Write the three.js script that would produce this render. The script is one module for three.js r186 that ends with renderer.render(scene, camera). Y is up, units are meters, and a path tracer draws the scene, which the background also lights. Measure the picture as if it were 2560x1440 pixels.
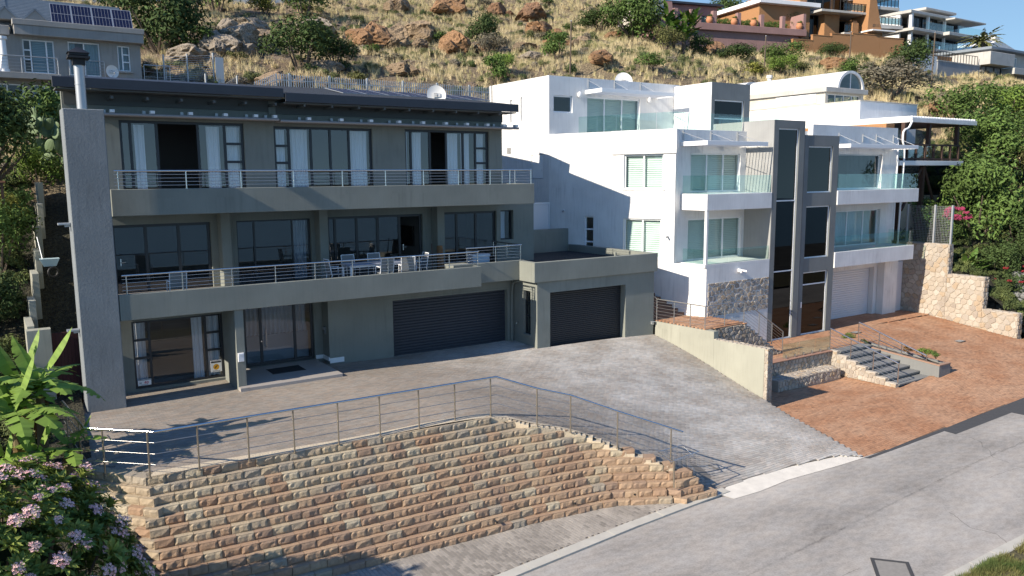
import * as THREE from 'three';
import { mergeGeometries, mergeVertices } from 'three/addons/utils/BufferGeometryUtils.js';
import { createNoise2D, createNoise3D } from 'simplex-noise';

// ---------- camera, sky, sun, exposure ----------
const scene = new THREE.Scene();
const camera = new THREE.PerspectiveCamera(39.78, 16 / 9, 0.1, 3000);
camera.position.set(0, 6.85, 26);
camera.rotation.set(-8.0 * Math.PI / 180, -33.5 * Math.PI / 180, -0.45 * Math.PI / 180, 'YXZ');
const SUN = new THREE.Vector3(-1.68, 1.0, 0.1).normalize();
{ // clear sky: pale at the horizon, deep blue overhead, a soft glow round the sun
  const W = 512, H = 256, d = new Float32Array(W * H * 4), hz = [0.38, 0.62, 0.8], zn = [0.04, 0.115, 0.33];
  for (let r = 0; r < H; r++) for (let c = 0; c < W; c++) {
    const up = ((r + 0.5) / H - 0.5) * Math.PI, az = ((c + 0.5) / W - 0.5) * 2 * Math.PI, x = Math.cos(az) * Math.cos(up), y = Math.sin(up), z = Math.sin(az) * Math.cos(up), k = x * SUN.x + y * SUN.y + z * SUN.z;
    const t = Math.exp(-4 * Math.max(0, y)), g = 0.55 * Math.exp((k - 1) * 9) + 0.1 * (k * 0.5 + 0.5) ** 2, o = (r * W + c) * 4;
    for (let q = 0; q < 3; q++) d[o + q] = (zn[q] + (hz[q] - zn[q]) * t) * (0.93 + g * [1.15, 0.95, 0.75][q]); d[o + 3] = 1;
  }
  const skyTex = new THREE.DataTexture(d, W, H, THREE.RGBAFormat, THREE.FloatType); skyTex.mapping = THREE.EquirectangularReflectionMapping; skyTex.magFilter = THREE.LinearFilter; skyTex.needsUpdate = true;
  scene.background = skyTex; scene.environment = skyTex;
}
const sun = new THREE.DirectionalLight(new THREE.Color(1.0, 0.885, 0.735), 5.0);
sun.name = 'sun'; sun.position.copy(SUN).multiplyScalar(150).add(new THREE.Vector3(25, 0, 0));
sun.target.position.set(25, 0, 0); sun.castShadow = true;
sun.shadow.mapSize.set(4096, 4096);
Object.assign(sun.shadow.camera, { left: -90, right: 90, top: 90, bottom: -90, near: 1, far: 400 });
scene.add(sun, sun.target);
const renderer = new THREE.WebGLRenderer({ antialias: true });
renderer.toneMapping = THREE.LinearToneMapping;
renderer.toneMappingExposure = 1.62;
renderer.shadowMap.enabled = true;

// ---------- helpers ----------
let seed_ = 12345;
const R = () => { seed_ = (seed_ + 0x6d2b79f5) | 0; let t = Math.imul(seed_ ^ (seed_ >>> 15), 1 | seed_); t = (t + Math.imul(t ^ (t >>> 7), 61 | t)) ^ t; return ((t ^ (t >>> 14)) >>> 0) / 4294967296; };
const rr = (a, b) => a + (b - a) * R();
const pick = (a) => a[Math.floor(R() * a.length)];
const n2 = createNoise2D(R), n3 = createNoise3D(R);
const fbm2 = (x, y, o = 4) => { let s = 0, a = 0.5; for (let i = 0; i < o; i++) { s += a * n2(x, y); x = x * 2.03 + 7.1; y = y * 2.03 - 3.3; a *= 0.5; } return s; };
const fbm3 = (x, y, z, o = 3) => { let s = 0, a = 0.5; for (let i = 0; i < o; i++) { s += a * n3(x, y, z); x = x * 2.03 + 7.1; y = y * 2.03 - 3.3; z = z * 2.03 + 1.7; a *= 0.5; } return s; };
const cl = (x, a = 0, b = 1) => Math.min(b, Math.max(a, x));
const ss = (a, b, x) => { const t = cl((x - a) / (b - a)); return t * t * (3 - 2 * t); };
const lerp = (a, b, t) => a + (b - a) * t;
const V = (x, y, z) => new THREE.Vector3(x, y, z);
const names = new Map();
const numbered = (n) => { const k = names.get(n) ?? 0; names.set(n, k + 1); return k ? n + '_' + String(k).padStart(3, '0') : n; };
// box-projected uv in metres
function uvBox(g) {
  if (g.index) g = g.toNonIndexed();
  g.computeVertexNormals();
  const p = g.attributes.position, uv = new Float32Array(p.count * 2);
  const a = V(), b = V(), c = V();
  for (let i = 0; i < p.count; i += 3) {
    a.fromBufferAttribute(p, i); b.fromBufferAttribute(p, i + 1); c.fromBufferAttribute(p, i + 2);
    const n = b.clone().sub(a).cross(c.clone().sub(a)); const ax = Math.abs(n.x), ay = Math.abs(n.y), az = Math.abs(n.z);
    [a, b, c].forEach((q, k) => { const u = ax > ay && ax > az ? [q.z, q.y] : ay > az ? [q.x, q.z] : [q.x, q.y]; uv[(i + k) * 2] = u[0]; uv[(i + k) * 2 + 1] = u[1]; });
  }
  g.setAttribute('uv', new THREE.BufferAttribute(uv, 2));
  return g;
}
const strip = (g) => { g = g.index ? g.toNonIndexed() : g; const o = new THREE.BufferGeometry(); for (const k of ['position', 'normal', 'uv', 'color']) if (g.attributes[k]) o.setAttribute(k, g.attributes[k]); return o; };
const join = (list) => list.length === 1 ? list[0] : mergeGeometries(list.map(strip));
const B = (x0, x1, y0, y1, z0, z1) => { const g = new THREE.BoxGeometry(Math.abs(x1 - x0), Math.abs(y1 - y0), Math.abs(z1 - z0)); g.translate((x0 + x1) / 2, (y0 + y1) / 2, (z0 + z1) / 2); return uvBox(g); };
// chamfered box: edges that catch light
function CB(x0, x1, y0, y1, z0, z1, c = 0.015) {
  const s = new THREE.Shape(); const w = x1 - x0, h = y1 - y0;
  s.moveTo(c, c); s.lineTo(w - c, c); s.lineTo(w - c, h - c); s.lineTo(c, h - c);
  const g = new THREE.ExtrudeGeometry(s, { depth: z1 - z0 - 2 * c, bevelEnabled: true, bevelThickness: c, bevelSize: c, bevelSegments: 1 });
  g.translate(x0, y0, z0 + c); return uvBox(g);
}
// wall in the plane z: outline with rectangular holes, extruded backwards by t from front z
function wallZ(x0, x1, y0, y1, zf, t, holes = []) {
  const s = new THREE.Shape([new THREE.Vector2(x0, y0), new THREE.Vector2(x1, y0), new THREE.Vector2(x1, y1), new THREE.Vector2(x0, y1)]);
  for (const [a, b, c, d] of holes) s.holes.push(new THREE.Path([new THREE.Vector2(a, c), new THREE.Vector2(a, d), new THREE.Vector2(b, d), new THREE.Vector2(b, c)]));
  const g = new THREE.ExtrudeGeometry(s, { depth: t, bevelEnabled: false }); g.translate(0, 0, zf - t); return uvBox(g);
}
// prism from plan polygon [[x,z]...] between y0 and y1
function prism(poly, y0, y1) {
  const s = new THREE.Shape(poly.map(([x, z]) => new THREE.Vector2(x, -z)));
  const g = new THREE.ExtrudeGeometry(s, { depth: y1 - y0, bevelEnabled: false }); g.rotateX(-Math.PI / 2); g.translate(0, y0, 0); return uvBox(g);
}
// slab over a plan polygon whose top follows y(z)
function slopedSlab(poly, y, th) { const g = prism(poly, -th, 0), p = g.attributes.position; for (let i = 0; i < p.count; i++) p.setY(i, p.getY(i) + y(p.getZ(i))); return uvBox(g); }
function rod(p, q, r, seg = 8) {
  const d = q.clone().sub(p), L = d.length(); const g = new THREE.CylinderGeometry(r, r, L, seg, 1);
  g.applyQuaternion(new THREE.Quaternion().setFromUnitVectors(V(0, 1, 0), d.normalize())); g.translate((p.x + q.x) / 2, (p.y + q.y) / 2, (p.z + q.z) / 2); return g.toNonIndexed();
}
function cone(p, q, r0, r1, seg = 7) {
  const d = q.clone().sub(p), L = d.length(); const g = new THREE.CylinderGeometry(r1, r0, L, seg, 1);
  g.applyQuaternion(new THREE.Quaternion().setFromUnitVectors(V(0, 1, 0), d.normalize())); g.translate((p.x + q.x) / 2, (p.y + q.y) / 2, (p.z + q.z) / 2); return g.toNonIndexed();
}
const tube = (pts, r, seg = 8, n = 24) => new THREE.TubeGeometry(new THREE.CatmullRomCurve3(pts, false, 'centripetal', 0.2), n, r, seg).toNonIndexed();
const orgOf = (o) => { for (; o; o = o.parent) if (o._org) return o._org; return null; };
function thing(name, label, category, org = [0, 0, 0], group) {
  const o = new THREE.Group(); o.name = numbered(name); o.position.set(...org); o._org = V(...org); scene.add(o);
  o.userData = { label, category }; if (group) o.userData.group = group; return o;
}
function tag(o, label, category, group, kind) { if (label) o.userData.label = label; if (category) o.userData.category = category; if (group) o.userData.group = group; if (kind) o.userData.kind = kind; return o; }
// mesh in world coordinates (or through matrix M), child of parent
function mesh(name, geos, mat, parent = scene, M) {
  let g = Array.isArray(geos) ? join(geos) : geos;
  if (M) { g = g.clone(); g.applyMatrix4(M); }
  const o = parent === scene ? null : orgOf(parent);
  if (o && (o.x || o.y || o.z)) { if (!M) g = g.clone(); g.translate(-o.x, -o.y, -o.z); }
  const m = new THREE.Mesh(g, mat); m.name = parent === scene ? numbered(name) : name; m.castShadow = m.receiveShadow = true; parent.add(m); return m;
}
// a shared geometry placed under parent at world position
function place(name, geo, mat, parent, pos, quat, scl) {
  const m = new THREE.Mesh(geo, mat); m.name = parent === scene ? numbered(name) : name; m.castShadow = m.receiveShadow = true;
  const o = orgOf(parent); m.position.copy(pos); if (o) m.position.sub(o); if (quat) m.quaternion.copy(quat); if (scl) m.scale.copy(scl); parent.add(m); return m;
}
const struct = (name, geos, mat, parent = scene) => { const m = mesh(name, geos, mat, parent); if (parent === scene) m.userData.kind = 'structure'; return m; };
// local frame: u along, v up, n outwards, origin O, heading h (radians about y; h = 0 faces +z with u = +x)
const frame = (x, y, z, h = 0) => new THREE.Matrix4().makeRotationY(h).setPosition(x, y, z);
const I4 = new THREE.Matrix4();

// ---------- textures ----------
function tex(size, f, srgb = false, rep = 1) {
  const d = new Uint8Array(size * size * 4);
  for (let y = 0; y < size; y++) for (let x = 0; x < size; x++) { const c = f(x / size, y / size, x, y), i = (y * size + x) * 4; if (typeof c === 'number') { d[i] = d[i + 1] = d[i + 2] = cl(c) * 255; } else { d[i] = cl(c[0]) * 255; d[i + 1] = cl(c[1]) * 255; d[i + 2] = cl(c[2]) * 255; } d[i + 3] = 255; }
  const t = new THREE.DataTexture(d, size, size, THREE.RGBAFormat); t.wrapS = t.wrapT = THREE.RepeatWrapping; t.magFilter = THREE.LinearFilter; t.minFilter = THREE.LinearMipmapLinearFilter; t.generateMipmaps = true;
  if (srgb) t.colorSpace = THREE.SRGBColorSpace; t.repeat.set(rep, rep); t.needsUpdate = true; return t;
}
// tileable noise on the unit square, f = periods
const TAU = Math.PI * 2;
function tn(u, v, f, s = 0) { // torus mapping in 3D pairs, cheap blend for tiling
  const x = u * f, y = v * f, a = n2(x + s, y - s), b = n2(x - f + s, y - s), c = n2(x + s, y - f - s), d = n2(x - f + s, y - f - s);
  const wu = ss(0.7, 1, u), wv = ss(0.7, 1, v); return lerp(lerp(a, b, wu), lerp(c, d, wu), wv);
}
const tf = (u, v, f, o = 4, s = 0) => { let t = 0, a = 0.5; for (let i = 0; i < o; i++) { t += a * tn(u, v, f, s + i * 17.3); f *= 2; a *= 0.5; } return t; };
const withRep = (t, r, r2 = r) => { const c = t.clone(); c.repeat.set(r, r2); c.needsUpdate = true; return c; };
const T = {};
T.mottle = tex(512, (u, v) => 0.9 + 0.12 * tf(u, v, 4, 5) );            // gentle blotches
T.streak = tex(512, (u, v) => 0.9 + 0.13 * tf(u, v, 3, 5, 5) - 0.17 * Math.max(0, tn(u, v * 0.1, 26, 3) - 0.15) * ss(-0.2, 0.6, tn(u, v, 3, 9)) - 0.05 * Math.max(0, tn(u, v * 0.06, 60, 13)));
T.grain = tex(512, (u, v) => 0.5 + 0.35 * tf(u, v, 90, 3) + 0.25 * tf(u, v, 16, 2));   // plaster bump
T.rough = tex(512, (u, v) => 0.5 + 0.55 * tf(u, v, 14, 5, 3));          // rock, rough render
T.asphalt = tex(512, (u, v) => 0.88 + 0.16 * tf(u, v, 120, 2) + 0.12 * tf(u, v, 6, 5, 8));
T.fine = tex(256, (u, v) => 0.86 + 0.28 * tf(u, v, 60, 2));
T.leaf = tex(128, (u, v) => 0.82 + 0.3 * tf(u, v, 6, 3));
// ---------- materials ----------
const std = (o) => new THREE.MeshStandardMaterial({ roughness: 0.85, ...o });
const rgb = (r, g, b) => new THREE.Color().setRGB(r, g, b);
const M = {};
const plaster = (r, g, b, o = {}) => std({ color: rgb(r, g, b), map: withRep(T.streak, 0.16), bumpMap: withRep(T.grain, 0.9), bumpScale: 0.006, roughness: 0.92, ...o });
// ---------- materials ----------
M.paint = plaster(0.235, 0.25, 0.222);              // sage grey house paint
M.paintRough = std({ color: rgb(0.215, 0.24, 0.255), map: withRep(T.streak, 0.21), bumpMap: withRep(T.grain, 0.55), bumpScale: 0.02, roughness: 0.95 });
M.sage = plaster(0.36, 0.36, 0.3);
M.white = plaster(0.80, 0.80, 0.79, { bumpScale: 0.003 });
M.whiteTrim = std({ color: rgb(0.78, 0.79, 0.8), roughness: 0.5 });
M.greyPaint = plaster(0.2, 0.215, 0.215);
M.greyLight = plaster(0.34, 0.345, 0.34);
M.charcoal = std({ color: rgb(0.028, 0.034, 0.047), roughness: 0.5, map: withRep(T.mottle, 0.3) });
M.soffit = std({ color: rgb(0.10, 0.105, 0.10), roughness: 0.8 });
M.frameDark = std({ color: rgb(0.022, 0.025, 0.03), roughness: 0.4 });
M.frameWhite = std({ color: rgb(0.76, 0.78, 0.8), roughness: 0.35 });
M.doorDark = std({ color: rgb(0.032, 0.038, 0.052), roughness: 0.55, map: withRep(T.mottle, 0.5) });
M.doorBlack = std({ color: rgb(0.022, 0.023, 0.026), roughness: 0.6 });
M.doorWhite = std({ color: rgb(0.66, 0.67, 0.7), roughness: 0.5 });
M.steel = new THREE.MeshStandardMaterial({ color: rgb(0.62, 0.61, 0.59), metalness: 1, roughness: 0.22 });
M.steelDull = new THREE.MeshStandardMaterial({ color: rgb(0.45, 0.44, 0.42), metalness: 0.9, roughness: 0.38 });
M.railBronze = new THREE.MeshStandardMaterial({ color: rgb(0.36, 0.31, 0.24), metalness: 0.8, roughness: 0.4 });
M.galv = std({ color: rgb(0.42, 0.44, 0.46), metalness: 0.6, roughness: 0.45 });
M.rust = std({ color: rgb(0.22, 0.09, 0.05), roughness: 0.8, map: T.mottle });
M.awning = std({ color: rgb(0.30, 0.27, 0.255), roughness: 0.55 });
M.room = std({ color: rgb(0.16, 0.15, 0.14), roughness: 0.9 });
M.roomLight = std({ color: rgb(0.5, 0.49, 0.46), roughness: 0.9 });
M.deck = std({ color: rgb(0.28, 0.26, 0.24), roughness: 0.7, map: withRep(T.fine, 0.5) });
M.tileFloor = std({ color: rgb(0.42, 0.39, 0.36), roughness: 0.45, map: withRep(T.fine, 0.5) });
M.curtain = std({ color: rgb(0.86, 0.87, 0.9), roughness: 0.95, map: withRep(T.fine, 3) });
M.curtainGrey = std({ color: rgb(0.36, 0.38, 0.42), roughness: 0.95 });
M.blind = std({ color: rgb(0.8, 0.79, 0.72), roughness: 0.7 });
M.solar = new THREE.MeshPhysicalMaterial({ color: rgb(0.012, 0.018, 0.05), roughness: 0.6, specularIntensity: 0.06 });
M.mesh = std({ color: rgb(0.23, 0.24, 0.24), roughness: 0.9, map: withRep(T.fine, 6) });
M.plasticWhite = std({ color: rgb(0.8, 0.8, 0.8), roughness: 0.45 });
M.concrete = std({ color: rgb(0.42, 0.40, 0.36), roughness: 0.9, map: withRep(T.mottle, 0.3), bumpMap: withRep(T.grain, 1), bumpScale: 0.004 });
M.concreteGrey = std({ color: rgb(0.21, 0.215, 0.21), roughness: 0.9, map: withRep(T.streak, 0.12), bumpMap: withRep(T.grain, 1), bumpScale: 0.005 });
M.kerb = std({ color: rgb(0.5, 0.48, 0.42), roughness: 0.9, map: withRep(T.mottle, 0.35), bumpMap: withRep(T.grain, 1.3), bumpScale: 0.004 });
M.sand = std({ color: rgb(0.54, 0.46, 0.34), roughness: 1, map: withRep(T.mottle, 0.5), bumpMap: withRep(T.rough, 1), bumpScale: 0.01 });
M.timber = std({ color: rgb(0.075, 0.04, 0.028), roughness: 0.75, map: withRep(T.streak, 0.5) });
M.black = std({ color: rgb(0.012, 0.012, 0.013), roughness: 0.6 });
const glass = (r, g, b, o = {}) => new THREE.MeshPhysicalMaterial({ color: rgb(r, g, b), transmission: 1, thickness: 0, roughness: 0.0, ior: 1.52, side: THREE.DoubleSide, ...o });
M.glass = glass(0.8, 0.86, 0.9, { ior: 1.85 });
M.glassTeal = glass(0.74, 0.86, 0.86);
M.glassDark = glass(0.04, 0.055, 0.07, { ior: 1.4 });
M.balGlass = glass(0.85, 0.945, 0.92);
M.glassBlue = glass(0.42, 0.55, 0.6, { ior: 1.6 });

// ---------- generic parts ----------
// window: columns [{w, rows:[...]}], drawn bottom row first; returns the frame with panes as children
function win(parent, Mx, u0, u1, v0, v1, o = {}) {
  const fw = o.fw ?? 0.06, d = o.d ?? 0.07, back = o.back ?? 0.12, cols = o.cols ?? [{ w: 1, rows: [1] }];
  const g = [], panes = [], W = cols.reduce((s, c) => s + c.w, 0);
  const n0 = -back - d, n1 = -back;
  g.push(B(u0, u1, v1 - fw, v1, n0, n1), B(u0, u1, v0, v0 + fw, n0, n1));
  let u = u0;
  cols.forEach((c, i) => {
    const uw = (u1 - u0) * c.w / W, a = u + (i ? fw / 2 : fw), b = u + uw - (i < cols.length - 1 ? fw / 2 : fw);
    if (i === 0) g.push(B(u0, u0 + fw, v0 + fw, v1 - fw, n0, n1));
    g.push(B(b, i < cols.length - 1 ? b + fw : u1, v0 + fw, v1 - fw, n0, n1));
    const rows = c.rows ?? [1], RS = rows.reduce((s, r) => s + r, 0); let v = v0 + fw; const H = v1 - v0 - 2 * fw;
    rows.forEach((r, k) => { const h = H * r / RS, va = v + (k ? fw / 2 : 0), vb = v + h - (k < rows.length - 1 ? fw / 2 : 0); if (k < rows.length - 1) g.push(B(a, b, vb, vb + fw, n0 + 0.004, n1 - 0.004)); panes.push([a, b, va, vb, c.open]); v += h; });
    u += uw;
  });
  const f = mesh(o.name ?? 'window', g, o.frame ?? M.frameDark, parent, Mx);
  for (const [a, b, c, e, open] of panes) { if (open) continue; const p = new THREE.PlaneGeometry(b - a, e - c); p.translate((a + b) / 2, (c + e) / 2, (n0 + n1) / 2); mesh('pane', p, o.glass ?? M.glass, f, Mx); }
  return f;
}
function curtain(parent, Mx, u0, u1, v0, v1, n, mat = M.curtain, name = 'curtain') {
  const nu = Math.max(12, Math.round((u1 - u0) * 48)), g = new THREE.PlaneGeometry(u1 - u0, v1 - v0, nu, 6), p = g.attributes.position, s = rr(0, 9);
  for (let i = 0; i < p.count; i++) { const x = p.getX(i), y = p.getY(i), t = 1 - (y / (v1 - v0) + 0.5); p.setZ(i, 0.045 * Math.sin(x * 42 + 0.6 * Math.sin(x * 9 + s) + s) * (0.55 + 0.45 * t)); p.setX(i, x * (1 - 0.05 * Math.sin(t * 3.0))); }
  g.translate((u0 + u1) / 2, (v0 + v1) / 2, n); g.computeVertexNormals(); return mesh(name, g, mat, parent, Mx);
}
function blind(parent, Mx, u0, u1, v0, v1, n, step = 0.1, mat = M.blind) {
  const g = []; for (let v = v0 + step / 2; v < v1; v += step) { const b = B(u0, u1, -step * 0.46, step * 0.46, -0.006, 0.006); b.rotateX(-0.45); b.translate(0, v, n); g.push(b); }
  return mesh('blind', g, mat, parent, Mx);
}
// roller shutter door: horizontal slats with a rounded profile
function shutter(parent, Mx, u0, u1, v0, v1, n, step, mat, name = 'garage_door') {
  const g = []; const k = Math.round((v1 - v0) / step), h = (v1 - v0) / k;
  for (let i = 0; i < k; i++) g.push(CB(u0, u1, v0 + i * h + 0.004, v0 + (i + 1) * h - 0.004, n - 0.05, n, Math.min(0.014, h * 0.2)));
  g.push(B(u0, u1, v0, v1, n - 0.07, n - 0.045));
  return mesh(name, g, mat, parent, Mx);
}
// railing: path of base points; posts at base points; bars at heights
function railing(label, group, path, posts, o = {}) {
  const h = o.h ?? 1, mat = o.mat ?? M.steel, t = thing('railing', label, 'railing', [path[0].x, path[0].y, path[0].z], group);
  const up = (p, y) => V(p.x, p.y + y, p.z);
  const run = (y, r, name, m) => { const g = []; for (let i = 0; i + 1 < path.length; i++) g.push(rod(up(path[i], y), up(path[i + 1], y), r, r > 0.015 ? 10 : 6)); for (let i = 1; i + 1 < path.length; i++) { const s = new THREE.SphereGeometry(r * 1.01, 8, 6); s.translate(path[i].x, path[i].y + y, path[i].z); g.push(s.toNonIndexed()); } return mesh(name, g, m, t); };
  run(h, o.rh ?? 0.025, 'handrail', o.hmat ?? mat);
  for (const y of (o.bars ?? [0.25, 0.5, 0.75])) run(y * h, o.rb ?? 0.008, 'rail', o.bmat ?? mat);
  for (const p of posts) mesh('post', [rod(V(p.x, p.y, p.z), V(p.x, p.y + h - 0.02, p.z), o.rp ?? 0.02, 8), rod(V(p.x, p.y, p.z), V(p.x, p.y + 0.012, p.z), 0.045, 10)], o.pmat ?? mat, t);
  return t;
}
const along = (a, b, n) => Array.from({ length: n + 1 }, (_, i) => a.clone().lerp(b, i / n));
// thin plate spline through [x, z, y]
function tps(pts) {
  const n = pts.length, N = n + 3, A = [], U = (r2) => (r2 < 1e-9 ? 0 : 0.5 * r2 * Math.log(r2));
  for (let i = 0; i < N; i++) A.push(new Float64Array(N + 1));
  for (let i = 0; i < n; i++) { for (let j = 0; j < n; j++) A[i][j] = U((pts[i][0] - pts[j][0]) ** 2 + (pts[i][1] - pts[j][1]) ** 2); A[i][i] += 0.02; A[i][n] = A[n][i] = 1; A[i][n + 1] = A[n + 1][i] = pts[i][0]; A[i][n + 2] = A[n + 2][i] = pts[i][1]; A[i][N] = pts[i][2]; }
  for (let c = 0; c < N; c++) { let p = c; for (let r = c + 1; r < N; r++) if (Math.abs(A[r][c]) > Math.abs(A[p][c])) p = r; const t = A[c]; A[c] = A[p]; A[p] = t; for (let r = 0; r < N; r++) if (r !== c) { const f = A[r][c] / A[c][c]; if (f) for (let k = c; k <= N; k++) A[r][k] -= f * A[c][k]; } }
  const w = A.map((r, i) => r[N] / r[i]);
  return (x, z) => { let s = w[n] + w[n + 1] * x + w[n + 2] * z; for (let i = 0; i < n; i++) s += w[i] * U((x - pts[i][0]) ** 2 + (z - pts[i][1]) ** 2); return s; };
}
const inPoly = (x, z, P) => { let c = false; for (let i = 0, j = P.length - 1; i < P.length; j = i++) if ((P[i][1] > z) !== (P[j][1] > z) && x < (P[j][0] - P[i][0]) * (z - P[i][1]) / (P[j][1] - P[i][1]) + P[i][0]) c = !c; return c; };
// sheet over a plan polygon following height h, with a skirt hidden below
function sheet(poly, h, step, dy = 0, colorAt) {
  const xs = poly.map((p) => p[0]), zs = poly.map((p) => p[1]), x0 = Math.min(...xs), x1 = Math.max(...xs), z0 = Math.min(...zs), z1 = Math.max(...zs);
  // clip a grid of cells against the polygon by triangulating the outline with inner points through the shape of each cell row
  const pos = [], uv = [], col = [];
  const clip = (P, a, b, c) => { const o = []; for (let i = 0; i < P.length; i++) { const p = P[i], q = P[(i + 1) % P.length], dp = a * p[0] + b * p[1] + c, dq = a * q[0] + b * q[1] + c; if (dp >= 0) o.push(p); if ((dp < 0) !== (dq < 0)) { const t = dp / (dp - dq); o.push([p[0] + t * (q[0] - p[0]), p[1] + t * (q[1] - p[1])]); } } return o; };
  const tris = THREE.ShapeUtils.triangulateShape(poly.map(([x, z]) => new THREE.Vector2(x, z)), []);
  for (const t of tris) {
    const P0 = t.map((i) => poly[i]), tx = P0.map((p) => p[0]), tz = P0.map((p) => p[1]);
    for (let i = Math.floor((Math.min(...tx) - x0) / step); i * step + x0 < Math.max(...tx); i++) for (let j = Math.floor((Math.min(...tz) - z0) / step); j * step + z0 < Math.max(...tz); j++) {
      const cx = x0 + i * step, cz = z0 + j * step;
      let P = clip(P0, 1, 0, -cx); if (P.length > 2) P = clip(P, -1, 0, cx + step); if (P.length > 2) P = clip(P, 0, 1, -cz); if (P.length > 2) P = clip(P, 0, -1, cz + step);
      if (P.length < 3) continue;
      let ar = 0; for (let k = 0; k < P.length; k++) { const p = P[k], q = P[(k + 1) % P.length]; ar += p[0] * q[1] - q[0] * p[1]; }
      if (Math.abs(ar) < 1e-7) continue; if (ar > 0) P = P.slice().reverse();
      for (let k = 1; k + 1 < P.length; k++) for (const p of [P[0], P[k], P[k + 1]]) { pos.push(p[0], h(p[0], p[1]) + dy, p[1]); uv.push(p[0], p[1]); if (colorAt) { const c = colorAt(p[0], p[1]); col.push(c[0], c[1], c[2]); } }
    }
  }
  const g = new THREE.BufferGeometry(); g.setAttribute('position', new THREE.Float32BufferAttribute(pos, 3)); g.setAttribute('uv', new THREE.Float32BufferAttribute(uv, 2)); if (colorAt) g.setAttribute('color', new THREE.Float32BufferAttribute(col, 3));
  g.computeVertexNormals(); const m = mergeVertices(g, 1e-4); m.computeVertexNormals(); return m;
}
// ================= GROUND, ROAD, DRIVEWAYS =================
const ROADY = -2.5;
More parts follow.
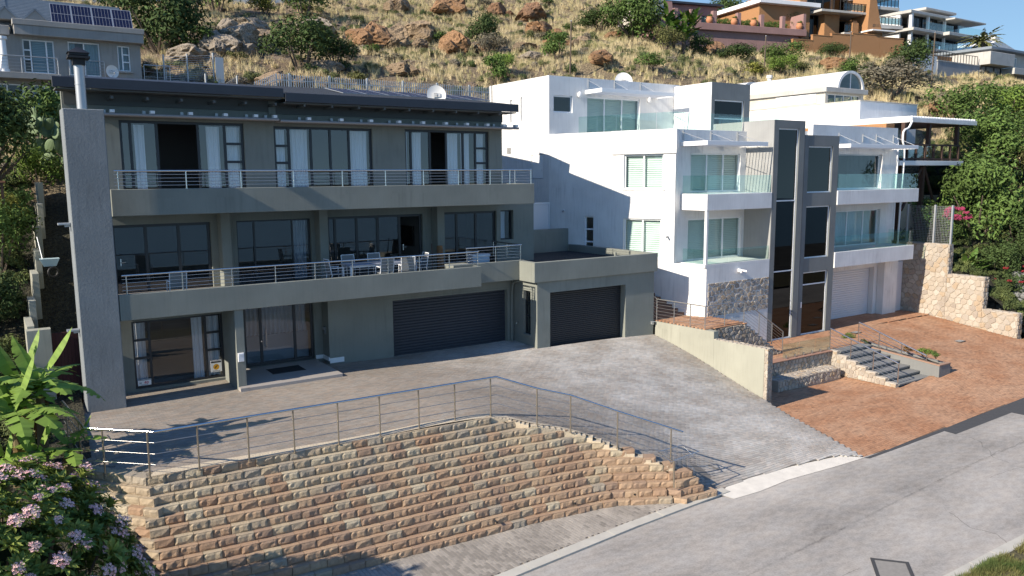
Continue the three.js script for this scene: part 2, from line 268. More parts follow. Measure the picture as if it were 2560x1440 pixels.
// nearer kerb line of the road (x, z) and the far kerb
const kerbZ = (x) => x < 14 ? lerp(11.5, 10.95, cl((x - 8) / 6)) : x < 18 ? lerp(10.95, 10.72, (x - 14) / 4) : x < 24 ? lerp(10.72, 11.3, (x - 18) / 6) : lerp(11.3, 10.9, cl((x - 24) / 14));
const FARZ = 17.02;
{
  const P = []; for (let x = -20; x <= 70; x += 3) P.push([x, kerbZ(x)]); P.push([70, FARZ], [-20, FARZ]);
  const seam = (x) => 14.0 + 0.35 * Math.sin(x * 0.16) - 0.05 * (x - 20) * 0.3;
  const X0 = 4, XW = 40, Z0 = 10.2, ZW = 7.5, TW = 2048, TH = 512, cracks = [];
  for (let k = 0; k < 9; k++) { let x = rr(8, 40), z = rr(12, 16.5), a = rr(-0.5, 0.5) + (R() < 0.3 ? 1.5 : 0); const p = [[x, z]]; for (let i = 0; i < 40; i++) { a += rr(-0.35, 0.35); x += Math.cos(a) * 0.12; z += Math.sin(a) * 0.06; p.push([x, z]); } cracks.push(p); }
  const data = new Uint8Array(TW * TH * 4), L = new Float32Array(TW * TH);
  for (let j = 0; j < TH; j++) for (let i = 0; i < TW; i++) {
    const x = X0 + (i + 0.5) * XW / TW, z = Z0 + (j + 0.5) * ZW / TH, q = z - seam(x), s = Math.abs(q + 0.02 * n2(x * 9, 3));
    let b = 0.285 + 0.075 * fbm2(x * 0.2, z * 0.5, 4) + 0.03 * n2(x * 2.1, z * 4.2) + 0.028 * n2(x * 9, z * 11) + 0.05 * (R() - 0.5) + 0.02 * n2(x * 25, z * 25);
    b -= 0.07 * Math.exp(-((q + 0.35) ** 2) / 0.16) * (0.6 + 0.5 * fbm2(x * 0.5, 3)); b += 0.045 * Math.exp(-((q - 1.4) ** 2) / 1.2); b -= 0.11 * Math.exp(-s * s / 0.0012) * (0.55 + 0.45 * n2(x * 1.3, 5));
    b += 0.13 * Math.exp(-((x - 19.2) ** 2) / 4 - ((z - 11.2) ** 2) / 0.9) + 0.12 * Math.exp(-((x - 33) ** 2) / 12 - ((z - 12.7) ** 2) / 0.5) * (0.6 + 0.6 * fbm2(x, z, 3)); b += 0.05 * ss(16.4, 17.0, z) + 0.03 * ss(0.5, 0, z - kerbZ(x));
    if (R() < 0.0006) b *= 0.45; L[j * TW + i] = b;
  }
  for (const p of cracks) for (let k = 0; k + 1 < p.length; k++) for (let t = 0; t < 1; t += 0.1) { const i = Math.round((lerp(p[k][0], p[k + 1][0], t) - X0) / XW * TW), j = Math.round((lerp(p[k][1], p[k + 1][1], t) - Z0) / ZW * TH); if (i > 0 && i < TW && j > 0 && j < TH) L[j * TW + i] *= 0.72; }
  const enc = (v) => 255 * Math.pow(cl(v), 1 / 2.2);
  for (let k = 0; k < TW * TH; k++) { const w = 0.02 * n2((k % TW) * 0.02, Math.floor(k / TW) * 0.03); data[k * 4] = enc(L[k] * (1.07 + w)); data[k * 4 + 1] = enc(L[k] * 1.0); data[k * 4 + 2] = enc(L[k] * (0.905 - w)); data[k * 4 + 3] = 255; }
  const rt = new THREE.DataTexture(data, TW, TH, THREE.RGBAFormat); rt.colorSpace = THREE.SRGBColorSpace; rt.magFilter = THREE.LinearFilter; rt.wrapS = THREE.RepeatWrapping; rt.wrapT = THREE.ClampToEdgeWrapping; rt.needsUpdate = true;
  const rg = sheet(P, () => ROADY, 2); { const u = rg.attributes.uv, p = rg.attributes.position; for (let i = 0; i < u.count; i++) u.setXY(i, (p.getX(i) - X0) / XW, (p.getZ(i) - Z0) / ZW); }
  const road = struct('road', rg, std({ map: rt, roughness: 0.93 }));
  // bare ground to the horizon, lower verge
  const H = 1500; const gg = sheet([[-H, -H], [H, -H], [H, 24], [H, 40], [H, 330], [-H, 330], [-H, 40], [-H, 24]], (x, z) => ROADY - 0.35 - 62 * ss(26, 330, z) - (z < -300 ? 5 : 0), 60);
  { const sea = new THREE.PlaneGeometry(2.4 * H, 2 * H); sea.rotateX(-Math.PI / 2); sea.translate(0, -58, H + 200); struct('sea', sea, std({ color: rgb(0.02, 0.05, 0.085), roughness: 0.25 })); }
  struct('ground', gg, std({ color: rgb(0.085, 0.085, 0.07), roughness: 1, map: withRep(T.rough, 0.02) }));
  // dark new asphalt strip along the brick drive
  struct('asphalt_patch', sheet([[23.68, 11.29], [26.2, 11.22], [28.86, 11.12], [32, 11.0], [35.7, 10.85], [44, 10.8], [44, 12.0], [33.06, 12.01], [33.03, 11.58], [28.6, 11.72], [28.62, 11.3], [26, 11.38], [23.8, 11.42]], () => ROADY, 1, 0.005), std({ color: rgb(0.062, 0.064, 0.068), roughness: 0.95, map: withRep(T.asphalt, 0.5), bumpMap: withRep(T.grain, 0.9), bumpScale: 0.005 }));
  // far verge
  const verge = struct('verge', sheet([[-40, FARZ + 0.3], [110, FARZ + 0.3], [110, 24], [-40, 24]], (x, z) => ROADY + 0.1 + 0.04 * fbm2(x, z) - 0.03 * (z - 17), 1.0), std({ color: rgb(0.17, 0.15, 0.07), roughness: 1, map: withRep(T.rough, 0.5), bumpMap: withRep(T.rough, 1), bumpScale: 0.03 }));
  const blade = (() => { const g = []; for (let i = 0; i < 9; i++) { const a = rr(0, TAU), l = rr(0.04, 0.1), t = rr(0.2, 0.7), x = rr(-0.06, 0.06), z = rr(-0.06, 0.06); const b = new THREE.BufferGeometry(); const w = 0.006; b.setAttribute('position', new THREE.Float32BufferAttribute([x - w * Math.sin(a), 0, z + w * Math.cos(a), x + w * Math.sin(a), 0, z - w * Math.cos(a), x + Math.cos(a) * l * t, l, z + Math.sin(a) * l * t], 3)); b.setAttribute('uv', new THREE.Float32BufferAttribute([0, 0, 1, 0, 0.5, 1], 2)); b.computeVertexNormals(); g.push(b); } return join(g); })();
  const N = 16000, im = new THREE.InstancedMesh(blade, std({ color: 0xffffff, roughness: 0.9, side: THREE.DoubleSide }), N); const d = new THREE.Object3D(), c = new THREE.Color(); let k = 0;
  for (let i = 0; i < N * 3 && k < N; i++) { const x = rr(14, 30), z = 17.32 + 2.6 * R() * R(); const f = fbm2(x * 0.7, z * 0.9, 3); if (R() > 0.75 + f * 1.6) continue; d.position.set(x, ROADY + 0.08 - 0.03 * (z - 17), z); d.rotation.y = rr(0, 6); d.scale.setScalar(rr(0.7, 1.6)); d.updateMatrix(); im.setMatrixAt(k, d.matrix); c.setRGB(0.16, 0.15, 0.05).lerp(new THREE.Color().setRGB(0.06, 0.1, 0.02), cl(0.55 + f * 1.8 + rr(-0.3, 0.3))); im.setColorAt(k++, c); }
  im.count = k; im.name = 'grass'; tag(im, 'short green and straw grass on the verge across the road', 'grass', null, 'stuff'); scene.add(im);
}
// kerbs of single stones
{
  const t = thing('kerb', 'pale concrete kerb stones between the retaining wall pavement and the road', 'kerb', [8, ROADY, 11.4]);
  for (let i = 0; i < 16; i++) { const x0 = 2.6 + i * 0.95, x1 = x0 + 0.94; const za = kerbZ(x0), zb = kerbZ(x1); if (x1 > 17.95) break; mesh('kerb_stone', prism([[x0, za - 0.3], [x1, zb - 0.3], [x1, zb + 0.02], [x0, za + 0.02]], ROADY - 0.1, ROADY + 0.055 + rr(-0.004, 0.004)), M.kerb, t); }
  const t2 = thing('kerb', 'low concrete kerb edging the grass verge across the road', 'kerb', [20, ROADY, FARZ]);
  for (let i = 0; i < 30; i++) { const x0 = 8 + i * 1.0; mesh('kerb_stone', CB(x0, x0 + 0.99, ROADY - 0.1, ROADY + 0.1 + rr(-0.005, 0.005), FARZ, FARZ + 0.3, 0.02), M.kerb, t2); }
  // concrete apron at the foot of the grey driveway
  struct('apron', sheet([[17.96, 10.45], [19.08, 10.35], [21, 10.45], [23.15, 10.72], [23.75, 11.28], [22.4, 11.25], [20, 11.1], [18.6, 11.2], [17.5, 11.15], [17.4, 10.75]], (x, z) => ROADY + 0.012 + 0.02 * ss(11.2, 10.5, z), 0.4), std({ color: rgb(0.72, 0.68, 0.6), roughness: 0.95, map: withRep(T.mottle, 0.4), bumpMap: withRep(T.rough, 1.2), bumpScale: 0.008 }));
}
// retaining wall geometry shared with the driveway edge
const TOPL = [[1.0, 4.4], [1.75, 5.5], [2.62, 6.6], [4.5, 6.78], [7.2, 6.95], [9.6, 7.1], [11.9, 7.25], [12.9, 7.4], [13.9, 7.52], [14.45, 7.66], [14.92, 7.93], [15.41, 8.17], [15.9, 8.48]];
const ENDS = [[11.92, 7.25], [12.45, 7.42], [12.93, 7.78], [13.95, 8.01], [14.45, 8.34], [14.92, 8.78], [15.41, 9.19], [15.86, 9.6], [16.3, 9.97], [16.86, 10.31], [16.95, 10.5], [17.08, 10.63], [17.25, 10.75]];
const COURSE = 0.192, SET = 0.168;
// grey driveway height
const drvH = tps([[0, -1, 0], [2, 1, 0], [1.5, 4, 0], [2.6, 6.4, 0], [5, 6.7, 0], [8.5, 6.9, 0], [11.6, 7.0, 0], [4, -2, 0], [8, -2, 0], [11, 0.5, -0.02], [8, 3, 0], [13, -1.9, -0.1], [18, -1.9, -0.12], [18.5, 0, -0.17], [22, 0, -0.24], [25, 0, -0.35], [12.45, 7.35, -0.2], [13.2, 7.7, -0.42], [14.2, 8.1, -0.72], [15.0, 8.7, -1.08], [15.9, 9.4, -1.45], [16.5, 9.9, -1.75], [17.1, 10.4, -2.35], [18.2, 10.5, -2.47], [21, 10.7, -2.47], [23.6, 11.1, -2.47], [25.25, 2.9, -1.15], [25.5, 5.75, -2.08], [24.6, 8.5, -2.36], [15, 3.5, -0.3], [20, 4.5, -1.05], [20, 8, -1.95]]);
// paving of separate bricks over a plan polygon; returns instance list
function pavers(poly, h, L, W, ang, keep, colorAt, lift, th = 0.02) {
  const xs = poly.map((p) => p[0]), zs = poly.map((p) => p[1]); const cx = (Math.min(...xs) + Math.max(...xs)) / 2, cz = (Math.min(...zs) + Math.max(...zs)) / 2, Rd = Math.hypot(Math.max(...xs) - cx, Math.max(...zs) - cz) + 1;
  const out = [], ca = Math.cos(ang), sa = Math.sin(ang);
  for (let j = -Math.ceil(Rd / W); j * W < Rd; j++) for (let i = -Math.ceil(Rd / L); i * L < Rd; i++) {
    const u = (i + (j & 1 ? 0.5 : 0)) * L, v = j * W, x = cx + u * ca + v * sa, z = cz - u * sa + v * ca;
    if (!inPoly(x, z, poly) || (keep && !keep(x, z))) continue;
    const y = h(x, z), e = 0.15, nx = -(h(x + e, z) - h(x - e, z)) / (2 * e), nz = -(h(x, z + e) - h(x, z - e)) / (2 * e);
    const n = V(nx + rr(-0.012, 0.012), 1, nz + rr(-0.012, 0.012)).normalize(); const t = V(ca, 0, -sa); t.sub(n.clone().multiplyScalar(t.dot(n))).normalize(); const b = n.clone().cross(t).negate();
    const m = new THREE.Matrix4().makeBasis(t, n, t.clone().cross(n)); m.setPosition(x, y + lift + rr(-0.002, 0.002), z); out.push({ m, c: colorAt(x, z), x, z });
  }
  return out;
}
function paverGeo(L, W, th) { const g = CB(-L / 2 + 0.0025, L / 2 - 0.0025, -th, 0, -W / 2 + 0.0025, W / 2 - 0.0025, 0.004); return g; }
function layPavers(list, geo, mat, parent, nSingle, cam) {
  const c = new THREE.Color(); const o = orgOf(parent) ?? V(0, 0, 0), sh = new THREE.Matrix4().makeTranslation(-o.x, -o.y, -o.z);
  if (nSingle) list.sort((a, b) => Math.hypot(a.x - 9, a.z - 12) - Math.hypot(b.x - 9, b.z - 12));
  const tones = [];
  for (let i = 0; i < nSingle && i < list.length; i++) { const k = Math.floor(R() * 8); tones[k] ??= (() => { const q = mat.clone(); q.color.setRGB(...list[i].c); return q; })(); const m = new THREE.Mesh(geo, tones[k]); m.name = 'paver'; m.castShadow = m.receiveShadow = true; m.applyMatrix4(sh.clone().multiply(list[i].m)); parent.add(m); }
  const rest = list.slice(nSingle), im = new THREE.InstancedMesh(geo, mat, rest.length); im.name = 'pavers'; im.userData.kind = 'stuff'; im.castShadow = im.receiveShadow = true;
  rest.forEach((p, i) => { im.setMatrixAt(i, sh.clone().multiply(p.m)); im.setColorAt(i, c.setRGB(...p.c)); }); parent.add(im); return im;
}
M.paver = std({ color: 0xffffff, roughness: 0.9, map: withRep(T.fine, 4), bumpMap: withRep(T.grain, 4), bumpScale: 0.003 });
// --- grey driveway
const DRV = [[1.6, -2.6], [12.8, -2.6], [12.8, -2.05], [18.6, -2.05], [18.6, -0.2], [25.02, -0.2], [25.25, 2.9], [25.5, 5.75], [24.7, 8.6], [23.72, 11.2], [23.1, 10.74], [21, 10.46], [19.08, 10.36], [17.3, 10.55], [16.9, 10.25], [16.2, 9.75], [15.3, 8.95], [14.4, 8.1], [13.7, 7.75], [12.8, 7.5], [12.3, 7.12], [11.8, 6.98], [7.2, 6.68], [2.9, 6.38], [2.05, 5.4], [1.2, 4.0]];
{
  const base = struct('driveway', sheet(DRV, drvH, 0.7, -0.016), std({ color: rgb(0.2, 0.18, 0.155), roughness: 1, map: withRep(T.fine, 2) }));
  const list = pavers(DRV, drvH, 0.2, 0.1, 0.0, null, (x, z) => {
    const worn = ss(12, 20, x - 0.35 * (z - 4)) * (1 - 0.45 * ss(2.5, 0, 25.1 - x + (z > 3 ? 0.4 : 0))), eff = fbm2(x * 0.4, z * 0.6, 4), w = cl(worn * 0.75 + eff * 0.55 * (0.25 + worn));
    const a = [0.285, 0.25, 0.21], b = [0.5, 0.48, 0.445]; const j = 1 + rr(-0.13, 0.13) + 0.16 * fbm2(x * 0.12 + 9, z * 0.3, 3), warm = rr(-0.012, 0.018);
    return [(lerp(a[0], b[0], w) + warm) * j, lerp(a[1], b[1], w) * j, (lerp(a[2], b[2], w) - warm * 0.6) * j];
  }, 0.0);
  layPavers(list, paverGeo(0.2, 0.1, 0.03), M.paver, base, 0);
}
// sandy concrete edge strip along the top of the retaining wall
{
  const P = []; const up = TOPL.filter((p) => p[0] > 2 && p[0] < 12); 
  const inner = [[2.9, 6.3], [7.2, 6.6], [11.8, 6.9], [12.3, 7.05], [12.8, 7.4], [13.7, 7.68], [14.4, 8.02], [15.3, 8.87], [16.2, 9.66], [17.2, 10.45]], outer = [[17.22, 10.52], [16.15, 9.75], [15.25, 8.95], [14.35, 8.1], [13.65, 7.78], [12.75, 7.5], [12.2, 7.18], [11.8, 7.18], [7.2, 6.88], [2.7, 6.58]];
  struct('edge_strip', sheet([...inner, ...outer], drvH, 0.3, 0.012), M.sand);
}
// --- pavement between wall and kerb
const PAVE = []; for (let x = 2.6; x <= 17.4; x += 0.6) PAVE.push([x, kerbZ(x) - 0.31]); PAVE.push([16.2, 10.2], [15.0, 9.4], [13.6, 8.9], [11, 8.9], [7, 8.7], [2.6, 8.4]);
{
  const base = struct('pavement', sheet(PAVE, () => ROADY, 0.8, 0.01), std({ color: rgb(0.25, 0.225, 0.19), roughness: 1, map: withRep(T.fine, 2) })); base.userData.kind = 'structure';
  const list = pavers(PAVE, () => ROADY, 0.2, 0.1, Math.PI / 2 - 0.0, null, (x, z) => { const e = fbm2(x * 0.7, z * 0.7, 4), d = R() < 0.06 ? 0.72 : 1, j = (1 + rr(-0.1, 0.1) + 0.35 * e) * d; return [0.335 * j, 0.305 * j, 0.265 * j]; }, 0.035);
  layPavers(list, paverGeo(0.2, 0.1, 0.03), M.paver, base, 300);
}
// --- retaining wall of split-face blocks
{
  const t = thing('retaining_wall', 'stepped retaining wall of tan and brown split-face blocks below the railing', 'wall', [9, ROADY, 9]);
  const variants = [];
  for (let k = 0; k < 10; k++) {
    const L = 0.4, Hh = COURSE - 0.005, D = 0.3, nu = 5, nv = 3, g = new THREE.PlaneGeometry(L, Hh, nu, nv), p = g.attributes.position;
    for (let i = 0; i < p.count; i++) { const x = p.getX(i), y = p.getY(i), ex = 1 - Math.pow(Math.abs(x) / (L / 2), 6), ey = 1 - Math.pow(Math.abs(y) / (Hh / 2), 6), e = ex * ey; p.setZ(i, (Math.abs(x) > L / 2 - 0.001 || Math.abs(y) > Hh / 2 - 0.001 ? 0 : 0.02 + rr(-0.013, 0.013)) + (0 - y) * 0.07); if (e > 0.1) { p.setX(i, x + (Math.abs(x) > 0.1 ? Math.sign(x) * 0.02 : 0) + rr(-0.008, 0.008)); p.setY(i, y + Math.sign(y) * 0.012 + rr(-0.008, 0.008)); } }
    const body = new THREE.BoxGeometry(L, Hh, D); body.translate(0, 0, -D / 2 - 0.0005);
    const nb = body.toNonIndexed(), q = nb.attributes.position, keep = []; for (let i = 0; i < q.count; i += 3) { if (q.getZ(i) > -0.01 && q.getZ(i + 1) > -0.01 && q.getZ(i + 2) > -0.01) continue; if (q.getZ(i) < -D + 0.01 && q.getZ(i + 1) < -D + 0.01 && q.getZ(i + 2) < -D + 0.01) continue; for (let j = 0; j < 3; j++) keep.push(q.getX(i + j), q.getY(i + j), q.getZ(i + j)); }
    const bg = new THREE.BufferGeometry(); bg.setAttribute('position', new THREE.Float32BufferAttribute(keep, 3));
    const fg = g.toNonIndexed(); fg.deleteAttribute('uv'); fg.deleteAttribute('normal'); variants.push(uvBox(mergeGeometries([fg, bg])));
  }
  const mk = (r, g, b) => std({ color: rgb(r, g, b), roughness: 0.95, map: withRep(T.mottle, 2.1), bumpMap: withRep(T.rough, 3), bumpScale: 0.012 });
  const tan = [mk(0.45, 0.36, 0.25), mk(0.41, 0.335, 0.24), mk(0.47, 0.385, 0.265), mk(0.37, 0.32, 0.25), mk(0.5, 0.43, 0.31)], brown = [mk(0.39, 0.26, 0.17), mk(0.42, 0.29, 0.19), mk(0.36, 0.25, 0.175), mk(0.45, 0.32, 0.21)];
  const blocks = [];
  for (let k = 0; k < ENDS.length; k++) {
    const P = []; for (const [x, z] of TOPL) { if (x < ENDS[k][0] - 0.25) P.push([x - (x < 2 ? 0.12 * k : 0), z + SET * k * (x < 2 ? 0.45 : 1)]); }
    P.push(ENDS[k]); if (k > 8) { P.splice(P.length - 1, 0, [15.98, 8.6 + SET * k]); }
    let carry = (k & 1) * 0.205 + 0.1, y = -COURSE * (k + 0.5) + 0.003;
    for (let i = 0; i + 1 < P.length; i++) {
      const a = P[i], b = P[i + 1], dx = b[0] - a[0], dz = b[1] - a[1], L = Math.hypot(dx, dz); let s = carry;
      for (; s < L - (i + 2 === P.length ? 0.1 : 0); s += 0.41) { if (i + 2 === P.length && L - s < 0.2) s = L - 0.2; blocks.push({ k, x: a[0] + dx * s / L, z: a[1] + dz * s / L, y, a: -Math.atan2(dz, dx) }); }
      carry = s - L; if (carry < 0) carry = 0.2;
    }
  }
  blocks.sort((a, b) => Math.hypot(a.x, a.z - 26) - Math.hypot(b.x, b.z - 26));
  const stuff = {}; const q = new THREE.Quaternion(), up = V(0, 1, 0);
  const seen = (b) => b.x > 2.4 - 0 && b.z < 12;
  let n = 0;
  for (const b of blocks) {
    const f = cl((b.k - 1.5) / 7) * 0.75 + 0.05, mat = R() < f ? pick(brown) : pick(tan), geo = pick(variants); q.setFromAxisAngle(up, b.a + rr(-0.02, 0.02)); if (R() < 0.5) q.multiply(new THREE.Quaternion().setFromAxisAngle(V(0, 0, 1), Math.PI));
    const pos = V(b.x, b.y, b.z + rr(-0.012, 0.012)), scl = V(1, 1, 1);
    if (seen(b) && n < 300) { place('stone_block', geo, mat, t, pos, q.clone(), scl); n++; }
    else { const g = geo.clone(); g.applyMatrix4(new THREE.Matrix4().compose(pos, q, scl)); (stuff[mat.uuid] ??= { mat, g: [] }).g.push(g); }
  }
  for (const s of Object.values(stuff)) mesh('stone_blocks', s.g, s.mat, t).userData.kind = 'stuff';
  // earth core behind the blocks, stepped like the courses
  const core = []; for (let k = 0; k < ENDS.length; k++) { const P = TOPL.filter((p) => p[0] < ENDS[k][0] - 0.3).map(([x, z]) => [x + 0.1, z + SET * k - 0.2]); if (k > 8) P.push([15.85, 8.4 + SET * k]); P.push([ENDS[k][0] - 0.22, ENDS[k][1] - 0.2]); const e = P[P.length - 1]; P.push([e[0] - 0.1, e[1] - 0.5]); const back = P.slice(0, -1).reverse().map(([x, z]) => [x + 0.02, z - 0.9]); core.push(prism([...P, ...back.slice(1)], -COURSE * (k + 1), -COURSE * k - 0.02)); }
  mesh('fill', core, M.sand, t);
  const rim = [[11.75, 6.97], [12.3, 7.12], [12.8, 7.5], [13.7, 7.75], [14.4, 8.1], [15.3, 8.95], [16.2, 9.75], [16.9, 10.25], [17.3, 10.55]], rimG = [];
  for (let i = 0; i + 1 < rim.length; i++) { const [ax, az] = rim[i], [bx, bz] = rim[i + 1], n = 5, L = Math.hypot(bx - ax, bz - az), ox = -(bz - az) / L, oz = (bx - ax) / L; for (let k = 0; k < n; k++) { const s = k / n, e = (k + 1) / n, x0 = lerp(ax, bx, s), z0 = lerp(az, bz, s), x1 = lerp(ax, bx, e), z1 = lerp(az, bz, e), y = drvH((x0 + x1) / 2, (z0 + z1) / 2) - 0.012 - (k & 1) * 0.003; rimG.push(prism([[x0 - ox * 0.1, z0 - oz * 0.1], [x1 - ox * 0.1, z1 - oz * 0.1], [x1 + ox * 0.2, z1 + oz * 0.2], [x0 + ox * 0.2, z0 + oz * 0.2]], y - 0.9, y)); } }
  mesh('concrete_rim', rimG, M.sand, t);
}
// railing on top of the retaining wall
{
  const Y = (x, z) => drvH(x, z) + 0.01;
  const path = [V(1.33, 0, 2.7), V(1.55, 0, 5.55), V(2.84, 0, 6.8), V(11.95, 0, 7.08), V(12.95, -0.36, 7.7), V(13.87, -0.62, 8.1), V(14.9, -1.06, 9.0), V(16.25, -1.6, 9.9), V(16.5, -1.7, 10.05)];
  const posts = [V(1.36, 0, 3.2), V(1.5, 0, 4.9), V(1.89, 0, 5.85), V(2.72, 0, 6.7), V(3.78, 0, 6.83), V(4.93, 0, 6.87), V(6.05, 0, 6.9), V(7.2, 0, 6.94), V(8.35, 0, 6.97), V(9.49, 0, 7.0), V(10.6, 0, 7.03), V(11.76, 0, 7.07), V(12.95, -0.36, 7.7), V(13.87, -0.62, 8.1), V(14.9, -1.06, 9.0), V(16.2, -1.58, 9.87)];
  railing('long steel railing along the top edge of the block retaining wall', null, path, posts, { h: 1.12, bars: [0.3, 0.53, 0.77], rh: 0.03, rb: 0.009, rp: 0.021, mat: M.steel, pmat: M.railBronze, bmat: M.steelDull });
  const t = thing('railing', 'small horizontal steel bar frame at the low end of the retaining wall', 'railing', [16.3, -2.2, 10]);
  const c = [V(15.95, -1.2, 9.61), V(16.96, -1.2, 9.59), V(16.95, -1.2, 10.26), V(15.78, -1.2, 10.4)];
  mesh('handrail', [rod(c[0], c[1], 0.016), rod(c[1], c[2], 0.016), rod(c[2], c[3], 0.016), rod(c[3], c[0], 0.016)], M.steel, t);
  mesh('rail', [rod(c[0], V(16.15, -1.45, 9.95), 0.012), rod(c[1], V(17.05, -1.45, 9.95), 0.012), rod(V(16.15, -1.45, 9.95), V(17.05, -1.45, 9.95), 0.008)], M.steel, t);
  mesh('post', [rod(V(15.8, -1.2, 10.4), V(15.8, -2.0, 10.42), 0.026)], M.railBronze, t);
}
// drain frame lying in the road at the picture's foot
{ const t = thing('manhole_frame', 'dark square iron frame of a manhole set into the road', 'manhole', [17, ROADY, 16.3]); const Mx = frame(17.25, ROADY, 16.2, Math.PI / 4 * 0.9); mesh('frame', [B(-0.75, 0.55, 0, 0.012, 0.35, 0.43), B(-0.75, 0.55, 0, 0.012, -0.43, -0.35), B(0.55, 0.63, 0, 0.012, -0.43, 0.43)], std({ color: rgb(0.05, 0.05, 0.05), roughness: 0.8 }), t, Mx); mesh('cover', [B(-0.75, 0.54, -0.02, 0.006, -0.34, 0.34)], std({ color: rgb(0.27, 0.255, 0.23), roughness: 0.9, map: withRep(T.asphalt, 1) }), t, Mx); }
// outlet pipes poking out of the wall
for (const [x, y, z, l] of [[10.6, -2.15, 9.15, 'short dark drain outlet low in the block wall, middle of three'], [14.9, -2.2, 9.75, 'short dark drain outlet low in the block wall, nearest the road'], [13.1, -2.2, 9.28, 'short dark drain outlet low in the block wall, under the curve']]) { const t = thing('drain_outlet', l, 'drain outlet', [x, y, z]); mesh('pipe', [rod(V(x, y, z - 0.1), V(x, y - 0.01, z + 0.045), 0.028, 10)], M.black, t); }
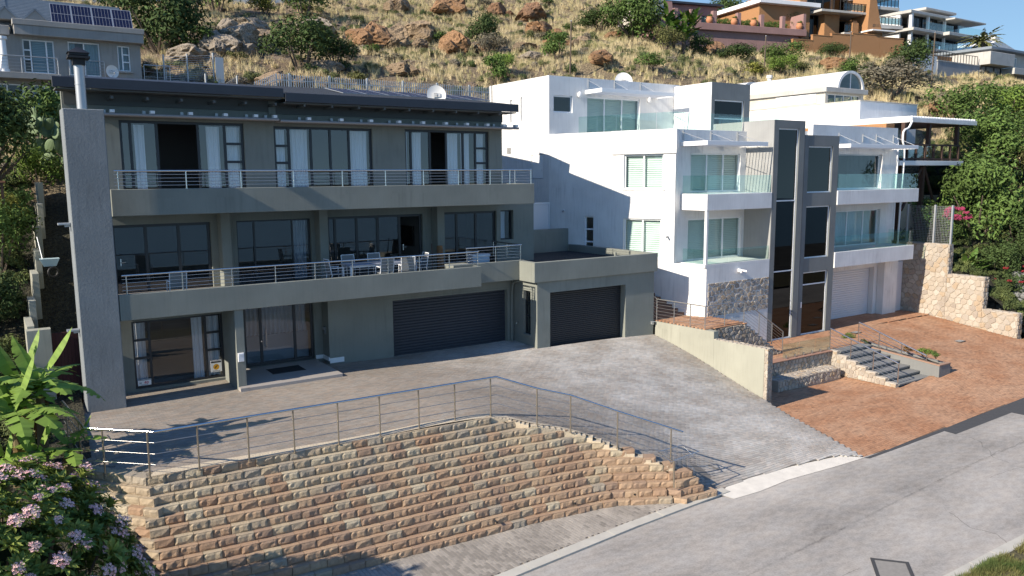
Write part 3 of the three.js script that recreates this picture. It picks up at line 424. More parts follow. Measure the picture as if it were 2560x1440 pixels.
// ================= DARK HOUSE =================
const house = thing('house', 'three storey dark grey house with two long balconies and a tall rough chimney column', 'house', [10, 0, -2]);
const part = (n, g, m, p = house, Mx) => mesh(n, g, m, p, Mx);
{
  // front walls, storey by storey
  const ZU = -3.59;
  const holesU = [[4.01, 8.08, 6.07, 8.8], [9.15, 13.05, 6.07, 8.74], [14.46, 18.46, 6.07, 8.76]];
  part('wall', wallZ(2.4, 19.12, 5.97, 9.74, ZU, 0.28, holesU), M.paint);
  const holesM = [[3.54, 6.73, 2.84, 5.32], [7.63, 10.4, 2.96, 5.32], [11.07, 15.17, 2.84, 5.34], [16.15, 18.8, 2.84, 5.36], [19.01, 19.69, 4.06, 5.36]];
  part('wall', wallZ(2.4, 20.79, 2.7, 5.96, ZU, 0.28, holesM), M.paint);
  part('wall', wallZ(3.17, 6.66, -0.2, 2.67, -1.7, 0.28, [[3.68, 6.52, 0.08, 2.31]]), M.paint);
  part('wall', wallZ(6.66, 10.3, -0.2, 2.67, -2.5, 0.28, [[7.42, 9.98, 0.1, 2.48]]), M.paint);
  part('wall', wallZ(10.3, 18.5, -0.4, 2.67, -1.85, 0.3, [[12.9, 18.2, -0.4, 2.12]]), M.paint);
  part('wall', [B(10.3, 10.6, -0.2, 2.67, -2.5, -2.15)], M.paint);
  part('pier', [CB(6.5, 6.78, -0.1, 2.67, -1.72, -0.06)], M.paint);
  // side and rear walls, floors
  part('side_wall', [prism([[2.4, -3.88], [2.68, -3.88], [4.6, -13.1], [4.3, -13.1]], 2.7, 10), prism([[2.3, -2.0], [2.58, -2.0], [3.3, -7.0], [3.0, -7.0]], -0.5, 2.69), prism([[18.83, -12.9], [19.12, -12.9], [19.12, -3.88], [18.83, -3.88]], 5.97, 10), prism([[20.5, -12.9], [20.79, -12.9], [20.79, -3.88], [20.5, -3.88]], 2.7, 5.96), B(4.3, 20.79, -0.5, 10.8, -13.2, -12.9)], M.paint);
  part('floor_slab', [...[[20.49, 2.7, 2.98, -3.88], [18.82, 5.76, 6.04, -3.88], [18.3, -0.3, 0.08, -2.8]].map(([x1, y0, y1, zf]) => prism([[2.75, zf], [4.6, -12.8], [x1, -12.8], [x1, zf]], y0, y1))], M.deck);
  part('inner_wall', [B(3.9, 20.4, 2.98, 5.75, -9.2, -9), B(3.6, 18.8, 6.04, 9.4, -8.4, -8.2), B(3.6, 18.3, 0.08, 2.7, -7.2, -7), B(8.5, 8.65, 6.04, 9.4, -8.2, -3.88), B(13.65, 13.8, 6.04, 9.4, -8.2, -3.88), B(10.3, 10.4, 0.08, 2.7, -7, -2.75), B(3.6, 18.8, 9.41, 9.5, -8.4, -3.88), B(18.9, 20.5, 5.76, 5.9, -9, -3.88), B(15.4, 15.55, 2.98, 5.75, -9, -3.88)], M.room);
  // dark band under the eaves and the roofs
  part('fascia_board', [B(2.45, 9.17, 9.25, 9.67, ZU + 0.003, ZU + 0.06)], M.soffit); part('fascia_board', [B(9.22, 19.12, 9.17, 9.61, ZU + 0.003, ZU + 0.06)], M.soffit);
  const roof = (x0, x1, yf, zb, p, th) => { const y = (z) => yf + p * (-2.65 - z); const s = new THREE.Shape([new THREE.Vector2(2.65, y(-2.65)), new THREE.Vector2(-zb, y(zb)), new THREE.Vector2(-zb, y(zb) - th), new THREE.Vector2(2.65, y(-2.65) - th)]); const g = new THREE.ExtrudeGeometry(s, { depth: x1 - x0, bevelEnabled: false }); g.rotateY(Math.PI / 2); g.translate(x0, 0, 0); return uvBox(g); };
  const ly = (z) => 9.97 + 0.12 * (-2.65 - z), rl = part('roof', [slopedSlab([[2.14, -2.65], [9.23, -2.65], [9.23, -13], [4.2, -13]], ly, 0.13)], M.charcoal); part('fascia', [CB(2.1, 9.27, 9.68, 10, -2.66, -2.59, 0.012), slopedSlab([[2.1, -2.66], [2.16, -2.66], [4.23, -13], [4.17, -13]], (z) => ly(z) + 0.02, 0.27)], M.charcoal, rl);
  const rrf = part('roof', [roof(9.27, 19.28, 9.82, -12.8, 0.134, 0.13)], M.charcoal); part('fascia', [CB(9.32, 19.34, 9.54, 9.86, -2.66, -2.59, 0.012), slopedSlab([[19.28, -2.66], [19.34, -2.66], [19.34, -12.8], [19.28, -12.8]], (z) => 9.84 + 0.134 * (-2.65 - z), 0.28)], M.charcoal, rrf);
  for (let x = 9.6; x < 19.2; x += 0.3) part('roof_rib', [(() => { const b = B(x - 0.03, x + 0.03, 0, 0.045, -12.6, -2.75); const m = new THREE.Matrix4().makeTranslation(0, 9.82, -2.65).multiply(new THREE.Matrix4().makeRotationX(Math.atan(0.134))).multiply(new THREE.Matrix4().makeTranslation(0, 0, 2.65)); b.applyMatrix4(m); return b; })()], M.charcoal, rrf);
  part('eave_soffit', [B(2.19, 9.21, 9.63, 9.67, -3.49, -2.67), B(9.29, 19.26, 9.49, 9.53, -3.49, -2.67)], M.soffit);
  for (let x = 3.75; x < 19.1; x += 1.05) part('rafter', [B(x - 0.035, x + 0.035, 9.4, 9.49, -3.52, -2.68)], M.soffit);
  part('gable_panel', [B(8.98, 9.23, 9.14, 9.66, ZU + 0.061, ZU + 0.1)], M.paint);
  // balconies
  const up = part('balcony', [CB(3.31, 19.08, 5.72, 6.54, -1.28, -1.09, 0.012), B(3.31, 18.89, 5.74, 6.07, -3.58, -1.28), CB(18.89, 19.08, 5.72, 6.54, -3.58, -1.28, 0.012)], M.paint);
  part('deck', [B(3.31, 18.88, 6.07, 6.09, -3.57, -1.29)], M.deck, up);
  const lo = part('balcony', [CB(3.18, 15.8, 2.64, 3.43, -0.18, 0, 0.012), B(3.18, 15.62, 2.66, 2.98, -3.59, -0.181), B(15.62, 18.3, 2.66, 2.98, -3.59, -1.26), CB(15.62, 15.8, 2.64, 3.43, -1.09, -0.181, 0.012)], M.paint);
  part('balcony', [CB(15.62, 18.56, 2.6, 3.41, -1.27, -1.1, 0.012)], M.paint);
  part('slab', [B(18.31, 20.6, 2.6, 2.88, -3.59, -1.28)], M.paint);
  part('deck', [B(3.18, 15.61, 2.981, 3.0, -3.58, -0.19), B(15.61, 18.5, 2.981, 3.0, -3.58, -1.28)], M.deck, lo);
  part('plinth', [B(14.75, 15.6, 3.0, 3.5, -1.0, -0.3)], M.paint, lo);
  for (const x of [6.96, 10.55, 15.57]) part('column', [CB(x, x + 0.34, 2.84, 5.72, -3.58, -3.05)], M.paint);
  part('column', [CB(7.06, 7.44, 2.84, 5.72, -3.58, -3.38)], M.paint);
  // chimney column
  const ch = part('chimney', [CB(2.11, 3.16, -0.35, 8.84, -0.95, 0.02, 0.02)], M.paintRough);
  part('flue_pipe', [rod(V(2.66, 8.84, -0.5), V(2.66, 10.16, -0.5), 0.135, 20), rod(V(2.66, 9.55, -0.5), V(2.66, 9.58, -0.5), 0.143, 20)], M.galv, ch);
  const hat = new THREE.ConeGeometry(0.4, 0.2, 4); hat.rotateY(Math.PI / 4); hat.translate(2.66, 10.53, -0.5);
  part('cowl', [B(2.5, 2.82, 10.1, 10.28, -0.66, -0.34), B(2.38, 2.94, 10.28, 10.34, -0.78, -0.22), B(2.41, 2.91, 10.36, 10.43, -0.75, -0.25), hat.toNonIndexed()], M.black, ch);
  // long awning housings over the top windows, with brackets
  const aw = (x0, x1, y, brk) => { const a = part('awning', [CB(x0, x1, y - 0.05, y + 0.02, ZU + 0.02, -2.92, 0.02), rod(V(x0, y - 0.03, -2.91), V(x1, y - 0.03, -2.91), 0.05, 10)], M.awning); for (const x of brk) { part('bracket', [B(x - 0.05, x + 0.05, y + 0.02, y + 0.16, ZU + 0.005, ZU + 0.1)], M.galv, a); } for (const x of brk) part('arm', [CB(x + 0.1, x + 0.24, y + 0.03, y + 0.13, -3.12, -2.89, 0.01)], M.plasticWhite, a); };
  aw(3.33, 9.15, 8.95, [3.59, 4.79, 5.99, 7.14, 8.18, 8.86]);
  aw(9.21, 19.54, 8.91, [10.11, 11.36, 12.56, 13.75, 14.8, 15.84, 16.83, 17.82, 18.65, 19.28]);
  // windows
  const F = (z) => frame(0, 0, z);
  const three = { w: 0.62, rows: [1.5, 0.75, 0.75] };
  win(house, F(ZU), 4.01, 8.08, 6.07, 8.8, { fw: 0.09, cols: [{ w: 0.32 }, { w: 0.78 }, { w: 1.27, open: true }, { w: 0.86 }, three], back: 0.1 });
  win(house, F(ZU), 9.15, 13.05, 6.07, 8.74, { fw: 0.09, cols: [{ w: 0.55, rows: [1.5, 0.75, 0.75] }, { w: 0.8 }, { w: 0.72 }, { w: 0.72 }, { w: 0.9 }], back: 0.1 });
  win(house, F(ZU), 14.46, 18.46, 6.07, 8.76, { fw: 0.09, cols: [{ w: 0.3 }, { w: 0.85 }, { w: 0.75, open: true }, { w: 0.8 }, { w: 0.6 }, three], back: 0.1 });
  curtain(house, F(ZU - 0.3), 4.48, 4.81, 6.12, 8.67, 0); curtain(house, F(ZU - 0.3), 6.83, 7.29, 6.12, 8.67, 0); curtain(house, F(ZU - 0.3), 7.5, 7.98, 6.12, 8.67, 0);
  curtain(house, F(ZU - 0.3), 9.23, 9.63, 6.12, 8.62, 0); curtain(house, F(ZU - 0.32), 9.82, 10.5, 6.09, 8.65, 0); curtain(house, F(ZU - 0.32), 12.19, 12.94, 6.09, 8.65, 0);
  curtain(house, F(ZU - 0.3), 14.55, 14.69, 6.12, 8.65, 0); curtain(house, F(ZU - 0.3), 14.84, 15.34, 6.12, 8.65, 0); curtain(house, F(ZU - 0.3), 16.52, 17.04, 6.12, 8.65, 0); curtain(house, F(ZU - 0.3), 17.19, 17.61, 6.12, 8.65, 0); curtain(house, F(ZU - 0.3), 17.92, 18.36, 6.12, 8.65, 0);
  win(house, F(ZU), 3.54, 6.73, 2.84, 5.32, { fw: 0.1, cols: [{ w: 1 }, { w: 1 }, { w: 1 }], name: 'folding_door' });
  win(house, F(ZU), 7.63, 10.4, 2.96, 5.32, { fw: 0.06, cols: [{ w: 0.62 }, { w: 1.35 }, { w: 0.65 }] });
  win(house, F(ZU), 11.07, 15.17, 2.84, 5.34, { fw: 0.1, cols: [{ w: 0.32 }, { w: 0.85 }, { w: 0.85 }, { w: 0.9 }, { w: 0.95, open: true }], name: 'folding_door' });
  win(house, F(ZU), 16.15, 18.8, 2.84, 5.36, { fw: 0.1, cols: [{ w: 0.7 }, { w: 0.95 }, { w: 1 }], name: 'folding_door' });
  win(house, F(ZU), 19.01, 19.69, 4.06, 5.36, { fw: 0.05, back: 0.16 });
  curtain(house, F(ZU - 0.4), 19.07, 19.49, 4.09, 5.29, 0); curtain(house, F(ZU - 0.4), 9.74, 10.32, 2.99, 5.23, 0, M.curtainGrey);
  // ground floor window with curtains and two notices
  win(house, F(-1.7), 3.68, 6.52, 0.08, 2.31, { fw: 0.07, cols: [{ w: 0.52, rows: [1.1, 0.72, 0.68] }, { w: 1.75 }, { w: 0.56, rows: [1.1, 0.72, 0.68] }] });
  curtain(house, F(-2.02), 3.76, 4.12, 0.15, 2.25, 0); curtain(house, F(-2.02), 5.55, 5.88, 0.12, 2.25, 0); curtain(house, F(-2.02), 6.02, 6.45, 0.15, 2.25, 0);
  // entrance door of three glazed leaves
  const dr = win(house, F(-2.5), 7.42, 9.98, 0.1, 2.48, { fw: 0.09, cols: [{ w: 0.62 }, { w: 1.25 }, { w: 0.7 }], name: 'door' });
  part('handle', [rod(V(8.2, 0.75, -2.53), V(8.2, 1.5, -2.53), 0.014), rod(V(8.2, 0.8, -2.53), V(8.2, 0.8, -2.62), 0.01), rod(V(8.2, 1.45, -2.53), V(8.2, 1.45, -2.62), 0.01)], M.steel, dr);
  curtain(house, F(-3.0), 7.5, 9.9, 1.15, 2.45, 0, M.curtainGrey, 'sheer_curtain'); part('inner_screen', [B(7.5, 9.9, 0.15, 1.14, -3.02, -3.0)], std({ color: rgb(0.17, 0.205, 0.24), roughness: 0.6 }));
  part('lock', [rod(V(8.03, 1.0, -2.58), V(8.03, 1.0, -2.63), 0.025, 10)], M.steel, dr);
  for (const [x, y] of [[3.77, 4.05], [14.3, 4.0]]) part('handle', [rod(V(x, y, -3.63), V(x + 0.13, y, -3.63), 0.012), B(x - 0.02, x + 0.02, y - 0.12, y + 0.12, -3.69, -3.675)], M.steel);
  part('porch', [CB(6.78, 9.98, -0.05, 0.1, -2.49, 0.22, 0.01), B(6.5, 6.78, -0.05, 0.1, -0.05, 0.22)], M.tileFloor);
  part('skirting', [B(10.0, 10.3, 0.1, 0.24, -2.495, -2.46), B(10.26, 10.299, 0.1, 0.24, -2.45, -1.84), B(10.3, 10.85, 0.02, 0.2, -1.848, -1.815)], M.whiteTrim);
  // garage doors
  shutter(house, F(-2.05), 12.9, 18.2, -0.16, 2.12, 0, 0.115, M.doorDark);
  part('lintel', [B(12.5, 18.45, 2.2, 2.205, -1.848, -1.846)], M.soffit);
  part('downpipe', [tube([V(18.62, 2.58, -1.16), V(18.36, 2.5, -1.35), V(18.34, 2.4, -1.6), V(18.34, 1.2, -1.74), V(18.34, -0.1, -1.74)], 0.045, 8, 30)], M.paint);
  // single garage wing
  const wg = part('garage_wing', [wallZ(18.5, 24.95, -1.2, 2.6, -0.1, 0.36, [[19.15, 23.26, -1.2, 2.1]]), (() => { const g = wallZ(-1.85 + 0.0, -0.46, -0.6, 2.6, 0, 0.25, [[-1.08, -0.58, 0.33, 2.16]]); g.rotateY(-Math.PI / 2); g.translate(18.5, 0, 0); return uvBox(g); })(), B(24.7, 24.95, -1.2, 2.6, -6.3, -0.46), B(18.75, 24.7, 2.4, 2.58, -6.3, -0.46)], M.paint);
  part('parapet', [CB(18.3, 25.07, 2.58, 3.39, -0.22, 0, 0.012), CB(18.3, 18.52, 2.58, 3.39, -1.09, -0.221, 0.012), CB(24.78, 25.07, 2.58, 3.39, -6.2, -0.221, 0.012), CB(20.8, 24.9, 2.9, 4.2, -6.5, -6.25, 0.012), CB(23.6, 23.68, 2.9, 3.42, -1.3, -1.2, 0.01)], M.paint, wg);
  const ribs = [B(18.52, 24.78, 2.9, 3.02, -6.24, -1.1), B(18.53, 24.78, 2.9, 3.02, -1.1, -0.23)]; for (let z = -6.15; z < -0.3; z += 0.2) ribs.push(B(18.54, 24.76, 3.021, 3.06, z, z + 0.05));
  part('roof_sheet', ribs, M.charcoal, wg);
  shutter(house, F(-0.42), 19.15, 23.26, -0.4, 2.1, 0, 0.085, M.doorBlack);
  part('door_seal', [B(19.2, 23.22, -0.34, -0.305, -0.42, -0.39)], M.galv);
  // slot window in the wing's left side wall (faces -x)
  { const Mx = frame(18.5, 0, 0, -Math.PI / 2); win(house, Mx, -1.08, -0.58, 0.33, 2.16, { fw: 0.05, cols: [{ w: 1, rows: [1, 0.8, 0.7] }], back: 0.1 }); part('window_sill', [B(18.44, 18.5, 0.26, 0.33, -1.14, -0.52)], M.paint, wg); part('pipe', [tube([V(18.46, 2.35, -1.05), V(18.44, 2.36, -0.7), V(18.44, 2.3, -0.42), V(18.44, 2.0, -0.4), V(18.44, 1.7, -0.4)], 0.02, 6, 24)], M.paint, wg); }
}
// balcony railings
{
  const st = { h: 0.56, rh: 0.028, rb: 0.008, rp: 0.02, bars: [0.2, 0.4, 0.6, 0.8] };
  const U = [V(3.44, 6.54, -1.18), V(18.98, 6.54, -1.18), V(18.98, 6.54, -3.5)];
  railing('steel railing along the top balcony of the dark house', 'balcony railings of the dark house', U, [3.54, 5.52, 7.24, 9.01, 10.78, 12.45, 14.01, 15.53, 16.98, 17.92, 18.96].map((x) => V(x, 6.54, -1.18)).concat([V(18.98, 6.54, -2.4), V(18.98, 6.54, -3.4)]), st);
  const L = [V(3.3, 3.43, -0.09), V(15.72, 3.43, -0.09), V(15.72, 3.43, -1.05)];
  railing('steel railing of the middle balcony in front of the dining table', 'balcony railings of the dark house', L, [3.42, 5.0, 6.5, 7.9, 9.25, 10.6, 11.95, 13.2, 14.45, 15.7].map((x) => V(x, 3.43, -0.09)).concat([V(15.72, 3.43, -0.95)]), st);
  const K = [V(15.8, 3.41, -1.18), V(18.46, 3.41, -1.18), V(18.5, 3.41, -3.5)];
  railing('short set-back steel railing at the right end of the middle balcony', 'balcony railings of the dark house', K, [V(15.85, 3.41, -1.18), V(17.2, 3.41, -1.18), V(18.42, 3.41, -1.18), V(18.48, 3.41, -2.3), V(18.5, 3.41, -3.4)], { ...st, h: 0.62 });
}
// solar panels and dish on the dark roof
function solarPanel(label, group, Mx, w, h, nu, nv) {
  const p0 = V().setFromMatrixPosition(Mx), t = thing('solar_panel', label, 'solar panel', [p0.x, p0.y, p0.z], group);
  mesh('frame', [B(0, w, 0, 0.03, -0.02, 0.009), B(0, w, h - 0.03, h, -0.02, 0.009), B(0, 0.03, 0.03, h - 0.03, -0.02, 0.009), B(w - 0.03, w, 0.03, h - 0.03, -0.02, 0.009)], M.galv, t, Mx);
  mesh('glass', [B(0.03, w - 0.03, 0.03, h - 0.03, -0.02, 0.006)], M.solar, t, Mx);
  const g = []; for (let i = 1; i < nu; i++) g.push(B(i * w / nu - 0.005, i * w / nu + 0.005, 0.035, h - 0.035, 0.0061, 0.0075)); for (let j = 1; j < nv; j++) g.push(B(0.035, w - 0.035, j * h / nv - 0.009, j * h / nv + 0.009, 0.0062, 0.008));
  mesh('cell_lines', g, std({ color: rgb(0.3, 0.33, 0.38), roughness: 0.5 }), t, Mx);
  mesh('stand', [B(0.1, 0.14, 0.1, 0.14, -0.12, -0.021), B(w - 0.14, w - 0.1, h - 0.2, h - 0.16, -0.2, -0.021)], M.galv, t, Mx);
  return t;
}
for (let i = 0; i < 7; i++) { const x = 12.82 + i * 1.026; const Mx = new THREE.Matrix4().makeTranslation(x, 10.31, -5.88).multiply(new THREE.Matrix4().makeRotationX(-Math.PI / 2 + 0.185)); solarPanel((['first', 'second', 'third', 'fourth', 'fifth', 'sixth', 'last'][i]) + ' dark solar panel from the left in the row on the dark house roof', 'solar panels on the dark house roof', Mx, 1.0, 2.1, 3, 6); }
function canvasTex(w, h, draw) { const c = document.createElement('canvas'); c.width = w; c.height = h; const x = c.getContext('2d'); draw(x, w, h); const t = new THREE.CanvasTexture(c); t.colorSpace = THREE.SRGBColorSpace; return t; }
function dish(label, pos, dir, r, txt, group, mast) {
  const t = thing('satellite_dish', label, 'satellite dish', pos, group); const n = 20, pts = []; for (let i = 0; i <= 8; i++) { const a = i / 8; pts.push(new THREE.Vector2(r * a, 0.18 * r * a * a)); }
  const g = new THREE.LatheGeometry(pts, 28); const q = new THREE.Quaternion().setFromUnitVectors(V(0, 1, 0), V(...dir).normalize()); const Mx = new THREE.Matrix4().compose(V(...pos), q, V(1, 1, 1));
  mesh('reflector', g.toNonIndexed(), std({ color: rgb(0.72, 0.72, 0.7), roughness: 0.5, side: THREE.DoubleSide }), t, Mx);
  const d = V(...dir).normalize(), P = V(...pos), f = P.clone().add(d.clone().multiplyScalar(r * 1.0)).add(V(0, -r * 0.25, 0));
  mesh('feed_arm', [rod(P.clone().add(V(0, -r * 0.9, 0)), f, 0.012), rod(f, f.clone().add(d.clone().multiplyScalar(-0.1)), 0.035)], M.galv, t);
  const b = P.clone().add(d.clone().multiplyScalar(-0.12));
  mesh('mount', [rod(P, b, 0.03), rod(b, V(b.x, b.y - (mast ?? 0.6), b.z - 0.0), 0.025)], M.galv, t);
  if (txt) { const h = Math.atan2(dir[0], dir[2]); const tx = canvasTex(128, 64, (x) => { x.fillStyle = '#c9c9c6'; x.fillRect(0, 0, 128, 64); x.fillStyle = '#33383c'; x.font = 'bold 30px sans-serif'; x.textAlign = 'center'; x.fillText(txt[0], 64, 28); x.font = 'bold 22px sans-serif'; x.fillText(txt[1], 64, 54); }); const p = new THREE.PlaneGeometry(r * 0.85, r * 0.42); p.translate(0, 0, 0.1 * r + 0.015); mesh('print', p, std({ map: tx, roughness: 0.6 }), t, new THREE.Matrix4().makeTranslation(...pos).multiply(new THREE.Matrix4().makeRotationY(h)).multiply(new THREE.Matrix4().makeRotationX(-0.25))); }
  return t;
}
dish('white satellite dish standing among the solar panels on the dark roof', [16.88, 10.36, -5.36], [-0.35, 0.22, 1], 0.42, ['DStv', 'SPACE'], null, 0.4);
// things fixed to the dark house
{
  const mk = (n, l, c, pos, geo, mat) => { const t = thing(n, l, c, pos); mesh('body', geo, mat, t); return t; };
  const a = mk('intercom', 'white box fixed to the pier beside the entrance door', 'intercom', [6.6, 1.05, -0.06], [CB(6.53, 6.72, 0.93, 1.22, -0.06, 0.0, 0.01)], M.plasticWhite); mesh('cover', [CB(6.55, 6.7, 1.14, 1.2, 0.001, 0.012, 0.004)], M.frameWhite, a);
  const b = mk('meter_box', 'small grey box on the recess wall right of the entrance door', 'box', [10.29, 1.2, -2.2], [CB(10.24, 10.299, 1.1, 1.35, -2.3, -2.12, 0.008)], M.greyPaint); mesh('lid', [CB(10.225, 10.239, 1.24, 1.34, -2.29, -2.13, 0.004)], M.galv, b);
  const dm = thing('doormat', 'dark doormat on the tiled porch of the entrance', 'doormat', [8.5, 0.1, -1.4]); mesh('mat', [CB(7.95, 9.1, 0.1, 0.118, -1.85, -1.1, 0.004)], std({ color: rgb(0.02, 0.022, 0.025), roughness: 1, bumpMap: withRep(T.grain, 6), bumpScale: 0.004 }), dm); mesh('border', [B(7.93, 9.12, 0.1, 0.112, -1.1, -1.06), B(7.93, 9.12, 0.1, 0.112, -1.89, -1.85)], M.black, dm);
  const tap = thing('garden_tap', 'small metal tap on the wall beside the double garage door', 'tap', [18.49, 0.75, -1.45]); mesh('spout', [rod(V(18.5, 0.75, -1.45), V(18.4, 0.75, -1.45), 0.018), rod(V(18.4, 0.75, -1.45), V(18.39, 0.68, -1.45), 0.014)], M.steel, tap); mesh('handle', [rod(V(18.42, 0.77, -1.49), V(18.42, 0.77, -1.41), 0.01)], M.steel, tap);
  const l = thing('wall_lamp', 'small grey lamp low on the garage wall beside the brick landing', 'lamp', [24.86, 0.2, -0.05]); mesh('lamp_body', [rod(V(24.86, 0.2, -0.1), V(24.86, 0.2, -0.02), 0.07, 12)], M.galv, l); mesh('lamp_hood', [CB(24.77, 24.95, 0.27, 0.3, -0.1, 0.04, 0.006)], M.galv, l);
  const notice = (label, x, y, w, h, draw) => { const t = thing('notice', label, 'sign', [x, y, -1.78]); mesh('board', [B(x, x + w, y, y + h, -1.79, -1.775)], M.plasticWhite, t); const p = new THREE.PlaneGeometry(w, h); p.translate(x + w / 2, y + h / 2, -1.7725); mesh('print', p, std({ map: canvasTex(256, Math.round(256 * h / w), draw), roughness: 0.6 }), t); };
  notice('white house number sign with a red 40 in the left window', 3.76, 0.17, 0.4, 0.2, (x, w, h) => { x.fillStyle = '#f2f2f0'; x.fillRect(0, 0, w, h); x.fillStyle = '#5d6a75'; x.fillRect(6, 6, w - 12, 14); x.fillRect(60, h - 20, w - 120, 9); x.fillStyle = '#c3161c'; x.font = 'bold 78px sans-serif'; x.textAlign = 'center'; x.fillText('40', 162, h - 32); x.strokeStyle = '#6a7a80'; x.lineWidth = 5; x.beginPath(); x.arc(48, h / 2 + 10, 22, 0, 7); x.stroke(); x.fillStyle = '#6a7a80'; x.fillRect(34, h / 2 + 4, 28, 12); });
  notice('white alarm notice with a yellow round emblem in the window corner', 6.05, 0.3, 0.36, 0.4, (x, w, h) => { x.fillStyle = '#eeeeea'; x.fillRect(0, 0, w, h); x.fillStyle = '#1d1d20'; x.fillRect(10, 28, w - 20, 34); x.fillStyle = '#77777a'; x.fillRect(20, 8, w - 40, 12); x.fillStyle = '#e0a321'; x.beginPath(); x.arc(w / 2, h / 2 + 22, 72, 0, 7); x.fill(); x.fillStyle = '#7c5613'; x.beginPath(); x.moveTo(w / 2 - 45, h / 2 + 50); x.quadraticCurveTo(w / 2 - 10, h / 2 - 30, w / 2 + 48, h / 2 - 12); x.quadraticCurveTo(w / 2 + 10, h / 2 + 20, w / 2 - 20, h / 2 + 62); x.fill(); x.fillStyle = '#1d1d20'; x.fillRect(40, h - 28, w - 80, 12); });
}
// balcony furniture
{
  const Y = 3.0;
  const tb = thing('dining_table', 'long white dining table on the middle balcony with a grey top', 'table', [12.2, Y, -1.15]);
  mesh('tabletop', [CB(10.75, 13.35, Y + 0.71, Y + 0.745, -1.6, -0.68, 0.008)], std({ color: rgb(0.3, 0.33, 0.4), roughness: 0.35 }), tb);
  mesh('apron', [B(10.85, 13.25, Y + 0.64, Y + 0.71, -0.76, -0.72), B(10.85, 13.25, Y + 0.64, Y + 0.71, -1.56, -1.52)], M.frameWhite, tb);
  for (const x of [10.78, 13.24]) for (const z of [-1.58, -0.78]) mesh('leg', [CB(x, x + 0.08, Y, Y + 0.71, z, z + 0.08, 0.006)], M.frameWhite, tb);
  const proto = thing('balcony_chair', '', 'chair', [0, 0, 0]); proto._org = V(0, 0, 0);
  mesh('seat', [CB(-0.24, 0.24, 0.42, 0.445, -0.22, 0.24, 0.008)], M.mesh, proto);
  { const b = CB(-0.235, 0.235, 0, 0.5, -0.012, 0.012, 0.006); b.rotateX(-0.17); b.translate(0, 0.46, -0.23); mesh('backrest', b, M.mesh, proto); }
  mesh('back_frame', [rod(V(-0.25, 0.44, -0.22), V(-0.25, 0.97, -0.32), 0.016), rod(V(0.25, 0.44, -0.22), V(0.25, 0.97, -0.32), 0.016), rod(V(-0.25, 0.97, -0.32), V(0.25, 0.97, -0.32), 0.016)], M.frameWhite, proto);
  for (const s of [-1, 1]) { mesh('leg', [rod(V(0.25 * s, 0, 0.25), V(0.25 * s, 0.66, 0.2), 0.016)], M.frameWhite, proto); mesh('leg', [rod(V(0.25 * s, 0, -0.3), V(0.25 * s, 0.46, -0.2), 0.016)], M.frameWhite, proto); mesh('armrest', [CB(0.25 * s - 0.025, 0.25 * s + 0.025, 0.65, 0.675, -0.24, 0.24, 0.008)], M.frameWhite, proto); }
  const spots = [[10.35, -1.1, 1.57, 'white framed chair at the left head of the balcony table'], [11.3, -1.95, 0, 'mesh chair behind the table, nearest the balcony pier'], [12.35, -1.95, 0, 'mesh chair behind the table, before the open door leaf'], [11.95, -0.42, Math.PI, 'front chair at the middle of the balcony table'], [12.85, -0.42, Math.PI - 0.25, 'front chair at the right part of the balcony table'], [13.75, -1.25, -1.57, 'chair at the right head of the balcony table'], [4.95, -0.75, Math.PI, 'lone chair at the left end of the middle balcony']];
  spots.forEach(([x, z, a, l], i) => { const c = i ? proto.clone() : proto; if (i) { c.name = numbered('balcony_chair'); scene.add(c); } c.position.set(x, Y, z); c.rotation.y = a; c.userData = { label: l, category: 'chair', group: 'white framed mesh chairs on the middle balcony' }; });
  const p = thing('closed_parasol', 'closed brown parasol leaning beside the balcony pier', 'parasol', [14.9, Y, -1.6]); mesh('canopy', [cone(V(14.9, 3.2, -1.6), V(14.95, 4.15, -1.75), 0.16, 0.12, 9)], std({ color: rgb(0.16, 0.085, 0.035), roughness: 0.95 }), p); mesh('pole', [rod(V(14.54, 3.0, -1.57), V(14.61, 4.25, -1.77), 0.02)], M.timber, p);
  const cb = thing('cooler_box', 'pale blue cooler box behind the short set-back railing', 'box', [16.7, Y, -1.7]); mesh('body', [CB(16.3, 17.1, Y, Y + 0.62, -1.95, -1.45, 0.03)], std({ color: rgb(0.3, 0.42, 0.55), roughness: 0.5 }), cb); mesh('lid', [CB(16.28, 17.12, Y + 0.625, Y + 0.72, -1.97, -1.43, 0.02)], std({ color: rgb(0.45, 0.56, 0.66), roughness: 0.5 }), cb);
  const tv = thing('television', 'black flat screen on the wall inside the open balcony door', 'television', [15.35, 4.3, -5.6]); mesh('screen', [CB(15.31, 15.37, 3.9, 4.75, -6.4, -4.8, 0.01)], std({ color: rgb(0.004, 0.004, 0.005), roughness: 0.2 }), tv); mesh('shelf', [B(15.0, 15.38, 3.4, 3.46, -6.5, -4.6)], M.whiteTrim, tv);
}
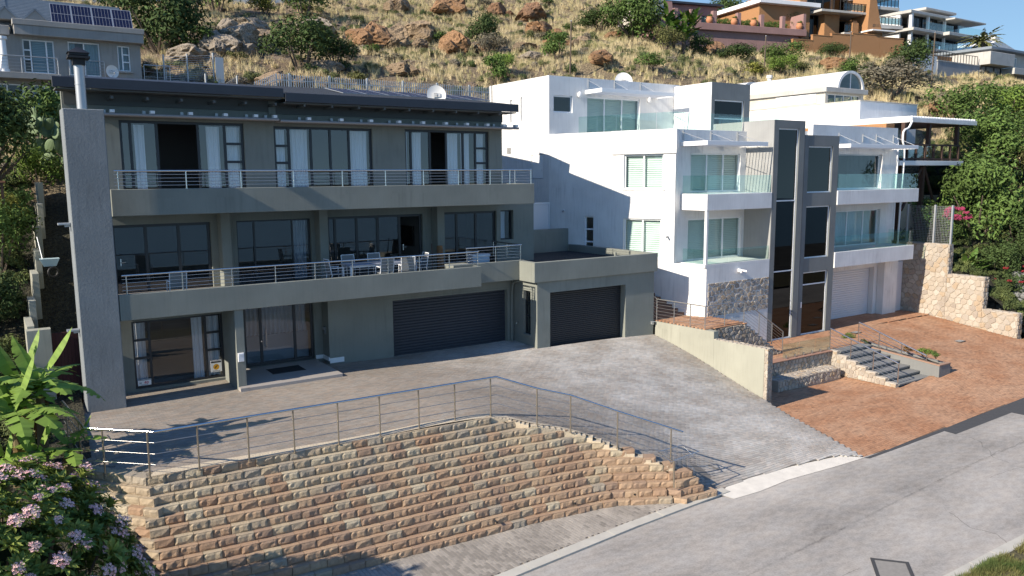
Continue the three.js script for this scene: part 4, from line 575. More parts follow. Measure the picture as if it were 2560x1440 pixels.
// ================= WHITE HOUSE =================
// rubble stones: cells of a jittered grid, each its own mesh; rects [u0,u1,v0,v1] in the local frame, faces at n = 0
M.stones = [[0.46, 0.405, 0.335], [0.43, 0.37, 0.3], [0.41, 0.365, 0.31], [0.5, 0.45, 0.385], [0.42, 0.33, 0.235], [0.36, 0.31, 0.26]].map((c) => std({ color: rgb(...c), roughness: 0.95, map: withRep(T.mottle, 1.6), bumpMap: withRep(T.rough, 2.2), bumpScale: 0.012 }));
M.mortar = std({ color: rgb(0.38, 0.335, 0.275), roughness: 1, bumpMap: withRep(T.rough, 2), bumpScale: 0.01 });
function stones(parent, Mx, rects, cell = 0.3, max = 300, gap = 0.012, proud = 0.022) {
  const seeds = []; const U0 = Math.min(...rects.map((r) => r[0])), U1 = Math.max(...rects.map((r) => r[1])), V0 = Math.min(...rects.map((r) => r[2])), V1 = Math.max(...rects.map((r) => r[3]));
  const nx = Math.ceil((U1 - U0) / cell) + 2, ny = Math.ceil((V1 - V0) / (cell * 0.8)) + 2;
  const at = (i, j) => seeds[j * nx + i];
  for (let j = 0; j < ny; j++) for (let i = 0; i < nx; i++) seeds.push([U0 + (i - 0.5 + (j & 1) * 0.5 + rr(-0.32, 0.32)) * cell, V0 + (j - 0.5 + rr(-0.32, 0.32)) * cell * 0.8]);
  const clip = (P, a, b, c) => { const o = []; for (let i = 0; i < P.length; i++) { const p = P[i], q = P[(i + 1) % P.length], dp = a * p[0] + b * p[1] + c, dq = a * q[0] + b * q[1] + c; if (dp >= 0) o.push(p); if ((dp < 0) !== (dq < 0)) { const t = dp / (dp - dq); o.push([p[0] + t * (q[0] - p[0]), p[1] + t * (q[1] - p[1])]); } } return o; };
  const rest = {}; let n = 0;
  for (const [u0, u1, v0, v1] of rects) for (let j = 0; j < ny; j++) for (let i = 0; i < nx; i++) {
    const s = at(i, j); let P = [[u0, v0], [u1, v0], [u1, v1], [u0, v1]];
    for (let dj = -2; dj <= 2 && P.length > 2; dj++) for (let di = -2; di <= 2 && P.length > 2; di++) { if (!di && !dj) continue; const ii = i + di, jj = j + dj; if (ii < 0 || jj < 0 || ii >= nx || jj >= ny) continue; const q = at(ii, jj), ax = q[0] - s[0], ay = q[1] - s[1], L = Math.hypot(ax, ay), mx = (q[0] + s[0]) / 2, my = (q[1] + s[1]) / 2; P = clip(P, -ax / L, -ay / L, (ax * mx + ay * my) / L - gap); }
    if (P.length < 3) continue;
    const cx = P.reduce((a, p) => a + p[0], 0) / P.length, cy = P.reduce((a, p) => a + p[1], 0) / P.length; let ar = 0; P.forEach((p, k) => { const q = P[(k + 1) % P.length]; ar += p[0] * q[1] - q[0] * p[1]; }); if (Math.abs(ar) < 0.006) continue;
    const pos = [], h = proud * rr(0.5, 1.5), tx = rr(-0.012, 0.012), ty = rr(-0.012, 0.012), push = (...q) => q.forEach((k) => pos.push(...k));
    const rim = P.map(([u, v]) => [cx + (u - cx) * 0.86, cy + (v - cy) * 0.86, h * 0.85 + (u - cx) * tx * 4 + (v - cy) * ty * 4]), base = P.map(([u, v]) => [u, v, -0.02]), c = [cx + rr(-0.02, 0.02), cy + rr(-0.02, 0.02), h];
    P.forEach((_, k) => { const m = (k + 1) % P.length; push(c, rim[k], rim[m]); push(rim[k], base[k], base[m]); push(rim[k], base[m], rim[m]); });
    const g = new THREE.BufferGeometry(); g.setAttribute('position', new THREE.Float32BufferAttribute(pos, 3)); const q = uvBox(g), mat = M.stones[Math.floor(Math.pow(R(), 1.3) * 6)];
    if (n++ < max) mesh('stone', q, mat, parent, Mx); else (rest[mat.uuid] ??= { mat, g: [] }).g.push(q);
  }
  for (const s of Object.values(rest)) mesh('stones', s.g, s.mat, parent, Mx).userData.kind = 'stuff';
}
const wh = thing('house', 'white modern house with two tall grey window towers and glass balconies', 'house', [33, -1.4, -2]);
const wp = (n, g, m, Mx, p = wh) => mesh(n, g, m, p, Mx);
const DH = -Math.atan2(0.93214, 0.36211), DM = frame(24.4, 0, -7.33, DH);
{
  const F = (z) => frame(0, 0, z);
  // slanting side wall: u along it from the back corner
  wp('side_wall', wallZ(0, 6.94, 2.73, 8.95, 0, 0.3, [[4.27, 6.32, 6.19, 7.82], [4.29, 6.26, 2.9, 4.78], [2.09, 2.63, 3.1, 4.84]]), M.white, DM);
  wp('side_wall', [B(0, 8.555, -2.6, 2.728, -0.3, 0)], M.white, DM);
  wp('parapet', [CB(3.62, 7.0, 7.84, 8.96, 0.003, 0.07, 0.01)], M.white, DM);
  const wopt = { frame: M.frameWhite, glass: M.glassTeal, fw: 0.07, back: 0.08 };
  win(wh, DM, 4.27, 6.32, 6.19, 7.82, { ...wopt, cols: [{ w: 1 }, { w: 1 }] }); blind(wh, DM, 4.33, 6.26, 6.22, 7.8, -0.26);
  win(wh, DM, 4.29, 6.26, 2.9, 4.78, { ...wopt, cols: [{ w: 1 }, { w: 1 }] }); blind(wh, DM, 4.33, 6.2, 2.95, 4.74, -0.26);
  win(wh, DM, 2.09, 2.63, 3.1, 4.84, { ...wopt, cols: [{ w: 1, rows: [0.5, 0.8, 0.75] }] });
  wp('window_sill', [B(4.2, 6.4, 6.12, 6.188, -0.05, 0.05)], M.white, DM);
  // lower front, clad in rubble to its middle
  const cl1 = wp('front_wall', wallZ(27.5, 31.9, -1.5, 2.728, 0.65, 0.3), M.white);
  stones(cl1, F(0.655), [[27.62, 31.88, 0.3, 1.86]], 0.3);
  wp('balcony', [B(27.4, 31.9, 2.6, 2.74, -1, 0.652)], M.white); wp('balcony', [CB(27.42, 31.9, 5.22, 5.97, -0.98, 0.66, 0.012)], M.white);
  wp('column', [CB(27.46, 27.6, 2.741, 5.22, 0.48, 0.62)], M.white);
  // recessed fronts behind the left balconies
  wp('front_wall', wallZ(27.1, 31.9, 2.73, 8.95, -1.0, 0.3, [[27.95, 31.7, 2.76, 4.76], [28.05, 31.5, 6.02, 7.86]]), M.white);
  win(wh, F(-1), 27.95, 31.7, 2.76, 4.76, { ...wopt, cols: [{ w: 1 }, { w: 1 }, { w: 1 }], name: 'sliding_door' }); blind(wh, F(-1), 28.0, 31.66, 2.8, 4.72, -0.27, 0.09);
  win(wh, F(-1), 28.05, 31.5, 6.02, 7.86, { ...wopt, cols: [{ w: 1 }, { w: 1 }, { w: 1 }], name: 'sliding_door' }); blind(wh, F(-1), 28.1, 31.45, 6.05, 7.82, -0.27, 0.09);
  const bal = (name, x0, x1, y0, h, z, n, ret) => { for (let i = 0; i < n; i++) { const a = lerp(x0, x1, i / n) + 0.01, b = lerp(x0, x1, (i + 1) / n) - 0.01; wp('glass_panel', [B(a, b, y0, y0 + h, z - 0.012, z)], M.balGlass); } for (const [x, za, zb] of ret ?? []) wp('glass_panel', [B(x - 0.006, x + 0.006, y0, y0 + h, za, zb)], M.balGlass); };
  bal('g', 27.6, 31.88, 2.74, 0.66, 0.6, 3, [[27.55, -0.9, 0.45]]); bal('g', 27.5, 31.88, 5.97, 0.84, 0.6, 3, [[27.5, -0.95, 0.58]]);
  // slim louvred canopies hung on rods
  const canopy = (x0, x1, y, z0, z1, brk, yb) => {
    const c = wp('canopy', [CB(x0, x1, y, y + 0.2, z1 - 0.05, z1, 0.008), CB(x0, x0 + 0.05, y, y + 0.2, z0, z1 - 0.051, 0.008), CB(x1 - 0.05, x1, y, y + 0.2, z0, z1 - 0.051, 0.008)], M.whiteTrim);
    for (let z = z0 + 0.1; z < z1 - 0.1; z += 0.19) wp('louvre', [B(x0 + 0.05, x1 - 0.05, y + 0.02, y + 0.15, z, z + 0.02)], M.whiteTrim, undefined, c);
    for (const x of brk) { wp('bracket', [B(x - 0.04, x + 0.04, yb - 0.45, yb, z0 + 0.004, z0 + 0.05)], M.galv, undefined, c); wp('rod', [rod(V(x, yb - 0.1, z0 + 0.04), V(x + 0.02, y + 0.19, z1 - 0.2), 0.014)], M.galv, undefined, c); }
  };
  canopy(27.35, 31.5, 8.17, -0.998, 0.65, [27.5, 29.35, 31.2], 8.9); canopy(38.2, 44.6, 8.2, -0.998, 0.55, [39.4, 41.6, 42.9, 44.6], 9.05); canopy(26.75, 31.9, 11.06, -7.328, -6.0, [26.95, 28.75, 30.6], 11.86);
  // window towers
  const T1 = wp('tower', [wallZ(31.92, 34.24, -1.5, 9.43, 0.65, 0.3, [[32.25, 33.8, -1.4, 9.04]]), B(31.92, 32.2, -1.5, 9.43, -3.2, 0.35), B(33.96, 34.24, -1.5, 9.43, -3.2, 0.35), B(32.2, 33.96, 9.25, 9.43, -3.2, 0.35)], M.greyPaint);
  wp('side_face', [B(31.9, 31.918, -1.5, 9.42, -3.2, 0.64)], M.greyLight, undefined, T1);
  const T2 = wp('tower', [wallZ(34.33, 37.12, -1.5, 8.76, 0.6, 0.3, [[34.65, 36.62, 5.9, 8.22], [34.65, 36.62, 2.57, 5.22], [34.63, 36.66, -1.4, 1.86]]), B(34.33, 34.6, -1.5, 8.76, -3.2, 0.3), B(36.84, 37.12, -1.5, 8.76, -3.2, 0.3), B(34.6, 36.84, 8.6, 8.76, -3.2, 0.3)], M.greyPaint);
  const dk = { frame: M.frameWhite, glass: M.glassDark, fw: 0.06, back: 0.07, d: 0.06 };
  win(wh, F(0.65), 32.25, 33.8, -1.4, 9.04, { ...dk, cols: [{ w: 1, rows: [3.42, 3.52, 3.46] }], name: 'tall_window' });
  win(wh, F(0.6), 34.65, 36.62, 5.9, 8.22, dk); win(wh, F(0.6), 34.65, 36.62, 2.57, 5.22, dk); win(wh, F(0.6), 34.63, 36.66, -1.4, 1.86, { ...dk, cols: [{ w: 1, rows: [2.6, 0.6] }], name: 'glass_door' });
  wp('door_handle', [CB(34.5, 34.58, 0.05, 0.35, 0.601, 0.63, 0.006)], M.plasticWhite);
  wp('floor_slab', [B(32.2, 33.96, 5.45, 5.7, -3.2, 0.2), B(32.2, 33.96, 1.95, 2.15, -3.2, 0.2), B(34.6, 36.84, 5.3, 5.8, -3.2, 0.2), B(34.6, 36.84, 1.95, 2.5, -3.2, 0.2)], M.room);
  // right wing
  wp('front_wall', wallZ(37.12, 45.05, -1.5, 9.45, -1.0, 0.3, [[37.3, 43.64, 5.98, 7.92], [37.5, 43.72, 2.76, 4.78], [37.4, 43.42, -1.42, 1.42]]), M.white);
  win(wh, F(-1), 37.3, 43.64, 5.98, 7.92, { ...wopt, glass: M.glassBlue, cols: [{ w: 1 }], back: 0.2 }); win(wh, F(-1), 37.5, 43.72, 2.76, 4.78, { ...wopt, cols: [{ w: 1.1 }, { w: 1.1 }, { w: 1.05 }, { w: 0.95 }], back: 0.18, name: 'sliding_door' }); curtain(wh, F(-1.5), 38.6, 43.6, 2.8, 4.74, 0);
  shutter(wh, F(-1.3), 37.4, 43.42, -1.42, 1.42, 0, 0.13, M.doorWhite);
  wp('balcony', [CB(37.13, 44.72, 5.23, 5.97, -0.98, 0.66, 0.012)], M.white); wp('balcony', [CB(37.13, 44.56, 1.93, 2.75, -0.98, 0.66, 0.012)], M.white);
  bal('g', 37.2, 44.66, 5.97, 0.85, 0.6, 6, [[44.66, -0.9, 0.58]]); bal('g', 37.2, 44.5, 2.75, 0.83, 0.6, 6, [[44.5, -0.9, 0.58]]);
  wp('pier', [CB(43.75, 45.1, -1.5, 1.93, -0.99, -0.55, 0.012)], M.white); wp('side_gate', [CB(45.1, 46.05, -1.5, 1.6, -0.9, -0.8, 0.01)], M.doorWhite);
  wp('downpipe', [tube([V(45.08, 8.9, -1.05), V(45.12, 8.4, -1.0), V(45.12, 5, -1.0), V(45.12, 2.9, -1.0)], 0.06, 8, 20)], M.whiteTrim);
  wp('side_wall', [B(44.75, 45.05, -1.5, 9.45, -10, -1.3)], M.white);
  // roofs, floors, back
  wp('roof_deck', [prism([[24.7, -7.33], [27.3, -1.3], [31.9, -1.3], [31.9, -12.7], [24.7, -12.7]], 8.2, 8.5), B(31.92, 44.75, 8.9, 9.1, -10, -1.3)], M.white);
  wp('back_wall', [B(24.4, 45.05, -1.5, 9.0, -13, -12.7), B(31.92, 45.05, -1.5, 9.4, -10.3, -10)], M.white);
  wp('floor_slab', [prism([[24.7, -7.3], [27.3, -1.35], [31.85, -1.35], [31.85, -10], [24.7, -10]], 5.4, 5.7), prism([[24.7, -7.3], [27.3, -1.35], [31.85, -1.35], [31.85, -10], [24.7, -10]], 2.4, 2.7), B(37.2, 44.7, 5.3, 5.9, -9.9, -1.3), B(37.2, 44.7, 2.0, 2.7, -9.9, -1.3)], M.roomLight);
  wp('inner_wall', [B(25.7, 31.9, 2.7, 8.2, -5.2, -5.0), B(37.2, 44.7, 2.7, 8.9, -4.2, -4.0)], M.roomLight);
  // top storey
  wp('front_wall', wallZ(24.4, 33.6, 8.5, 11.88, -7.33, 0.3, [[24.68, 25.9, 10.06, 10.92], [26.87, 30.58, 8.95, 10.94]]), M.white);
  win(wh, F(-7.33), 24.68, 25.9, 10.06, 10.92, { ...wopt, glass: M.glassBlue }); win(wh, F(-7.33), 26.87, 30.58, 8.95, 10.94, { ...wopt, cols: [{ w: 1 }, { w: 1 }, { w: 1 }], name: 'sliding_door' }); blind(wh, F(-7.33), 26.9, 30.5, 9.0, 10.9, -0.27, 0.09);
  { const SM = frame(24.4, 0, -12.8, -Math.PI / 2); wp('side_wall', wallZ(0, 5.165, 2.0, 11.88, 0, 0.3, [[2.9, 3.08, 9.75, 11.0], [1.9, 2.08, 9.7, 10.95], [3.9, 4.92, 6.7, 7.95]]), M.white, SM); win(wh, SM, 2.9, 3.08, 9.75, 11.0, { ...wopt, fw: 0.03 }); win(wh, SM, 1.9, 2.08, 9.7, 10.95, { ...wopt, fw: 0.03 }); wp('shutter_panel', [CB(3.92, 4.9, 6.72, 7.93, -0.1, -0.03, 0.01), CB(4.74, 4.78, 7.1, 7.2, -0.03, 0.02, 0.005)], M.whiteTrim, SM); const v = []; for (let i = 0; i < 6; i++) v.push(B(1.55, 1.95, 8.08 + i * 0.055, 8.11 + i * 0.055, 0.002, 0.03)); wp('vent', v, M.galv, SM); }
  wp('corner_wall', [B(24.4, 24.7, 2, 8.495, -7.634, -7.335)], M.white);
  wp('roof_deck', [B(24.7, 36.2, 11.5, 11.75, -12.7, -7.63), B(33.4, 36.0, 11.4, 11.6, -7.6, -4.85)], M.white); wp('back_wall', [B(24.4, 36.2, 9, 11.88, -13, -12.7)], M.white);
  wp('corner_room', [wallZ(33.15, 36.2, 8.9, 11.77, -4.5, 0.3, [[33.38, 35.72, 9.3, 10.86]])], M.greyPaint); wp('corner_room_side', [B(33.13, 33.4, 8.9, 11.76, -7.3, -4.52), B(35.95, 36.2, 8.9, 11.76, -12, -4.8)], M.white);
  win(wh, F(-4.5), 33.38, 35.72, 9.3, 10.86, { ...dk, cols: [{ w: 1, rows: [0.55, 1] }] });
  wp('parapet', [CB(27.08, 31.92, 8.5, 8.955, -1.299, -1.003, 0.01)], M.white);
  // glass along the roof terrace
  for (let i = 0; i < 5; i++) wp('glass_panel', [B(1.6 + i * 1.06, 2.63 + i * 1.06, 8.95, 9.75, -0.25, -0.238)], M.balGlass, DM);
  for (let i = 0; i < 3; i++) wp('glass_panel', [B(27.3 + i * 1.5, 28.77 + i * 1.5, 8.95, 9.75, -1.2, -1.188)], M.balGlass);
  for (let i = 0; i < 4; i++) wp('glass_panel', [B(32.2 + i * 1.3, 33.47 + i * 1.3, 9.43, 9.85, -3.1, -3.088)], M.balGlass);
}
dish('white satellite dish peeping over the top roof edge of the white house', [30.3, 12.0, -8.4], [-0.5, 0.3, 1], 0.5, ['DStv', ''], null, 0.5);
{ const t = thing('antenna', 'small rod antenna cluster on the roof behind the tall grey tower', 'antenna', [36.5, 9.1, -5]); mesh('mast', [rod(V(36.5, 9.0, -5), V(36.5, 10.9, -5), 0.025)], M.galv, t); mesh('arms', [0.5, 0.9, 1.3, 1.6].map((h, i) => rod(V(36.5 - 0.3 + i * 0.05, 9.1 + h, -5), V(36.5 + 0.3 - i * 0.05, 9.1 + h, -5), 0.012, 5)), M.galv, t); mesh('box', [CB(36.4, 36.62, 9.7, 9.95, -4.95, -4.85, 0.01)], M.plasticWhite, t); }
{ // lamps and small fittings on the white house
  const bulk = (l, x, y, z) => { const t = thing('wall_lamp', l, 'lamp', [x, y, z], 'round wall lamps of the white house'); const s = new THREE.SphereGeometry(0.13, 14, 10); s.scale(1, 1.25, 0.7); s.translate(x, y, z + 0.1); mesh('lamp_shade', s.toNonIndexed(), M.plasticWhite, t); mesh('lamp_base', [CB(x - 0.1, x + 0.1, y - 0.13, y + 0.13, z + 0.002, z + 0.03, 0.006)], M.galv, t); };
  bulk('round white wall lamp beside the small square window of the top storey', 26.3, 11.0, -7.33); bulk('round white wall lamp right of the top storey sliding door', 31.2, 10.95, -7.33);
  const fl = thing('floodlight', 'white twin floodlight on the white wall above the rubble cladding', 'floodlight', [29.7, 2.35, 0.66]); mesh('base', [CB(29.62, 29.78, 2.27, 2.43, 0.655, 0.72, 0.01)], M.plasticWhite, fl); for (const s of [-1, 1]) mesh('lamp_head', [rod(V(29.7, 2.35, 0.72), V(29.7 + s * 0.2, 2.3, 0.95), 0.055, 10)], M.plasticWhite, fl);
  const cam = (l, u, v) => { const p = V(u, v, 0).applyMatrix4(DM), t = thing('security_camera', l, 'camera', [p.x, p.y, p.z]); mesh('base', [CB(u - 0.05, u + 0.05, v - 0.05, v + 0.05, 0.001, 0.05, 0.008)], M.plasticWhite, t, DM); mesh('camera_body', [rod(V(u, v, 0.05), V(u + 0.05, v - 0.05, 0.22), 0.04, 10)], M.galv, t, DM); };
  cam('small white camera on the white side wall near its front corner', 6.6, 4.0); cam('small spotlight high on the shaded part of the white side wall', 0.9, 5.1);
  const gp = thing('gate_panel', 'white framed gate panel standing beside the dark house wall', 'gate', [23.4, 3.6, -7]); mesh('panel', [CB(22.45, 24.3, 3.6, 5.42, -7.3, -7.25, 0.012)], M.doorWhite, gp); mesh('frame', [CB(22.4, 22.46, 3.6, 5.5, -7.32, -7.22, 0.008), CB(24.3, 24.36, 3.6, 5.5, -7.32, -7.22, 0.008), CB(22.46, 24.3, 5.42, 5.5, -7.32, -7.22, 0.008)], M.frameWhite, gp);
  railing('short dark handrail by the white gate panel between the two houses', null, [V(21.2, 3.35, -6.9), V(23.0, 3.35, -6.9), V(23.8, 2.9, -6.9)], [V(21.6, 3.35, -6.9), V(23.0, 3.35, -6.9)], { h: 0.8, bars: [0.5], mat: M.galv });
}
// ---------- brick court, terrace, stairs ----------
const courtH = tps([[36.6, 1, -1.4], [41, 1, -1.42], [46, 1, -1.45], [36.5, 4, -1.72], [36.5, 7.3, -2.28], [41, 5, -1.93], [46, 5.8, -2.06], [46, 8, -2.3], [26, 4, -2.5], [29, 4, -2.5], [32.8, 4, -2.5], [26, 8, -2.5], [30, 8, -2.5], [34, 8, -2.46], [24.7, 9, -2.48], [26, 11, -2.49], [31, 11, -2.49], [36, 10.8, -2.49], [46, 10.8, -2.49], [40, 9, -2.4], [32.9, 6, -2.5], [50, 8, -2.3]]);
const COURT = [[25.9, 3.72], [32.95, 3.72], [32.95, 7.0], [35.5, 7.0], [35.5, 7.35], [36.45, 7.35], [36.45, 1.0], [46.05, 1.0], [46.05, 6.0], [56, 6.5], [56, 10.8], [46, 10.82], [35.7, 10.83], [28.86, 11.1], [26.2, 11.2], [23.76, 11.26], [24.72, 8.65], [25.52, 5.85]];
const TERR = [[27.9, 3.68], [27.9, 0.66], [37.2, 0.66], [37.2, -1.3], [46.05, -1.3], [46.05, 1.0], [36.45, 1.0], [36.45, 3.5], [32.95, 3.5], [32.95, 3.68]];
{
  const red = (x, z) => { const e = fbm2(x * 0.35, z * 0.5, 4), pale = cl(0.4 + e * 0.9 + 0.5 * Math.exp(-((x - 35) ** 2) / 5 - ((z - 8.7) ** 2) / 2)), j = 1 + rr(-0.15, 0.15), o = R() < 0.1 ? 0.82 : 1; return [lerp(0.4, 0.475, pale) * j * o, lerp(0.2, 0.285, pale) * j * o, lerp(0.105, 0.175, pale) * j * o]; };
  const bm = std({ color: rgb(0.2, 0.14, 0.1), roughness: 1, map: withRep(T.fine, 2) });
  const c = struct('brick_court', sheet(COURT, courtH, 0.8, -0.016), bm); layPavers(pavers(COURT, courtH, 0.22, 0.105, 0.06, null, red, 0.0), paverGeo(0.22, 0.105, 0.03), M.paver, c, 0);
  const t = struct('brick_terrace', sheet(TERR, () => -1.4, 1.5, -0.016), bm); layPavers(pavers(TERR, () => -1.4, 0.22, 0.105, 0.06, null, red, 0.0), paverGeo(0.22, 0.105, 0.03), M.paver, t, 0);
  const LAND = [[25.1, -0.3], [27.15, -0.3], [27.5, 0.64], [27.9, 0.64], [27.9, 2.72], [26.04, 2.72], [25.36, 2.72]];
  const l = struct('brick_landing', [prism(LAND.map(([x, z]) => [x, z]), 0.1, 0.285)], bm); layPavers(pavers(LAND, () => 0.3, 0.22, 0.105, 0.06, null, red, 0.012), paverGeo(0.22, 0.105, 0.03), M.paver, l, 0);
  for (const [x, z, lab] of [[37.6, 1.8, 'small dark drain grate in the brick drive, nearest the white garage'], [42.2, 4.8, 'small dark drain grate in the brick drive, near the stone wall'], [46.5, 6.9, 'square grey manhole cover at the far edge of the brick drive']]) { const big = x > 46, y = courtH(x, z), s = big ? 0.75 : 0.28, t = thing('drain_grate', lab, 'drain', [x, y, z]); mesh('grate', [B(x - s, x + s, y + 0.01, y + 0.03, z - s * 0.6, z + s * 0.6)], std({ color: rgb(0.07, 0.065, 0.06), roughness: 0.8 }), t); const g = []; for (let i = -2; i <= 2; i++) g.push(B(x + i * s * 0.35 - 0.02, x + i * s * 0.35 + 0.02, y + 0.031, y + 0.04, z - s * 0.55, z + s * 0.55)); mesh('bar', g, M.galv, t); }
}
{ // boundary wall between the driveways
  const t = thing('boundary_wall', 'pale sage plastered wall with rubble stone edges between the two driveways', 'wall', [25.3, -1, 3]);
  const a = Math.atan2(0.5, 5.75), Mx = frame(25.02, 0, -0.05, -(Math.PI / 2) + a + 0.0); // u runs forward along the wall
  mesh('wall_panel', [B(0, 3.25, -3, 0.28, -0.3, 0)], M.sage, t, Mx); mesh('wall_panel', [B(3.255, 5.72, -3, -0.05, -0.32, 0.0)], M.sage, t, Mx);
  const ends = frame(25.02 + 0.087 * 5.75, 0, -0.05 + 0.996 * 5.75, a * 1.0);
  mesh('stone_core', [B(0.0, 0.36, -3, -0.05, -0.02, 0.12)], M.mortar, t, ends); stones(t, frame(25.02 + 0.087 * 5.75, 0, -0.05 + 0.996 * 5.87, a), [[0, 0.36, -2.5, -0.03]], 0.2);
  const q = frame(25.02, 0, -0.05, -(Math.PI / 2) + a); stones(t, q.clone().multiply(new THREE.Matrix4().makeRotationX(-Math.PI / 2)).multiply(new THREE.Matrix4().makeTranslation(0, 0, -0.05)), [[3.25, 5.86, 0.0, 0.34]], 0.2); stones(t, q, [[5.74, 5.9, -2.55, -0.06]], 0.17);
}
{ // rubble walls of the terrace and landing, the low bench wall and the stair flank
  const t = thing('stone_wall', 'low rubble retaining wall under the brick terrace left of the stairs', 'wall', [30, -2.5, 3.7]); mesh('core', [B(27.9, 32.9, -2.6, -1.43, 3.3, 3.69)], M.mortar, t); mesh('coping', [CB(27.85, 32.95, -1.43, -1.39, 3.28, 3.76, 0.01)], std({ color: rgb(0.3, 0.17, 0.12), roughness: 0.9 }), t); stones(t, frame(0, 0, 3.7), [[27.9, 32.9, -2.5, -1.44]], 0.26);
  const b = thing('stone_bench', 'low rubble ledge at the foot of the terrace wall', 'wall', [30, -2.5, 4.2]); mesh('core', [B(28.0, 32.4, -2.6, -2.02, 3.72, 4.45)], M.mortar, b); stones(b, frame(0, 0, 4.46), [[28.0, 32.4, -2.5, -2.02]], 0.24); stones(b, new THREE.Matrix4().makeTranslation(0, -2.015, 4.45).multiply(new THREE.Matrix4().makeRotationX(-Math.PI / 2)), [[28.0, 32.4, 0, 0.7]], 0.26);
  const l = thing('stone_wall', 'rubble wall under the brick landing with stepped stones beside the short stair', 'wall', [27, -1.5, 2.8]); mesh('core', [B(25.5, 27.9, -2.6, 0.1, 2.4, 2.72), B(27.58, 27.9, -2.6, 0.1, 0.7, 2.4), B(25.6, 27.9, -2.6, -1.3, 2.72, 3.6)], M.mortar, l); stones(l, frame(0, 0, 2.74), [[25.5, 27.9, -1.3, 0.26]], 0.24);
  const steps = []; for (let i = 0; i < 9; i++) steps.push([27.9 + i * 0.27, 28.17 + i * 0.27, -1.4, 0.12 - i * 0.185]); mesh('core', steps.map(([a, b2, c, d]) => B(a, b2, c, d, 2.45, 2.72)), M.mortar, l); stones(l, frame(0, 0, 2.74), steps.map(([a, b2, c, d]) => [a, b2, c, Math.max(c + 0.1, d)]), 0.26);
  const s = thing('steps', 'short flight of brick steps from the landing down to the terrace', 'steps', [29, -1.4, 1.7]); for (let i = 0; i < 9; i++) mesh('step', [CB(27.9 + i * 0.27, 28.19 + i * 0.27, -1.42, 0.11 - i * 0.19, 0.72, 2.44, 0.01)], std({ color: rgb(0.3, 0.17, 0.11), roughness: 0.9, map: withRep(T.mottle, 2) }), s);
  const s2 = thing('steps', 'dark brick steps climbing along the white side wall behind the landing railing', 'steps', [25.6, 0.3, -1]); for (let i = 0; i < 9; i++) { const z = -0.3 - i * 0.28, xs = 24.4 + (z + 7.33) * 0.388; mesh('step', [CB(25.02, xs - 0.02, 0.1, 0.45 + i * 0.16, z - 0.28, z, 0.01)], std({ color: rgb(0.2, 0.115, 0.08), roughness: 0.9, map: withRep(T.mottle, 2) }), s2); }
  railing('steel railing round the brick landing and down its short stair', null, [V(25.12, 1.2, -2.2), V(25.15, 0.3, -0.1), V(25.38, 0.3, 2.6), V(27.85, 0.3, 2.6), V(30.6, -1.4, 2.6)], [V(25.15, 0.3, -0.1), V(25.24, 0.3, 0.9), V(25.32, 0.3, 1.8), V(25.38, 0.3, 2.6), V(26.6, 0.3, 2.6), V(27.85, 0.3, 2.6), V(28.9, -0.35, 2.6), V(29.8, -0.9, 2.6), V(30.6, -1.4, 2.6)], { h: 0.98, bars: [0.15, 0.3, 0.45, 0.6, 0.75, 0.88], rb: 0.007, mat: M.steelDull });
  const gl = thing('glass_fence', 'frameless glass fence along the terrace edge above the rubble wall', 'fence', [31, -1.4, 3.55]); for (let i = 0; i < 3; i++) mesh('glass_panel', [B(29.4 + i * 1.16, 30.52 + i * 1.16, -1.36, -0.72, 3.55, 3.562)], M.balGlass, gl); for (let i = 0; i < 6; i++) mesh('clamp', [CB(29.6 + i * 0.62, 29.66 + i * 0.62, -1.39, -1.26, 3.52, 3.6, 0.006)], M.steelDull, gl);
}
